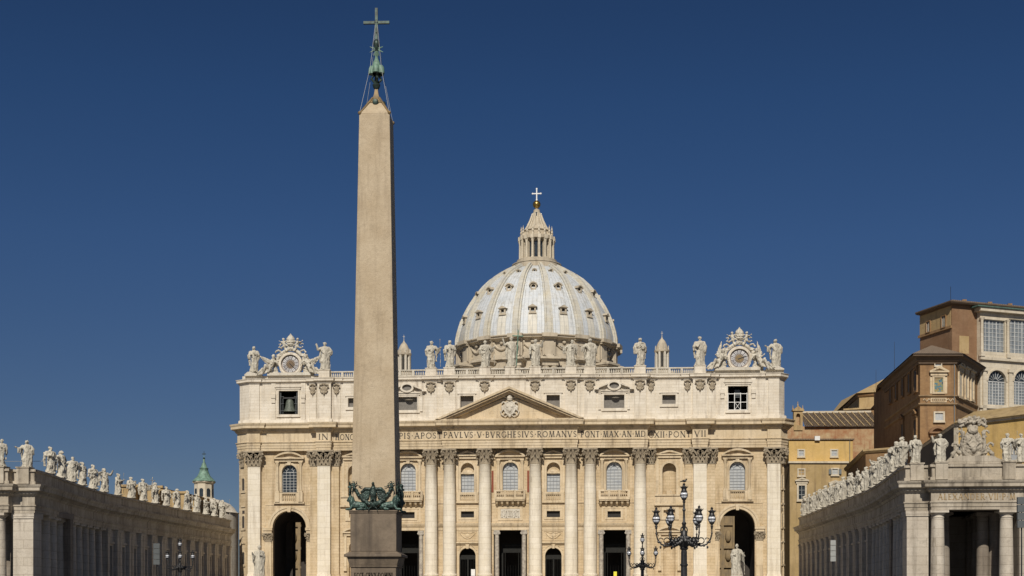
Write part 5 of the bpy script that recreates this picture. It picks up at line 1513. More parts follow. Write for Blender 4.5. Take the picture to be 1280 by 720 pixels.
# yellow board and white notice in the doorways
mb = MB(); p = W(769, 716, 279); mb.box(p.x-.33, p.x+.33, -2.4, -2.3, ZP+.02, 6.75); mb.box(p.x-.33, p.x-.28, -2.3, -1.8, ZP+.02, 6.4); mb.box(p.x+.28, p.x+.33, -2.3, -1.8, ZP+.02, 6.4)
tag(mb.build('notice_board', M_yel, flat=True), 'bright yellow board standing in the right porch opening', 'sign')
mb = MB(); p = W(590, 715, 279); mb.box(p.x-.42, p.x+.42, -1.3, -1.2, 5.9, 7.3); mb.box(p.x-.04, p.x+.04, -1.2, -1.12, ZP+.02, 6.5)
tag(mb.build('notice_board', M_white, flat=True), 'white notice board in the arched doorway left of the centre', 'sign')

# ================================================================== OBELISK
OX, OY = 5.3, -196.1
ob = thing('obelisk', 'tall tapering pink granite obelisk with bronze eagles, lions and cross', 'obelisk', (0, 0, 0))
def frustum(mb, z0, w0, z1, w1, nseg=1):
    rows = []
    for i in range(nseg+1):
        t = i/nseg; h = (w0 + (w1-w0)*t)/2; z = z0 + (z1-z0)*t
        rows.append([mb.v((x*h, y*h, z)) for x, y in ((-1, -1), (1, -1), (1, 1), (-1, 1))])
    for A, B in zip(rows, rows[1:]):
        for j in range(4): mb.bm.faces.new([A[j], A[(j+1) % 4], B[(j+1) % 4], B[j]])
    mb.bm.faces.new(rows[0][::-1]); mb.bm.faces.new(rows[-1])
mb = MB(); frustum(mb, 7.35, 2.82, 32.25, 1.93, 20); 
h0 = .965
mb.bm.faces.new if False else None
frustum(mb, 32.251, 1.92, 33.3, .55)
sh = mb.build('shaft', M_granite, ob, flat=True)
bv = sh.modifiers.new('b', 'BEVEL'); bv.width = .03; bv.segments = 2; bv.limit_method = 'ANGLE'
mb = MB()
frustum(mb, 4.5, 2.9, 7.05, 2.92); frustum(mb, 6.9, 2.98, 7.0, 3.05)
frustum(mb, 7.0, 3.1, 7.1, 3.1)
frustum(mb, 4.16, 3.62, 4.34, 3.6); frustum(mb, 4.34, 3.5, 4.5, 3.02)
frustum(mb, 3.62, 3.0, 4.159, 3.3)
frustum(mb, .9, 2.86, 3.5, 2.86); frustum(mb, 3.5, 3.0, 3.62, 3.05); frustum(mb, 0, 4.4, .5, 4.3); frustum(mb, .5, 3.6, .9, 3.0)
pd = mb.build('pedestal', M_pedestal, ob, flat=True)
bv = pd.modifiers.new('b', 'BEVEL'); bv.width = .035; bv.segments = 2; bv.limit_method = 'ANGLE'
mb = MB(); letters(mb, 'ECCE.CRVX.DOMINI', -1.2, 1.2, 2.86, .3, -1.432, .012)
mb.build('inscription', M_void, ob, flat=True)
mb = MB()
frustum(mb, 7.1, 2.2, 7.36, 2.3)
for x in (-1, 1):
    for y in (-1, 1): mb.ell((x*1.05, y*1.05, 7.22), .16, 8)
mb.build('bearing_block', M_bronzed, ob)
# bronze lions at the corners
def lion_mesh():
    mb = MB()   # lies along -x from the corner at origin, head turned outwards at +x
    mb.cap((-1.05, 0, .24), (-.2, 0, .30), .17, .2); mb.ell((-1.05, 0, .24), (.24, .2, .22), 10)
    mb.ell((-.05, 0, .42), (.24, .22, .32), 10)
    for k in range(16):
        a = 2*PI*k/16; mb.ell((.06+.02*math.cos(a), .2*math.cos(a), .52+.22*math.sin(a)), .085, 6)
        mb.ell((-.05, .16*math.cos(a), .45+.18*math.sin(a)), .1, 6)
    mb.ell((.16, 0, .56), (.15, .14, .16), 10); mb.ell((.29, 0, .51), (.09, .085, .07), 8)
    for q in (-1, 1):
        mb.ell((.1, q*.11, .7), .045, 6); mb.ell((.26, q*.06, .6), .03, 6)
        mb.cap((-.05, q*.14, .2), (.12, q*.16, .06), .09, .07); mb.cap((.1, q*.16, .06), (.38, q*.16, .05), .065, .055)
        for i in range(4): mb.cap((.38, q*.16+(i-1.5)*.028, .05), (.45, q*.16+(i-1.5)*.032, .03), .022, .016, 6)
        mb.cap((-1.0, q*.16, .22), (-.72, q*.2, .2), .12, .08); mb.cap((-.85, q*.2, .07), (-.5, q*.2, .05), .07, .05)
    mb.tube([(-1.2, 0, .2), (-1.35, .05, .08), (-1.2, .2, .05), (-.9, .3, .06)], .035, 6)
    return remesh(mb, 'bronze_lion', M_bronze, .022, .012, 9, 2)
ME_LION = lion_mesh()
for k in range(4):
    a = -PI*3/4 + k*PI/2
    for q in (0,):
        o = part('bronze_lion', ME_LION, ob, (1.42*math.sqrt(2)*math.cos(a)*.98, 1.42*math.sqrt(2)*math.sin(a)*.98, 7.1))
        o.rotation_euler = (0, 0, a + (R(45) if k in (1, 3) else -R(45)))
        o.scale = (.80, .9, 1.2)
        if k == 0: o.rotation_euler = (0, 0, PI)
        if k == 1: o.rotation_euler = (0, 0, 0)
# eagle and garland on each face
mb = MB()
mb.cap((0, -.12, .55), (0, -.16, 1.15), .2, .16, 10); mb.ell((0, -.22, .8), (.22, .16, .32), 10)
mb.ell((0, -.2, 1.42), (.1, .12, .13), 8); mb.tube([(0, -.3, 1.44), (.0, -.4, 1.38)], .035, 6, .012); mb.cap((0, -.15, 1.15), (0, -.18, 1.4), .1, .08)
for q in (-1, 1):
    mb.cap((q*.12, -.12, 1.1), (q*.5, -.14, 1.12), .11, .1); mb.cap((q*.5, -.14, 1.12), (q*.74, -.14, .92), .1, .06)
    for k in range(7): mb.cap((q*(.25+.07*k), -.1, 1.02), (q*(.3+.075*k), -.12, .45+.05*abs(k-2)), .06, .035, 6)
    mb.cap((q*.1, -.2, .5), (q*.12, -.25, .32), .07, .05)
for k in range(5): mb.cap((0, -.1, .5), ((k-2)*.09, -.1, .2), .06, .04, 6)
ME_EAGLE = remesh(mb, 'bronze_eagle', M_bronzed, .022, .018, 9, 4)
mb = MB(); rg = random.Random(8)
for q in (-1, 1):
    for i in range(26):
        t = i/25; x = q*(1.18*(1-t)**.9 + .02); z = 1.28 - 1.13*math.sin(t*PI/2)**.9
        rr = .09 + .06*t
        for _ in range(3): mb.ell((x+rg.uniform(-.05, .05), -.12+rg.uniform(-.07, .05), z+rg.uniform(-.06, .06)), rr*rg.uniform(.6, 1), 7)
    for j in range(5):   # ribbon bow at the hanging point
        a = R(40 + 50*j); mb.tube([(q*1.18, -.12, 1.35), (q*1.18+.2*math.cos(a), -.16, 1.38+.17*math.sin(a)), (q*1.18+.28*math.cos(a+.5), -.12, 1.36+.26*math.sin(a+.5))], .05, 6, .03)
    mb.tube([(q*1.2, -.1, 1.3), (q*1.33, -.12, .95), (q*1.24, -.12, .6)], .05, 6, .03)
    mb.tube([(q*.95, -.1, 1.35), (q*.75, -.12, 1.22), (q*.68, -.12, 1.3)], .035, 5, .02)
mb.ell((0, -.15, .1), (.2, .15, .16), 8)
for q in (-1, 1): mb.tube([(0, -.18, .05), (q*.22, -.22, -.1), (q*.3, -.25, -.3)], .045, 6, .025)
ME_GARL = remesh(mb, 'bronze_garland', M_bronzeg, .024, .02, 10, 6)
for k in range(4):
    a = k*PI/2; d = Vector((math.sin(a), -math.cos(a), 0))
    for nm, me in (('bronze_eagle', ME_EAGLE), ('bronze_garland', ME_GARL)):
        o = part(nm, me, ob, tuple(d*1.39 + Vector((0, 0, 7.32)))); o.rotation_euler = (0, 0, a)
# summit ornament
mb = MB()
mb.lathe([(.62, 33.12), (.48, 33.28), (.32, 33.46), (.2, 33.75), (.13, 34.1)], n=4, a0=PI/4, a1=2*PI+PI/4)
for k in range(4):
    a = PI/4 + k*PI/2
    mb.tube([(1.32*math.cos(a), 1.32*math.sin(a), 32.26), (.75*math.cos(a), .75*math.sin(a), 32.95), (.3*math.cos(a), .3*math.sin(a), 33.5)], .07, 6)
    mb.ell((1.33*math.cos(a), 1.33*math.sin(a), 32.28), .12, 7)
mb.build('gilt_cap', M_gilt, ob)
mb = MB()
for k in range(4):
    mb.T = Matrix.Rotation(k*PI/2, 4, 'Z'); mb.ell((0, -.5, 33.15), (.2, .1, .2), 8); mb.T = None
mb.lathe([(.12, 34.1), (.2, 34.2), (.26, 34.4), (.12, 34.5), (.1, 34.6)], n=10)
for k in range(4):
    a = k*PI/2 + .3; c_, s2 = math.cos(a), math.sin(a)
    mb.tube([(.08*c_, .08*s2, 34.5), (.32*c_, .32*s2, 34.75), (.18*c_, .18*s2, 34.95), (.40*c_, .40*s2, 35.1)], .08, 6)
mb.lathe([(.1, 36.55), (.14, 36.75), (.2, 36.95), (.22, 37.1), (.14, 37.25), (.08, 37.3)], n=10)
mb.box(-.085, .085, -.08, .08, 37.25, 39.3); mb.box(-.83, .83, -.079, .079, 38.3, 38.46); 
mb.box(-.04, .04, -.13, -.08, 37.7, 38.35); mb.ell((0, 0, 38.4), (.17, .13, .17), 8)
mb.build('cross', M_bronzed, ob)
mb = MB()
for x, y, z, r in ((0, 0, 35.1, .24), (-.24, .05, 35.1, .22), (.24, -.05, 35.1, .22), (0, .24, 35.1, .2), (0, -.22, 35.1, .2)):
    hh = .95 if r == .24 else .55
    mb.lathe([(r*1.12, z), (r*1.15, z+hh*.2), (r*1.05, z+hh*.6), (r*.85, z+hh*.82), (r*.5, z+hh*.96), (0, z+hh)], (x*1.15, y*1.15), n=12)
mb.build('bronze_mounts', M_verdi, ob)
mb = MB()
mb.lathe([(.16, 35.9), (.09, 36.2), (.12, 36.4)], n=8)
for k in range(8):
    a = k*PI/4 + PI/8; mb.tube([(0, 0, 36.67), (.46*math.cos(a), 0, 36.67+.46*math.sin(a))], .075, 5, .02)
    mb.tube([(0, 0, 36.67), (0, .46*math.cos(a), 36.67+.46*math.sin(a))], .05, 5, .012) if k % 2 else None
mb.build('star', M_verdi, ob)
for k in range(4):
    a = PI/4 + k*PI/2
    mb = MB(); mb.tube([(.1*math.cos(a), .1*math.sin(a), 38.2), (.5*math.cos(a), .5*math.sin(a), 35.4), (1.33*math.cos(a), 1.33*math.sin(a), 32.3), (1.38*math.cos(a), 1.38*math.sin(a), 31.2)], .013, 4)
    mb.build('stay_wire', M_panel, ob)
ob.location = (OX, OY, 0); ob.rotation_euler = (0, 0, R(2.0))

# ================================================================== LAMPS
def lantern(parent, x, y, z, s=1.0):
    m = MB()
    m.ell((x, y, z), (.205*s, .205*s, .225*s), 18)
    g = m.build('lantern', M_globe, parent, smooth=80)
    m = MB()
    m.lathe([(.05, z-.44*s), (.09*s, z-.4*s), (.05, z-.32*s), (.13*s, z-.24*s), (.15*s, z-.17*s), (.10*s, z-.20*s)], (x, y), n=12)
    m.lathe([(.225*s, z-.02), (.238*s, z), (.225*s, z+.025)], (x, y), n=20)
    m.lathe([(.17*s, z+.13*s), (.20*s, z+.17*s), (.15*s, z+.24*s), (.13*s, z+.34*s), (.19*s, z+.42*s), (.20*s, z+.45*s), (.08*s, z+.47*s), (.06*s, z+.56*s), (.085*s, z+.6*s), (0, z+.7*s)], (x, y), n=12)
    for k in range(6):
        a = k*PI/3; m.tube([(x+.18*s*math.cos(a), y+.18*s*math.sin(a), z+.42*s), (x+.235*s*math.cos(a), y+.235*s*math.sin(a), z+.52*s)], .03*s, 5, .008)
        m.tube([(x+.236*s*math.cos(a+.3)*math.cos(t), y+.236*s*math.sin(a+.3)*math.cos(t), z+.236*s*math.sin(t)) for t in (-.85, -.4, 0, .4, .8)], .008, 4)
    m.build('lantern_mount', M_iron, g)
def make_lamp(name, label):
    r_ = thing(name, label, 'street lamp', (0, 0, 0), 'iron candelabra lamps in the square')
    m = MB()
    m.lathe([(.75, 0), (.75, .35), (.6, .4), (.55, .8), (.42, .95), (.36, 1.5), (.4, 1.6), (.26, 1.75), (.19, 2.0), (.18, 2.35), (.24, 2.4), (.24, 2.5), (.185, 2.55), (.165, 3.35), (.22, 3.4), (.22, 3.48), (.165, 3.52), (.15, 4.25), (.21, 4.3), (.24, 4.38), (.18, 4.45)], n=20)
    for k in range(12):
        a = k*PI/6; m.tube([(.165*math.cos(a), .165*math.sin(a), 2.6), (.15*math.cos(a), .15*math.sin(a), 4.2)], .018, 4)
    m.build('pole', M_iron, r_)
    m = MB()
    m.lathe([(.18, 4.4), (.32, 4.55), (.42, 4.75), (.34, 4.95), (.2, 5.05), (.16, 5.3), (.08, 5.4), (.11, 5.7), (.14, 5.75), (.07, 5.85), (.055, 6.4), (.10, 6.5), (.06, 6.6), (.05, 6.9), (.09, 7.0)], n=14)
    for k in range(12):
        a = k*PI/6; c_, s2 = math.cos(a), math.sin(a)
        m.ell((.4*c_, .4*s2, 4.75+.06*(k % 2)), .13, 6); m.ell((.58*c_, .58*s2, 4.68+.09*(k % 2)), .11, 6); m.ell((.27*c_, .27*s2, 4.95), .09, 6)
    for k in range(4):
        a = k*PI/2 + .6; c_, s2 = math.cos(a), math.sin(a)
        m.tube([((.12+.13*math.sin(t))*c_, (.12+.13*math.sin(t))*s2, 5.35 - .17*math.cos(t)*1.2) for t in [i*.5 for i in range(9)]], .032, 5)
    me_h = m.build('hub', M_iron, r_)
    for k in range(6):
        a = k*PI/3 - R(5) ; c_, s2 = math.cos(a), math.sin(a)
        A = MB(); Q = lambda r, z: (r*c_, r*s2, z)
        A.tube([Q(.3, 4.75), Q(.6, 4.58), Q(.95, 4.50), Q(1.25, 4.58), Q(1.45, 4.82), Q(1.54, 5.15), Q(1.54, 5.55)], .06, 7, .035)
        A.tube([Q(.95 + .17*math.cos(t), 4.78 + .17*math.sin(t)) for t in [-1.9 + i*.6 for i in range(10)]], .032, 5)
        A.tube([Q(.62 + .15*math.cos(t), 4.82 + .15*math.sin(t)) for t in [-1.9 + i*.6 for i in range(10)]], .035, 5)
        A.tube([Q(1.28 + .12*math.cos(t), 4.82 + .12*math.sin(t)) for t in [-1.9 + i*.6 for i in range(9)]], .028, 5)
        for i, (r, z) in enumerate(((.5, 4.63), (.7, 4.62), (.85, 4.6), (1.1, 4.52), (1.4, 4.72))): A.ell(Q(r, z), (.09, .09, .08), 6)
        A.ell(Q(1.54, 5.5), .075, 7); A.ell(Q(1.54, 5.2), .06, 6); A.ell(Q(1.3, 4.42), (.06, .06, .09), 6)
        A.build('arm', M_iron, r_)
        lantern(r_, 1.54*c_, 1.54*s2, 5.98)
    lantern(r_, 0, 0, 7.33)
    return r_
l0 = make_lamp('candelabra_lamp', 'largest black iron lamp, nearest, with seven white globes, before the right facade')
p = W(855, 700, 75); l0.location = (p.x, p.y, 0); l0.rotation_euler = (0, 0, TH)
for u, D, lab, rz in ((803, 134.6, 'smaller black iron lamp standing left of the largest one, before the facade columns', R(33)), (225, 145.8, 'black iron lamp standing before the shaded left wing', R(54))):
    c = copy_tree(l0); p = W(u, 700, D); c.location = (p.x, p.y, 0); c.rotation_euler = (0, 0, rz); c['label'] = lab
# pigeon on the near lamp finial
mb = MB(); mb.ell((0, 0, .1), (.08, .15, .08), 8); mb.ell((0, -.13, .2), (.045, .05, .05), 8); mb.tube([(0, -.17, .2), (0, -.21, .19)], .012, 5, .004); mb.tube([(0, .1, .1), (0, .28, .06)], .05, 5, .03); mb.cap((0, -.08, .12), (0, -.13, .2), .05, .04, 7)
for q in (-.03, .03): mb.tube([(q, 0, .04), (q, 0, -.01)], .008, 4)
me = remesh(mb, 'pigeon', M_iron, .012)
o = bpy.data.objects.new('pigeon', me); COL.objects.link(o); p = W(855, 605, 75); o.location = (p.x+.02, p.y, 8.03); o.rotation_euler = (0, 0, R(70)); o.scale = (.9,)*3
tag(o, 'dark pigeon perched on top of the largest lamp', 'bird')

# ================================================================== COLONNADES
def colonnade(s_, A, B, C, front, name, label):
    """s_ = side; plan points given with |x|. A: wing end at the church, B: joint, C: corner by the pavilion; front: list of pavilion points"""
    root = thing(name, label, 'colonnade', (s_*60, -60, 0))
    def P(p): return (s_*p[0], p[1])
    def orient(pts):           # outward must be right-hand side
        q = [P(p) for p in pts]
        return q if s_ > 0 else q[::-1]
    # curve from B to C
    cur = []
    for i in range(1, 8):
        t = i/8; bulge = math.sin(PI*t)*(1.2 if s_ > 0 else 1.0)
        cur.append((B[0] + (C[0]-B[0])*t**1.25 + bulge*.0, B[1] + (C[1]-B[1])*t))
    path = [A, B] + cur + [C] + front
    EP = orient(path)
    zt, zc, zf, za = 15.7, 14.7, 13.2, 12.2
    m = MB(); m.sweep(EP, [(-1.2, za), (0, za), (0, za+.35), (.08, za+.37), (.08, za+.75), (.2, za+.85), (.2, 13.2), (-1.2, 13.2)]); m.build('architrave', M_colonent, root)
    m = MB(); m.sweep(EP, [(-1.2, 13.2), (.02, 13.2), (.02, 14.3), (-1.2, 14.3)]); m.build('frieze', M_colonent, root)
    m = MB(); m.sweep(EP, [(-1.2, 14.3), (.15, 14.3), (.25, 14.5), (.42, 14.6), (.42, 14.8), (.95, 14.95), (.95, 15.3), (1.15, 15.5), (1.2, 15.7), (-1.2, 15.85)])
    def dn(o0, o1, wd, z0, z1):
        def f(p, d, nn):
            m.T = Matrix(((d.x, nn.x, 0, p.x), (d.y, nn.y, 0, p.y), (0, 0, 1, 0), (0, 0, 0, 1))); m.box(-wd/2, wd/2, o0, o1, z0, z1); m.T = None
        return f
    along(EP, .42, dn(.25, .5, .24, 14.56, 14.8), 1.0)
    m.build('cornice', M_colonent, root)
    m = MB(); m.sweep(EP, [(-.9, 15.8), (.12, 15.8), (.12, 16.15), (-.08, 16.2), (-.08, 17.35), (.15, 17.4), (.15, 17.7), (-.9, 17.75)]); m.build('parapet', M_colonent, root)
    # wing: wall, paired pilasters, windows
    a, b = Vector((*P(A), 0)), Vector((*P(B), 0)); d = (b-a).normalized(); L = (b-a).length
    nn = Vector((-s_, 0, 0)); nn = (Vector((d.y, -d.x, 0)) * (1 if s_ > 0 else -1)).normalized()
    if nn.x * s_ > 0: nn = -nn
    def loc(t, o, z): q = a + d*t + nn*o; return (q.x, q.y, z)
    TM = Matrix(((d.x, -nn.x, 0, a.x), (d.y, -nn.y, 0, a.y), (0, 0, 1, 0), (0, 0, 0, 1)))   # local x along, local y inward
    nb = 13; bw = L/nb
    m = MB(); m.T = TM
    holes = [rect((i+.5)*bw, .72, 3.2, 9.6) for i in range(nb)]
    m.prism([(0, 0), (L, 0), (L, 12.2), (0, 12.2)], .55, 1.2, holes); m.T = None; m.build('wing_wall', M_colon, root)
    m = MB(); m.T = TM
    m.box(-1, L, 1.25, 13, 15.0, 15.4); m.box(-1, L, 12.6, 13, 0, 15); m.box(-.8, -.2, .5, 13, 0, 15.4); m.T = None; m.build('wing_roof', M_colonin, root)
    m = MB(); m.T = TM
    for i in range(nb): m.box((i+.5)*bw-.75, (i+.5)*bw+.75, 1.0, 1.08, 3.1, 9.7)
    m.T = None; m.build('wing_glass', M_glass, root, flat=True)
    for i in range(nb):
        m = MB(); m.T = TM; c_ = (i+.5)*bw
        m.prism(rect(c_, 1.05, 2.9, 9.95), .42, .56, [rect(c_, .721, 3.199, 9.601)]); m.box(c_-1.2, c_+1.2, .2, .56, 9.96, 10.25)
        m.box(c_-.8, c_+.8, .85, .9, 6.3, 6.42); m.box(c_-.05, c_+.05, .85, .9, 3.2, 9.6)
        m.T = None; m.build('wing_window_frame', M_colon, root)
    for i in range(nb+1):
        for off in (-.62, .62):
            t = i*bw + off
            if t < 0 or t > L: continue
            m = MB(); m.T = TM
            m.box(t-.48, t+.48, -.05, .56, .9, 11.4); m.box(t-.62, t+.62, -.2, .56, 0, .9); m.box(t-.55, t+.55, -.12, .56, 11.4, 11.6); m.box(t-.68, t+.68, -.22, .56, 11.8, 12.18); m.box(t-.5, t+.5, -.08, .56, 11.6, 11.8)
            m.T = None; m.build('wing_pilaster', M_colon, root)
    # curved part: free-standing Doric columns, four rows deep
    def col(x, y, r=.78, nm='column', mat=M_colon, sub=True):
        m = MB(); m.lathe([(r*1.3, 0), (r*1.3, .25), (r*1.18, .5), (r, .6), (r*.99, 4), (r*.93, 8), (r*.85, 11.3), (r*.92, 11.35), (r*.92, 11.45), (r*.85, 11.5), (r*.86, 11.7), (r*1.15, 11.88)], (x, y), n=20)
        m.box(x-r*1.25, x+r*1.25, y-r*1.25, y+r*1.25, 11.88, 12.18)
        m.build(nm, mat, root, smooth=40)
    full = [B] + cur + [C]
    def at_len(pts, s):
        for p0, p1 in zip(pts, pts[1:]):
            l = math.hypot(p1[0]-p0[0], p1[1]-p0[1])
            if s <= l: 
                t = s/l; return (p0[0]+(p1[0]-p0[0])*t, p0[1]+(p1[1]-p0[1])*t), ((p1[0]-p0[0])/l, (p1[1]-p0[1])/l)
            s -= l
        return pts[-1], ((p1[0]-p0[0])/l, (p1[1]-p0[1])/l)
    TL = sum(math.hypot(p1[0]-p0[0], p1[1]-p0[1]) for p0, p1 in zip(full, full[1:]))
    ncol = 9
    for i in range(ncol):
        (x, y), (dx, dy) = at_len(full, TL*(i+.5)/ncol)
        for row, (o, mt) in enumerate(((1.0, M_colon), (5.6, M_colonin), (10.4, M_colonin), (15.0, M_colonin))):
            col(s_*(x + o*1.0), y + .25*o*dx, .80, mat=mt)
    inner = [(x+1.3, y) for x, y in full]; outer = [(x+16, y) for x, y in full]
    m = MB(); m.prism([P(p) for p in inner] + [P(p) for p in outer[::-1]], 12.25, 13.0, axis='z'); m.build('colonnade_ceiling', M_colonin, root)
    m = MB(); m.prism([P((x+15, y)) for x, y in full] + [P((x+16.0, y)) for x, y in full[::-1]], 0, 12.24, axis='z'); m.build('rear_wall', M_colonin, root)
    return root, EP, P

# right side
frR = [(56.5, -113.6), (59.4, -113.6), (59.4, -114.7), (74.5, -114.7), (74.5, -113.6), (78, -113.6), (92, -122)]
rootR, EPR, PR = colonnade(1, (59.3, -3.0), (59.4, -75.2), (56.5, -110.6), frR, 'colonnade', 'right travertine colonnade wing with a columned pavilion carrying a stone crest')
frL = [(52.0, -116.2), (54.9, -116.2), (54.9, -117.4), (70.0, -117.4), (70.0, -116.2), (74, -116.2), (92, -126)]
rootL, EPL, PL_ = colonnade(-1, (58.9, -3.0), (57.5, -77.0), (52.4, -111.0), frL, 'colonnade', 'left travertine colonnade wing, mostly in shade')
def pavilion(root, s_, x0, yf, y2, cols, wmax):
    """pavilion front: corner pilaster, round columns, coffered ceiling, inner rows"""
    def bx(m, a, b, *r_): a, b = sorted((s_*a, s_*b)); m.box(a, b, *r_)
    m = MB(); bx(m, x0+.15, x0+2.75, yf+.1, yf+2.6, .9, 11.5); bx(m, x0, x0+2.9, yf-.05, yf+2.75, 0, .9); bx(m, x0+.02, x0+2.88, yf-.03, yf+2.73, 11.5, 11.75); bx(m, x0-.02, x0+2.92, yf-.08, yf+2.78, 11.75, 12.18)
    m.build('corner_pier', M_colon, root)
    for x in cols:
        m = MB(); r = .86
        m.lathe([(r*1.3, 0), (r*1.3, .25), (r*1.18, .5), (r, .6), (r*.99, 4), (r*.94, 8), (r*.86, 11.2), (r*.93, 11.25), (r*.93, 11.35), (r*.86, 11.4), (r*.87, 11.6), (r*1.2, 11.85)], (s_*x, y2+1.0), n=28)
        m.box(s_*x-r*1.28, s_*x+r*1.28, y2+1-r*1.28, y2+1+r*1.28, 11.85, 12.18); m.build('column', M_colon, root, smooth=40)
        for yy in (6.0, 11.0):
            m = MB(); m.lathe([(r*1.2, 0), (r, .6), (r*.86, 11.4), (r*1.2, 12.18)], (s_*x, y2+yy), n=16); m.build('column', M_colonin, root, smooth=40)
    m = MB(); bx(m, cols[-1]+1.4 if s_ else 0, cols[-1]+4.2, y2+.3, y2+2.8, 0, 12.18); m.build('corner_pier', M_colon, root)
    m = MB(); bx(m, x0+1.2, wmax, y2+1.3, y2+17, 12.25, 13.0); bx(m, x0+1.3, wmax, y2+16, y2+17, 0, 12.24)
    bx(m, x0+3.0, x0+4.2, y2+8, y2+15.9, 0, 12.2); m.build('pavilion_interior', M_colonin, root)
pavilion(rootR, 1, 56.6, -113.6, -114.7, (60.4, 68.6), 78)
pavilion(rootL, -1, 52.1, -116.2, -117.4, (56.5, 64.5), 74)
# frieze inscription of the right pavilion
m = MB(); letters(m, 'ALEXANDER.VII.P.M', 60.2, 69.4, 13.4, .72, -114.722, .04); m.build('inscription', M_oldgilt, rootR, flat=True)
m = MB(); letters(m, 'ALEXANDER.VII.P.M', -66.0, -56.2, 13.4, .72, -117.422, .04); m.build('inscription', M_gilt, rootL, flat=True)
for (rt, s_, a, b, yf) in ((rootR, 1, 59.6, 74.2, -114.7), (rootL, -1, 55.1, 69.8, -117.4)):
    for x in (a+1.0, a+9.0, a+13.6):
        m = MB(); m.box(s_*x-.75, s_*x+.75, yf-.35, yf+1.3, 15.85, 17.85); m.box(s_*x-.85, s_*x+.85, yf-.45, yf+1.4, 17.85, 18.0); m.build('statue_pedestal', M_colonent, rt)
    m = MB(); p0, p1 = sorted((s_*(a-2.5), s_*(a-.9))); m.box(p0, p1, yf+.75, yf+2.2, 15.85, 17.85); m.box(p0-.1, p1+.1, yf+.65, yf+2.3, 17.85, 18.0); m.build('statue_pedestal', M_colonent, rt)

M_crest = stone('crest_travertine', (.34, .30, .24), (.46, .41, .33), dirtamt=1.0, streak=.8, dirt=(.05, .042, .035), ns=1.7)
# crest over the right pavilion
cr = thing('stone_crest', 'carved stone coat of arms with oak crown above the right pavilion', 'crest', (64.7, -113.6, 17.75))
m = MB(); m.prism([(60.9, 17.76), (68.4, 17.76), (68.0, 18.2), (66.6, 18.75), (62.8, 18.75), (61.4, 18.2)], -114.5, -112.5); m.build('crest_base', M_colonent, cr)
m = MB(); rg = random.Random(12)
m.box(-.35, .35, 0, .4, .0, 3.2); m.ell((0, -.2, 1.5), (.98, .3, 1.25), 14); m.ell((0, -.25, 2.9), (.55, .3, .35), 10)
for q in (-1, 1):
    m.tube([(q*.15, -.2, .05), (q*.9, -.35, .5), (q*1.15, -.4, 1.4), (q*1.0, -.4, 2.5), (q*1.3, -.45, 3.05), (q*.95, -.4, 3.2)], .17, 8)
    m.tube([(q*.9, 0, .3), (q*1.6, -.1, .8), (q*2.0, -.15, .35), (q*2.4, -.1, -.1), (q*1.7, -.2, -.2), (q*1.1, -.2, .1)], .24, 8)
    m.tube([(q*(1.75+.3*math.cos(t)), -.25, 1.15+.3*math.sin(t)) for t in [i*.6 for i in range(9)]], .12, 6)
    m.tube([(q*(1.35+.2*math.cos(t)), -.35, 2.35+.3*math.sin(t)) for t in [i*.6 for i in range(9)]], .1, 6)
    m.tube([(q*.1, -.5, .9), (q*.55, -.5, 1.5), (q*.2, -.55, 2.1)], .09, 6)
for k in range(64):
    x = rg.uniform(-1.35, 1.35); m.ell((x, rg.uniform(-.5, .2), 3.42 + rg.uniform(-.35, .75)*(1-abs(x)/1.9)), (rg.uniform(.13, .26), .2, rg.uniform(.1, .24)), 6)
for k in range(3): m.ell(((k-1)*.5, -.3, 1.9-.45*abs(k-1)), (.22, .15, .2), 8)
m.ell((0, -.5, .95), (.35, .2, .4), 8); m.ell((0, -.45, 2.6), (.5, .25, .25), 8)
me = remesh(m, 'crest_shield', M_crest, .05, .08, 3.0, 9)
part('shield', me, cr, (64.6, -113.4, 18.5), 0, (1.2, 1.3, 1.27))
# statues along both parapets
ORD = ['first', 'second', 'third', 'fourth', 'fifth', 'sixth', 'seventh', 'eighth', 'ninth', 'tenth', 'eleventh', 'twelfth', 'thirteenth', 'fourteenth', 'fifteenth', 'sixteenth', 'seventeenth', 'eighteenth', 'nineteenth', 'twentieth']
def wing_statues(s_, us, D0, side, grp, Dfun):
    k = 0
    for i, (x, y) in enumerate(us):
        d, me = STAT[(i*7 + (3 if s_ > 0 else 0)) % len(STAT)]
        rz = (R(-72) if s_ > 0 else R(72)) if y > -78 else (R(-55) if s_ > 0 else R(60))
        rz += R(22)*math.sin(i*2.3)
        lab = 'saint statue %s, %s from near end of %s wing' % (d, ORD[i], side)
        o_ = place_statue(me, (s_*x, y, 17.9), (3.75 if s_ > 0 else 3.5) + .15*math.sin(i*1.7), rz, lab, grp); o_.scale.x *= 1.15; o_.scale.y *= 1.2; o_.data.materials[0] = M_statue
def poly_at(pts, s):
    for p0, p1 in zip(pts, pts[1:]):
        l = math.hypot(p1[0]-p0[0], p1[1]-p0[1])
        if s <= l: return (p0[0]+(p1[0]-p0[0])*s/l, p0[1]+(p1[1]-p0[1])*s/l)
        s -= l
    return pts[-1]
def near_path(C, B, A):
    cur = [C]
    for i in range(7, 0, -1):
        t = i/8; cur.append((B[0] + (C[0]-B[0])*t**1.25, B[1] + (C[1]-B[1])*t))
    return [(x+.4, y) for x, y in cur + [B, A]]
NR = near_path((56.5, -110.6), (59.4, -75.2), (59.3, -3.0)); NL = near_path((52.4, -111.0), (57.5, -77.0), (58.9, -3.0))
wing_statues(1, [poly_at(NR, 1.0 + 6.35*i) for i in range(17)], 0, 'right', 'saint statues on the right wing parapet', None)
wing_statues(-1, [poly_at(NL, 2.5 + 6.3*i) for i in range(17)], 0, 'left', 'saint statues on the left wing parapet', None)
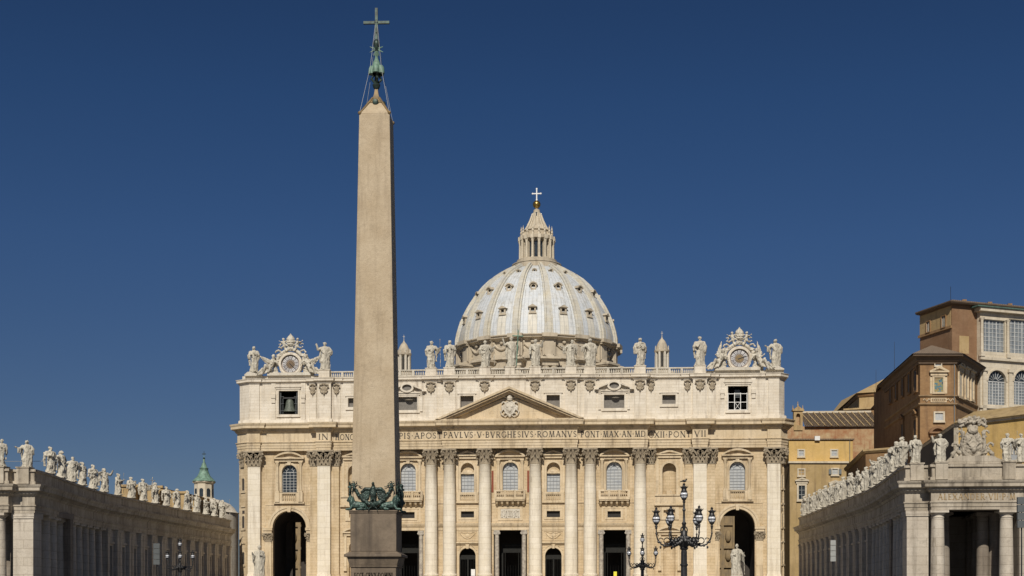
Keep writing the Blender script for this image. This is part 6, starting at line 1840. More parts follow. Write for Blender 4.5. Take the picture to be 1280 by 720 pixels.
GP = 'saint statues on the pavilion parapets'
for me, x, y, lab, rz in ((STAT[3][1], 57.9, -112.9, 'stone saint on the corner pier of the right pavilion roof', -20),
        (STAT[1][1], 60.6, -114.2, 'stone saint with a raised arm directly left of the stone crest', -5),
        (STAT[2][1], 68.6, -114.2, 'stone saint with a staff directly right of the stone crest', -15),
        (STAT[0][1], 70.3, -113.9, 'stone saint with a book at the right edge of the picture', -10),
        (STAT[7][1], -53.4, -115.4, 'stone saint on the left pavilion, second from the left edge', 15),
        (STAT[4][1], -56.1, -116.9, 'bulky stone saint with outstretched arm at the left edge of the picture', 10)):
    place_statue(me, (x, y, 18.05), 3.4, R(rz), lab, GP)

# railing behind the left pavilion statues
m = MB(); z = 17.7
for x in (-50.2, -55.0, -58.0): m.tube([(x, -113.5, z), (x, -113.5, z+1.35)], .03, 5)
m.tube([(-50.2, -113.5, z+1.3), (-58.0, -113.5, z+1.3)], .03, 5)
tag(m.build('handrail', M_panel), 'thin grey metal handrail on the left pavilion roof', 'railing')

# tall speaker panels
def panel(u0, u1, v0, v1, D, lab, mt=None):
    a, b = W(u0, v0, D), W(u1, v1, D); cx, cy = (a.x+b.x)/2, (a.y+b.y)/2; hw = abs(b.x-a.x)/2
    r_ = thing('speaker_column', lab, 'loudspeaker', (cx, cy, 0), 'tall narrow loudspeaker panels')
    m = MB(); zz0, zz1 = b.z, a.z; n_ = 4
    for i in range(n_): m.box(cx-hw, cx+hw, cy-.15, cy+.15, zz0+(zz1-zz0)*i/n_+.03, zz0+(zz1-zz0)*(i+1)/n_-.03)
    m.build('speaker_panel', mt or M_panel, r_, flat=True)
    m = MB(); m.tube([(cx, cy+.22, 0), (cx, cy+.22, zz1)], .07, 8); m.lathe([(.5, 0), (.5, .1), (.1, .2)], (cx, cy+.22), n=10); m.build('speaker_pole', M_iron, r_)
panel(1038, 1044.5, 675, 702, 190, 'tall pale loudspeaker panel before the right wing')
panel(192, 200, 679, 706, 200, 'tall dark grey loudspeaker panel before the left wing', M_panel2)
panel(1271.5, 1284, 621, 660, 120, 'large grey loudspeaker panel cut by the right edge of the picture', M_panel2)
# =================================================================== BACKGROUND
class Face:
    """vertical wall face from plan point a to b (left to right as seen); photo measurements are intersected with it"""
    def __init__(s, a, b):
        s.a = Vector((a[0], a[1])); s.b = Vector((b[0], b[1])); s.d = (s.b-s.a).normalized(); s.n = Vector((s.d.y, -s.d.x))
        s.T = Matrix(((s.d.x, -s.n.x, 0, s.a.x), (s.d.y, -s.n.y, 0, s.a.y), (0, 0, 1, 0), (0, 0, 0, 1)))
    def hit(s, u, v):
        k = (u-640)/FPX; dx, dy = k*cs - sn, k*sn + cs
        # C + t*(dx,dy) = a + q*d
        det = dx*(-s.d.y) - dy*(-s.d.x)
        rx, ry = s.a.x-CX, s.a.y-CY
        t = (rx*(-s.d.y) - ry*(-s.d.x))/det
        q = Vector((CX+t*dx, CY+t*dy)) - s.a
        return q.dot(s.d), EYE + (745-v)*t/FPX
    def rect(s, u0, v0, u1, v1):
        um = (u0+u1)/2; vm = (v0+v1)/2
        x0 = s.hit(u0, vm)[0]; x1 = s.hit(u1, vm)[0]; z1 = s.hit(um, v0)[1]; z0 = s.hit(um, v1)[1]
        return x0, x1, z0, z1
    def window(s, parent, u0, v0, u1, v1, fw=.3, frame=M_cream, pane=M_glass, mull=M_mullw, nx=2, nz=2, arched=False, shutters=False, hoodk=None, th=.06):
        x0, x1, z0, z1 = s.rect(u0, v0, u1, v1); cx = (x0+x1)/2; hw = (x1-x0)/2
        m = MB(); m.T = s.T
        inn = arch(cx, hw, z0, z1) if arched else rect(cx, hw, z0, z1)
        out = arch(cx, hw+fw, z0-fw*.6, z1+fw) if arched else rect(cx, hw+fw, z0-fw, z1+fw)
        m.prism(out, -.28, .02, [inn])
        m.box(cx-hw-fw*1.3, cx+hw+fw*1.3, -.4, .02, z0-fw*1.5, z0-fw+.001)
        if hoodk: hood(m, cx, hw+fw*2.2, z1+fw+.6, (hw+fw)*.55, 0, .6, hoodk)
        m.T = None; f = m.build('window', frame, parent)
        m = MB(); m.T = s.T; m.prism(inn, -.06, .01); m.T = None; m.build('pane', pane, f, flat=True)
        m = MB(); m.T = s.T
        zs = z1-hw if arched else z1
        for i in range(1, nx): x = x0+(x1-x0)*i/nx; m.box(x-th/2, x+th/2, -.12, -.062, z0, zs)
        for k in range(1, nz + (1 if arched else 0)): z = z0+(zs-z0)*k/nz; m.box(x0, x1, -.115, -.061, z-th/2, z+th/2)
        if arched:
            for a_ in (30, 60, 90, 120, 150): m.tube([(cx+.3*hw*math.cos(R(a_)), -.09, zs+.3*hw*math.sin(R(a_))), (cx+hw*.97*math.cos(R(a_)), -.09, zs+hw*.97*math.sin(R(a_)))], th*.5, 4)
        m.box(x0, x0+th, -.11, -.063, z0, zs); m.T = None; m.build('window_bars', mull, f, flat=True)
        if shutters:
            m = MB(); m.T = s.T
            for q in (-1, 1):
                xx = cx+q*(hw+fw*.6+hw*.5); m.box(xx-hw*.5, xx+hw*.5, -.36, -.29, z0, z1)
            m.T = None; m.build('shutters', M_shutter, f, flat=True)
        return f
def block(parent, pts, z0, z1, mat, name='wall'):
    m = MB(); m.prism([(p[0], p[1]) for p in pts], z0, z1, axis='z'); return m.build(name, mat, parent, flat=True)
def band(parent, pts, z, h, out, mat, name='moulding', closed=True):
    m = MB(); m.sweep(pts, [(-.2, z), (out*.5, z), (out, z+h*.5), (out, z+h), (-.2, z+h)], closed=closed); return m.build(name, mat, parent)
def xy(p): return (p.x, p.y)
def off(p, dx, dy): return (p[0]+dx, p[1]+dy)

# --- yellow building next to the facade (two-tone, small windows)
yb = thing('palace_block', 'yellow plaster block right of the facade with four small windows', 'building', (66, 36, 0))
a, b = xy(W(986, 600, 318)), xy(W(1066, 600, 318)); Fa = Face(a, b); z1 = Fa.hit(1030, 550)[1]; zm = Fa.hit(1030, 578)[1]
block(yb, [a, b, off(b, 0, 14), off(a, 0, 14)], zm, z1, M_plaster)
a2, b2 = off(a, .05, -1.2), off(b, -1.6, -1.2); F2 = Face(a2, b2)
block(yb, [a2, b2, off(b2, 0, 14), off(a2, 0, 14)], 0, zm-.01, M_plaster2)
m = MB(); m.prism([(a[0]-.3, a[1]-1.6), (b[0]-1.2, b[1]-1.6), (b[0]-1.2, b[1]+.1), (a[0]-.3, a[1]+.1)], zm-.3, zm+.12, axis='z'); m.build('ledge', M_cream, yb)
m = MB(); m.prism([(a[0], a[1]-.35), (b[0]+.3, b[1]-.35), (b[0]+.3, b[1]+14), (a[0], a[1]+14)], z1+.01, z1+.3, axis='z'); m.build('coping', M_tile, yb)
Fa.window(yb, 998, 563, 1004.5, 570, .3, pane=M_blind); Fa.window(yb, 1039, 563, 1046, 570, .3, pane=M_blind)
F2.window(yb, 998, 587, 1005, 594, .3, pane=M_tan); F2.window(yb, 1040, 586.5, 1047, 593, .3, pane=M_blind, shutters=True)
F2.window(yb, 998, 607, 1006, 624, .4, pane=M_glass, hoodk='tri', nz=3); F2.window(yb, 1040, 610, 1047, 624, .4, pane=M_glass, hoodk='tri')
# --- peeling red wall with tiled lean-to and bell gable
pr = thing('tiled_hall', 'long low hall with peeling reddish plaster, tiled lean-to roof and bell gable', 'building', (75, 55, 0))
a, b = xy(W(984, 540, 336)), xy(W(1096, 540, 336)); Fp = Face(a, b); z0 = Fp.hit(1040, 560)[1]; z1 = Fp.hit(1040, 533)[1]; z2 = Fp.hit(1040, 520)[1]+2.0
block(pr, [a, b, off(b, 0, 12), off(a, 0, 12)], 0, z1, M_peel)
m = MB(); x0, x1, y0 = a[0]+4.6, b[0], a[1]
m.bm.faces.new([m.v(p) for p in ((x0-.3, y0-.6, z1-.1), (x1+.3, y0-.6+ (b[1]-a[1]), z1-.1), (x1+.3, y0+9, z2), (x0-.3, y0+9, z2))])
bmesh.ops.solidify(m.bm, geom=m.bm.faces[:], thickness=.25); m.build('tiled_roof', M_tile, pr, flat=True)
m = MB()
for i in range(11):
    t = (i+.5)/11; xx = x0 + (x1-x0)*t; m.tube([(xx+.8, y0-.65+(b[1]-a[1])*t, z1+.12), (xx-.9, y0+9, z2+.2)], .13, 4)
m.build('roof_rib', M_tan, pr)
m = MB(); m.box(x0, x1, y0+8.8, y0+9.4, z2-.2, z2+.35); m.build('ridge', M_cream, pr)
xb0, xb1, _, _ = Fp.rect(991, 520, 1004, 530); zg = Fp.hit(997, 514)[1]; zz = z1
m = MB(); m.T = Fp.T
cxg = (xb0+xb1)/2; hg = (xb1-xb0)/2
m.prism(rect(cxg, hg*.85, zz-1, zg), -.3, 1.0, [arch(cxg, hg*.38, zz+.3, zg-.6)]); m.box(cxg-hg*1.1, cxg+hg*1.1, -.6, 1.2, zg, zg+.35)
m.prism([(cxg-hg*.9, zg+.35), (cxg+hg*.9, zg+.35), (cxg, zg+1.3)], -.5, 1.1)
for q in (-1, 0, 1): m.lathe([(.16, zg+.35+(.95 if q == 0 else 0)), (.2, zg+.7+(.95 if q == 0 else 0)), (.05, zg+1.0+(.95 if q == 0 else 0)), (.12, zg+1.2+(.95 if q == 0 else 0)), (0, zg+1.6+(.95 if q == 0 else 0))], (cxg+q*hg*.95, .2), n=8)
m.T = None; m.build('bell_gable', M_tan, pr)
m = MB(); m.T = Fp.T; m.box(cxg-hg*.5, cxg+hg*.5, .6, .8, zz+.2, zg-.5); m.T = None; m.build('gable_recess', M_peel, pr)
# --- chapel block with hipped roof
chp = thing('chapel', 'tan chapel block with a steep pitched roof rising behind the tiled hall', 'building', (95, 70, 0))
cA = xy(W(1074, 500, 350)); cB = xy(W(1130, 500, 345)); Z = lambda v, D: EYE+(745-v)*D/FPX
cL = xy(W(1036, 521, 404))
ze = Z(492, 350)
block(chp, [cA, cB, off(cB, 0, 60), cL], 0, ze, M_tan)
m = MB()
e = .9
q = [Vector((cA[0]-e, cA[1]-e, ze)), Vector((cB[0]+e, cB[1]-e, ze)), Vector((cB[0]+e, cB[1]+60, ze)), Vector((cL[0]-e, cL[1]+e, ze))]
rg1 = W(1112, 470, 362); rg2 = Vector((rg1.x-5, rg1.y+45, rg1.z))
vv = [m.v(p) for p in q] + [m.v(rg1), m.v(rg2)]
for f in ((0, 1, 4), (1, 2, 5, 4), (2, 3, 5), (3, 0, 4, 5), (0, 3, 2, 1)): m.bm.faces.new([vv[i] for i in f])
m.build('pitched_roof', M_tan, chp, flat=True)
band(chp, [cA, cB, off(cB, 0, 60), cL], ze-.9, .7, .5, M_brick, 'eaves')
Fc = Face(cA, cB); m = MB(); m.T = Fc.T; x0, x1, z0_, z1_ = Fc.rect(1062, 514, 1110, 520); m.box(x0, x1, -5, 0, 0, z1_); m.T = None; m.build('lower_wall', M_brick, chp, flat=True)
m = MB(); m.T = Fc.T; x0, x1, z0_, z1_ = Fc.rect(1062, 512.5, 1112, 514.5); m.box(x0-.4, x1, -5.5, 0, z0_, z1_); m.T = None; m.build('lower_coping', M_tan, chp, flat=True)
# --- narrow brown building between chapel and tower
nb_ = thing('brown_house', 'narrow dark brown building with one tall window beside the palace', 'building', (85, 25, 0))
a, b = xy(W(1093, 520, 318)), xy(W(1112, 520, 292)); Fn = Face(a, b)
z1 = Fn.hit(1100, 505)[1]
block(nb_, [a, b, off(b, 10, 0), off(a, 10, 3)], 0, z1, M_brick)
m = MB(); m.sweep([a, b], [(-.3, z1), (.9, z1), (.9, z1+.35), (-.3, z1+.4)]); m.build('eaves', M_tile, nb_)
Fn.window(nb_, 1096.5, 513, 1100, 526, .3, pane=M_glass); Fn.window(nb_, 1106.5, 508, 1109, 519, .3, pane=M_glass)
# --- terrace building in front of it (brick front, dark side)
tb = thing('terrace_house', 'low brick building with flat coping behind the right wing statues', 'building', (76, -5, 0))
a = xy(W(1058, 580, 300)); b = xy(W(1082, 580, 262)); c = xy(W(1118, 580, 258)); Ft = Face(b, c); z1 = Ft.hit(1090, 563)[1]
block(tb, [a, b, c, off(c, 2, 40)], 0, z1, M_brick)
m = MB(); m.sweep([a, b, c], [(-.4, z1-.5), (.2, z1-.5), (.55, z1-.1), (.55, z1+.25), (-.4, z1+.3)]); m.build('coping', M_tan, tb)
M_mould = stone('brown_moulding', (.26, .175, .10), (.33, .24, .14), dirtamt=.4, streak=.4, dirt=(.12, .08, .05))
# --- palace tower with the mosaic
pt = thing('palace_tower', 'brown brick palace corner with wide eaves and a framed mosaic', 'building', (80, -30, 0))
tFL, tFR = xy(W(1150, 600, 240)), xy(W(1194.5, 600, 240)); tBL, tBR = xy(W(1107, 600, 274)), xy(W(1222, 600, 254))
ze = Z(444, 240)
block(pt, [tBL, tFL, tFR, tBR, off(tBR, 0, 40), off(tBL, 0, 12)], 0, ze, M_brick)
ring = [tBL, tFL, tFR, tBR]
m = MB(); m.sweep(ring, [(-.3, ze-1.6), (.25, ze-1.6), (.4, ze-1.2), (.6, ze-1.1), (.9, ze-.5), (1.5, ze-.35), (1.5, ze-.05), (-.3, ze)]); m.build('eaves', M_trimbrown, pt)
m = MB()
def ringoff(o): 
    P_ = [Vector(p) for p in ring]; out = []
    for i in range(4):
        n0 = (P_[i]-P_[i-1]).normalized() if i else (P_[1]-P_[0]).normalized(); n1 = (P_[i+1]-P_[i]).normalized() if i < 3 else n0
        a_ = Vector((n0.y, -n0.x)); b_ = Vector((n1.y, -n1.x)); mm = a_+b_; mm = mm/max(.3, mm.length_squared/2); out.append(P_[i]+mm*o)
    return out
ro = ringoff(1.7); cen = Vector(((tFL[0]+tFR[0])/2+1.0, tFL[1]+9))
rr_ = [m.v((p.x, p.y, ze)) for p in ro] + [m.v((ro[3].x+3, ro[3].y+30, ze)), m.v((ro[0].x+2, ro[0].y+12, ze))]
tp = m.v((cen.x, cen.y, ze+3.4)); tp2 = m.v((cen.x, cen.y+22, ze+3.4))
for f in ((rr_[1], rr_[2], tp), (rr_[2], rr_[3], tp2, tp), (rr_[0], rr_[1], tp, tp2), (rr_[3], rr_[4], tp2), (rr_[5], rr_[0], tp2), (rr_[4], rr_[5], tp2)): m.bm.faces.new(f)
m.build('hipped_roof', M_tile, pt, flat=True)
Ff = Face(tFL, tFR); Fl = Face(tBL, tFL); Fr = Face(tFR, tBR)
for v0, v1, o in ((494, 496.5, .3), (504, 507, .35)):
    zz1 = Ff.hit(1172, v0)[1]; zz0 = Ff.hit(1172, v1)[1]
    m = MB(); m.sweep(ring, [(-.2, zz0), (o*.4, zz0), (o, zz0+(zz1-zz0)*.5), (o, zz1), (-.2, zz1)]); m.build('moulding', M_mould, pt)
Ff.window(pt, 1168.5, 450, 1176, 457.5, .15, pane=M_blind, nz=1)
Ff.window(pt, 1168.5, 516.5, 1178.5, 525.5, .28, frame=M_cream, pane=M_blind, nz=1, nx=3)
x0, x1, z0_, z1_ = Ff.rect(1167.5, 472, 1178.5, 490)
m = MB(); m.T = Ff.T; cxm = (x0+x1)/2; hwm = (x1-x0)/2
m.prism(rect(cxm, hwm+.35, z0_-.35, z1_+.35), -.25, .02, [rect(cxm, hwm, z0_, z1_)]); hood(m, cxm, hwm+.95, z1_+.85, .9, 0, .7, 'tri')
m.prism(rect(cxm, hwm+.75, z0_-.3, z1_+.2), -.1, .018, [rect(cxm, hwm+.36, z0_-.2, z1_+.1)])
m.T = None; fr = m.build('mosaic_frame', M_trim, pt)
m = MB(); m.T = Ff.T; m.box(x0, x1, -.08, .01, z0_, z1_); m.T = None; m.build('mosaic', M_mosaic, fr, flat=True)
x0, x1, z0_, z1_ = Ff.rect(1163, 497.5, 1183, 503)
m = MB(); m.T = Ff.T; m.prism(rect((x0+x1)/2, (x1-x0)/2, z0_, z1_), -.15, .02, [rect((x0+x1)/2, (x1-x0)/2-.2, z0_+.15, z1_-.15)])
for q in (-1, 1): m.tube([((x0+x1)/2+q*((x1-x0)/2+.1+.2*i), -.1, (z0_+z1_)/2+.25*math.sin(i*1.6)) for i in range(7)], .1, 5)
for i in range(6): m.ell((x0+.5+i*(x1-x0-1)/5, -.08, (z0_+z1_)/2), (.18, .1, .15), 6)
m.T = None; m.build('carved_panel', M_trim, pt)
x0, x1, z0_, z1_ = Ff.rect(1160, 531, 1181, 545)
m = MB(); m.T = Ff.T; hood(m, (x0+x1)/2, (x1-x0)/2, z1_-1.6, 1.0, 0, .9); m.box((x0+x1)/2-.8, (x0+x1)/2+.8, -.1, .02, z0_-3, z1_-2.2); m.T = None; m.build('door_pediment', M_brickred, pt)
for u0, u1, v0, v1 in ((1198, 1202, 466, 495), (1206, 1209, 468, 497), (1213, 1216, 472, 499)):
    Fr.window(pt, u0, v0, u1, v1, .35, frame=M_trim, pane=M_cream, hoodk='tri', nx=1, nz=1)
for u0, v0, u1, v1 in ((1144, 462, 1147, 488), (1136, 467, 1138.5, 490), (1128, 472, 1130, 494), (1120, 478, 1122, 498), (1113, 483, 1115, 502), (1144, 525, 1146.5, 545), (1128, 530, 1130, 548)):
    Fl.window(pt, u0, v0, u1, v1, .35, frame=M_brick, pane=M_glass, hoodk='tri', nx=1, nz=1)
# --- upper palace with glazed loggias
up = thing('loggia_palace', 'tall palace behind the tower with glazed white loggias and flat brown roof', 'building', (90, -15, 0))
uL, uC = xy(W(1150, 500, 262)), xy(W(1190, 500, 252)); uR = xy(W(1300, 500, 259))
zt = Z(379, 251)
block(up, [uL, uC, uR, off(uR, 0, 30), off(uL, 8, 25)], 0, zt, M_brickred)
m = MB(); m.sweep([uL, uC, uR], [(-.5, zt-.1), (.9, zt+.05), (1.1, zt+.3), (1.1, zt+.5), (-.5, zt+.75)]); m.build('eaves', M_trimbrown, up)
m = MB(); m.prism([off(uL, 0, 0), uC, uR, off(uR, 0, 30), off(uL, 8, 25)], zt+.74, zt+.9, axis='z'); m.build('flat_roof', M_tile, up, flat=True)
FL, FR = Face(uL, uC), Face(uC, uR)
# lighter upper band of the left face
x0, x1, z0_, z1_ = FL.rect(1150, 382, 1190, 410)
zb = FL.hit(1170, 413)[1]
m = MB(); m.T = FL.T; m.box(0, (Vector(uC)-Vector(uL)).length-.3, -.06, .01, zb, zt-.2); m.T = None; m.build('upper_wall', M_tan, up, flat=True)
m = MB(); m.T = FL.T; m.box(-.3, (Vector(uC)-Vector(uL)).length, -.3, .01, zb-.5, zb); m.T = None; m.build('moulding', M_brick, up)
FL.window(up, 1159, 402, 1163.5, 415, .12, frame=M_brick, pane=M_cream, nx=2, nz=1); FL.window(up, 1178, 395, 1183, 409, .12, frame=M_brick, pane=M_cream, nx=2, nz=1)
x0, x1, z0_, z1_ = FR.rect(1199, 420, 1211, 442)
m = MB(); m.T = FR.T; m.box(x0, x1, -.05, .01, z0_, z1_); m.T = None; m.build('patched_wall', M_tan, up, flat=True)
# white loggia wall in front of the brick
xl0 = FR.hit(1221, 450)[0]; xl1 = (Vector(uR)-Vector(uC)).length
zTop = FR.hit(1225, 391)[1]; 
m = MB(); m.T = FR.T
wins = []
for (u0, u1) in ((1224.5, 1252), (1256.5, 1284)):
    wins.append(FR.rect(u0, 401, u1, 443))
arcs = []
for (u0, u1) in ((1230.5, 1253), (1263, 1286)):
    arcs.append(FR.rect(u0, 464, u1, 507))
zlow = FR.hit(1225, 516)[1]
holes = [[(a_, c_), (b_, c_), (b_, d_), (a_, d_)] for a_, b_, c_, d_ in wins] + [arch((a_+b_)/2, (b_-a_)/2, c_, d_) for a_, b_, c_, d_ in arcs]
m.prism([(xl0, zlow-6), (xl1, zlow-6), (xl1, zTop), (xl0, zTop)], -1.0, -.02, holes)
m.T = None; m.build('loggia_wall', M_cream, up)
m = MB(); m.T = FR.T
m.box(xl0-.6, xl1, -1.9, -.02, zTop, zTop+.7)
zc = FR.hit(1240, 452)[1]; m.box(xl0-.2, xl1, -1.5, -1.0, zc, zc+.55); m.box(xl0, xl1, -1.2, -1.0, zc+.55, zc+1.6)
zc2 = FR.hit(1240, 510)[1]; m.box(xl0-.2, xl1, -1.3, -1.0, zc2-.3, zc2+.2)
for u in (1221.8, 1254.2, 1287):
    xx = FR.hit(u, 420)[0]; m.lathe([(.32, wins[0][2]), (.28, wins[0][3]-.4), (.5, wins[0][3]+.1)], (xx, -1.3), n=10)
    m.box(xx-.45, xx+.45, -1.65, -1.0, zc+.6, wins[0][2])
for u in (1225.5, 1257.8):
    xx = FR.hit(u, 480)[0]; m.box(xx-.4, xx+.4, -1.3, -1.0, zlow-2, arcs[0][3]-.3); m.box(xx-.6, xx+.6, -1.5, -1.0, arcs[0][3]-.3, arcs[0][3]+.3)
for a_, b_, c_, d_ in arcs: archivolt(m, (a_+b_)/2, (b_-a_)/2+.01, (b_-a_)/2+.3, d_-(b_-a_)/2, -1.15, -1.0)
m.T = None; m.build('loggia_trim', M_cream, up)
m = MB(); m.T = FR.T; m.box(xl0-1.5, xl1, -2.2, -.02, zTop+.7, zTop+.92); m.T = None; m.build('copper_gutter', M_verdi2, up)
for k, (a_, b_, c_, d_) in enumerate(wins + arcs):
    m = MB(); m.T = FR.T; ar = k >= 2
    m.prism(arch((a_+b_)/2, (b_-a_)/2, c_, d_) if ar else rect((a_+b_)/2, (b_-a_)/2, c_, d_), -.5, -.4); m.T = None
    f = m.build('glazing', M_glasslog, up, flat=True)
    m = MB(); m.T = FR.T; zs = d_-(b_-a_)/2 if ar else d_
    nx = 6
    for i in range(1, nx): x = a_+(b_-a_)*i/nx; m.box(x-.045, x+.045, -.58, -.51, c_, zs)
    nz = 8 if not ar else 8
    for i in range(1, nz+1): z = c_+(zs-c_)*i/nz; m.box(a_, b_, -.575, -.511, z-.045, z+.045)
    for t in (.33, .66): x = a_+(b_-a_)*t; m.box(x-.09, x+.09, -.62, -.52, c_, zs)
    m.box(a_, b_, -.61, -.53, zs-.12, zs+.06)
    if ar:
        cxa, hwa = (a_+b_)/2, (b_-a_)/2
        for g_ in (22, 45, 67, 90, 112, 135, 158): m.tube([(cxa+.25*hwa*math.cos(R(g_)), -.55, zs+.25*hwa*math.sin(R(g_))), (cxa+.97*hwa*math.cos(R(g_)), -.55, zs+.97*hwa*math.sin(R(g_)))], .05, 4)
    m.T = None; m.build('glazing_bars', M_mullw, f, flat=True)
    if ar:
        m = MB(); m.T = FR.T; cxa, hwa = (a_+b_)/2, (b_-a_)/2
        m.prism([(cxa+hwa*math.cos(PI*i/12), zs+.06+(hwa-.02)*math.sin(PI*i/12)) for i in range(13)], -.505, -.502); m.T = None; m.build('fanlight', M_glass, f, flat=True)
# --- yellow wing in front right
yw = thing('yellow_palace_wing', 'yellow palace wing with grey shutters and a dark sloping side behind the crest', 'building', (76, -75, 0))
yB, yC, yR = xy(W(1146, 560, 236)), xy(W(1195, 560, 200)), xy(W(1310, 560, 188))
zt = Z(530, 200)
block(yw, [yB, yC, yR, off(yR, 0, 30), off(yB, 6, 10)], 0, zt, M_plaster)
Fy = Face(yC, yR); Fs = Face(yB, yC)
m = MB(); m.T = Fs.T; LL = (Vector(yC)-Vector(yB)).length; m.box(0, LL-.35, -.15, .01, 0, zt-.05); m.T = None; m.build('shaded_side', M_shadeslate, yw, flat=True)
m = MB(); m.T = Fy.T; m.box(-.3, .45, -.12, .02, 0, zt); m.T = None; m.build('corner_quoin', M_cream, yw)
m = MB(); m.sweep([yB, yC, yR], [(-.3, zt-.4), (.25, zt-.35), (.35, zt-.1), (.55, zt), (-.3, zt+.05)]); m.build('eaves_moulding', M_cream, yw)
m = MB(); m.sweep([yC, yR], [(-.3, zt+.05), (.65, zt+.05), (.7, zt+.15), (-4.5, zt+2.2), (-4.5, zt+.06)]); m.build('roof', M_plaster2, yw)
Fy.window(yw, 1225, 558, 1232, 577, .3, frame=M_cream, pane=M_shutter, nx=2, nz=1); Fy.window(yw, 1263, 552, 1274, 575, .35, frame=M_cream, pane=M_blind, nx=1, nz=1, shutters=True)
Fy.window(yw, 1197.5, 558, 1202, 577, .3, frame=M_cream, pane=M_shutter, nx=1, nz=1)
# --- left background: buttressed hall and domed chapel with green lantern
lh = thing('sacristy_hall', 'flat-topped ochre hall with buttresses behind the left wing statues', 'building', (-95, 30, 0))
for u0, u1, v, D in ((150, 176, 608.5, 300), (176, 204, 610, 299), (204, 214, 616, 301), (214, 236, 617, 298), (236, 250, 624, 300)):
    a, b = W(u0, v, D), W(u1, v, D); m = MB(); m.box(a.x, b.x, a.y, a.y+16, 0, a.z); m.box(a.x-.1, b.x+.1, a.y-.35, a.y+.3, a.z, a.z+.5)
    m.build('hall_wall', M_tan, lh, flat=True)
for u, v in ((166, 618), (197, 622)):
    a = W(u, v, 297); m = MB(); m.prism([(a.y-2.5, 0), (a.y+4, 0), (a.y+4, a.z+2.2), (a.y, a.z+1.5), (a.y-2.5, a.z-1.5)], a.x-.5, a.x+.5, axis='x'); m.build('hall_buttress', M_plaster2, lh)
dc = thing('domed_chapel', 'small white domed chapel with green copper lantern roof left of the facade', 'building', (-80, 55, 0))
D = 340; c = W(255, 640, D); k_ = D/FPX; Zl = lambda v: Z(v, D)
m = MB(); m.lathe([(8.6, 0), (8.6, Zl(642)), (8.9, Zl(641.5)), (8.2, Zl(640)), (7.6, Zl(635)), (6.4, Zl(630)), (4.6, Zl(626)), (3.2, Zl(624.3)), (0, Zl(624.2))], (c.x, c.y), n=32); m.build('dome', M_attic, dc, smooth=60)
m = MB(); m.lathe([(2.55, Zl(625.5)), (2.75, Zl(624)), (2.45, Zl(623)), (2.4, Zl(605)), (2.85, Zl(603.5)), (2.9, Zl(602)), (0, Zl(602))], (c.x, c.y), n=8, a0=PI/8, a1=2*PI+PI/8); m.build('lantern', M_cream, dc, smooth=20)
m = MB(); m.lathe([(2.95, Zl(602)), (2.5, Zl(599.5)), (1.6, Zl(595)), (1.15, Zl(590)), (1.0, Zl(586.5)), (1.15, Zl(585.5)), (.8, Zl(584.5)), (.5, Zl(580)), (.2, Zl(577)), (.3, Zl(575)), (.1, Zl(573)), (0, Zl(565))], (c.x, c.y), n=16, a0=PI/8, a1=2*PI+PI/8); m.build('copper_roof', M_verdi, dc, smooth=50)
m = MB(); m.tube([(c.x, c.y, Zl(573)), (c.x, c.y, Zl(564))], .06, 5); m.box(c.x-.5, c.x+.5, c.y-.04, c.y+.04, Zl(568), Zl(567)); m.ell((c.x, c.y, Zl(573)), .3, 8); m.build('finial_cross', M_bronzed, dc)
m = MB()
for k in range(8):
    m.T = Matrix.Translation((c.x, c.y, 0)) @ Matrix.Rotation(k*PI/4, 4, 'Z'); m.T = m.T @ Matrix.Rotation(PI/2, 4, 'Z')
    m.prism(arch(0, .48, Zl(621.5), Zl(611)), -2.32, -2.2)
m.T = None; m.build('lantern_window', M_glass, dc)
M_court = stone('courtyard_plaster', (.30, .22, .12), (.22, .17, .11), dirtamt=.8, streak=.7, dirt=(.09, .075, .06), ns=1.6)
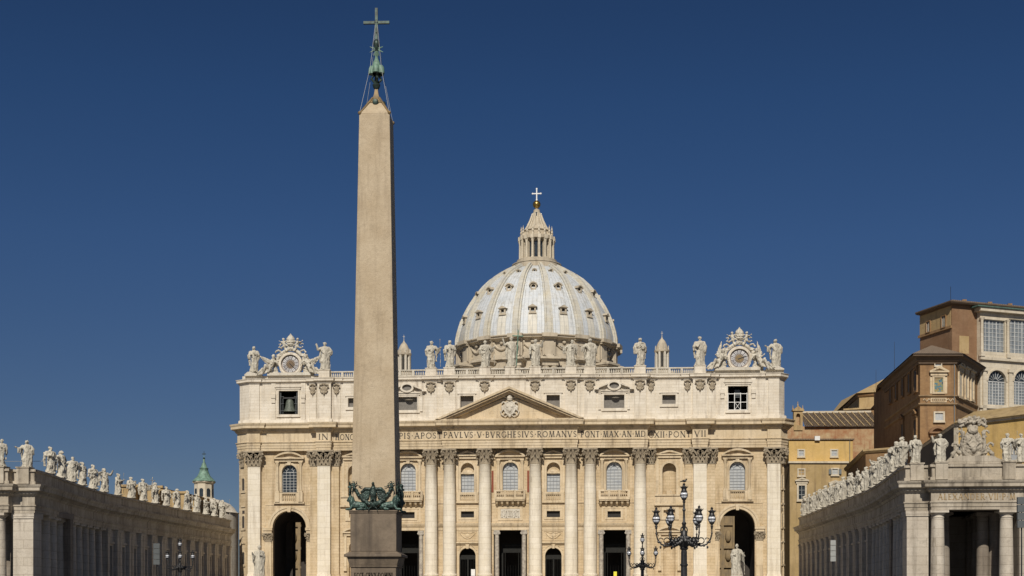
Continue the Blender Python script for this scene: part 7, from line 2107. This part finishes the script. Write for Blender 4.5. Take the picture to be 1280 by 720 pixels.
# courtyard walls seen through the arches
for s_, nm, lb in ((-1, 'courtyard_wall', 'sunlit ochre wall seen through the left archway'), (1, 'courtyard_wall', 'sunlit ochre wall seen through the right archway')):
    m = MB(); cx = s_*58 if s_ < 0 else 53
    m.box(cx-10, cx+10, 70, 72, 0, 34)
    for z in (9, 14, 20): m.box(cx-10.2, cx+10.2, 69.5, 70, z, z+.6)
    for i in range(7): m.box(cx-9+i*3-.35, cx-9+i*3+.35, 69.4, 70, 0, 34); m.ell((cx-7.5+i*3, 69.7, 12.2), (.8, .6, 1.5), 8); m.ell((cx-7.5+i*3, 69.7, 17.2), (.8, .6, 1.6), 8)
    tag(m.build(nm, M_court), lb, 'wall')
# antennas on the palaces
for u, v0, v1, D, lab in ((1118, 427, 466, 300, 'taller thin antenna mast behind the palace tower eaves'), (1095, 462, 480, 345, 'short thin antenna mast above the chapel roof')):
    a = W(u, v0, D); b = W(u, v1+14, D); m = MB(); m.tube([(a.x, a.y, a.z), (a.x, a.y, b.z)], .03, 5, .06); m.box(a.x-.4, a.x+.4, a.y-.4, a.y+.4, b.z-2, b.z+1.2) if D == 300 else None
    tag(m.build('antenna_mast', M_iron), lab, 'antenna')

# small roof and wall clutter on the palaces
mt = MB(); p = W(1022, 548.5, 317); mt.box(p.x-.6, p.x+.6, p.y+.3, p.y+1.1, p.z-.3, p.z+.7); mt.build('roof_box', M_white, yb)
for u, v, D in ((1205, 377, 262), (1237, 380, 262), (1262, 382, 264)):
    p = W(u, v, D); m = MB(); m.box(p.x-.4, p.x+.4, p.y-.4, p.y+.4, p.z-1.5, p.z+.35); m.build('chimney', M_brick, up)
for Fx, u, par, za, zb in ((Ff, 1192.5, pt, 8, ze-1.7), (Fa, 1062, yb, zm+.2, z1 if False else Fa.hit(1030, 551)[1])):
    xx = Fx.hit(u, 560)[0]; m = MB(); m.T = Fx.T; m.tube([(xx, -.18, za), (xx, -.18, zb)], .08, 6); m.T = None; m.build('downpipe', M_shutter, par)
p = W(1190, 374, 252); m = MB(); m.tube([(p.x, p.y+1, p.z-.5), (p.x, p.y+1, p.z+2.6)], .04, 4); m.build('lightning_rod', M_iron, up)
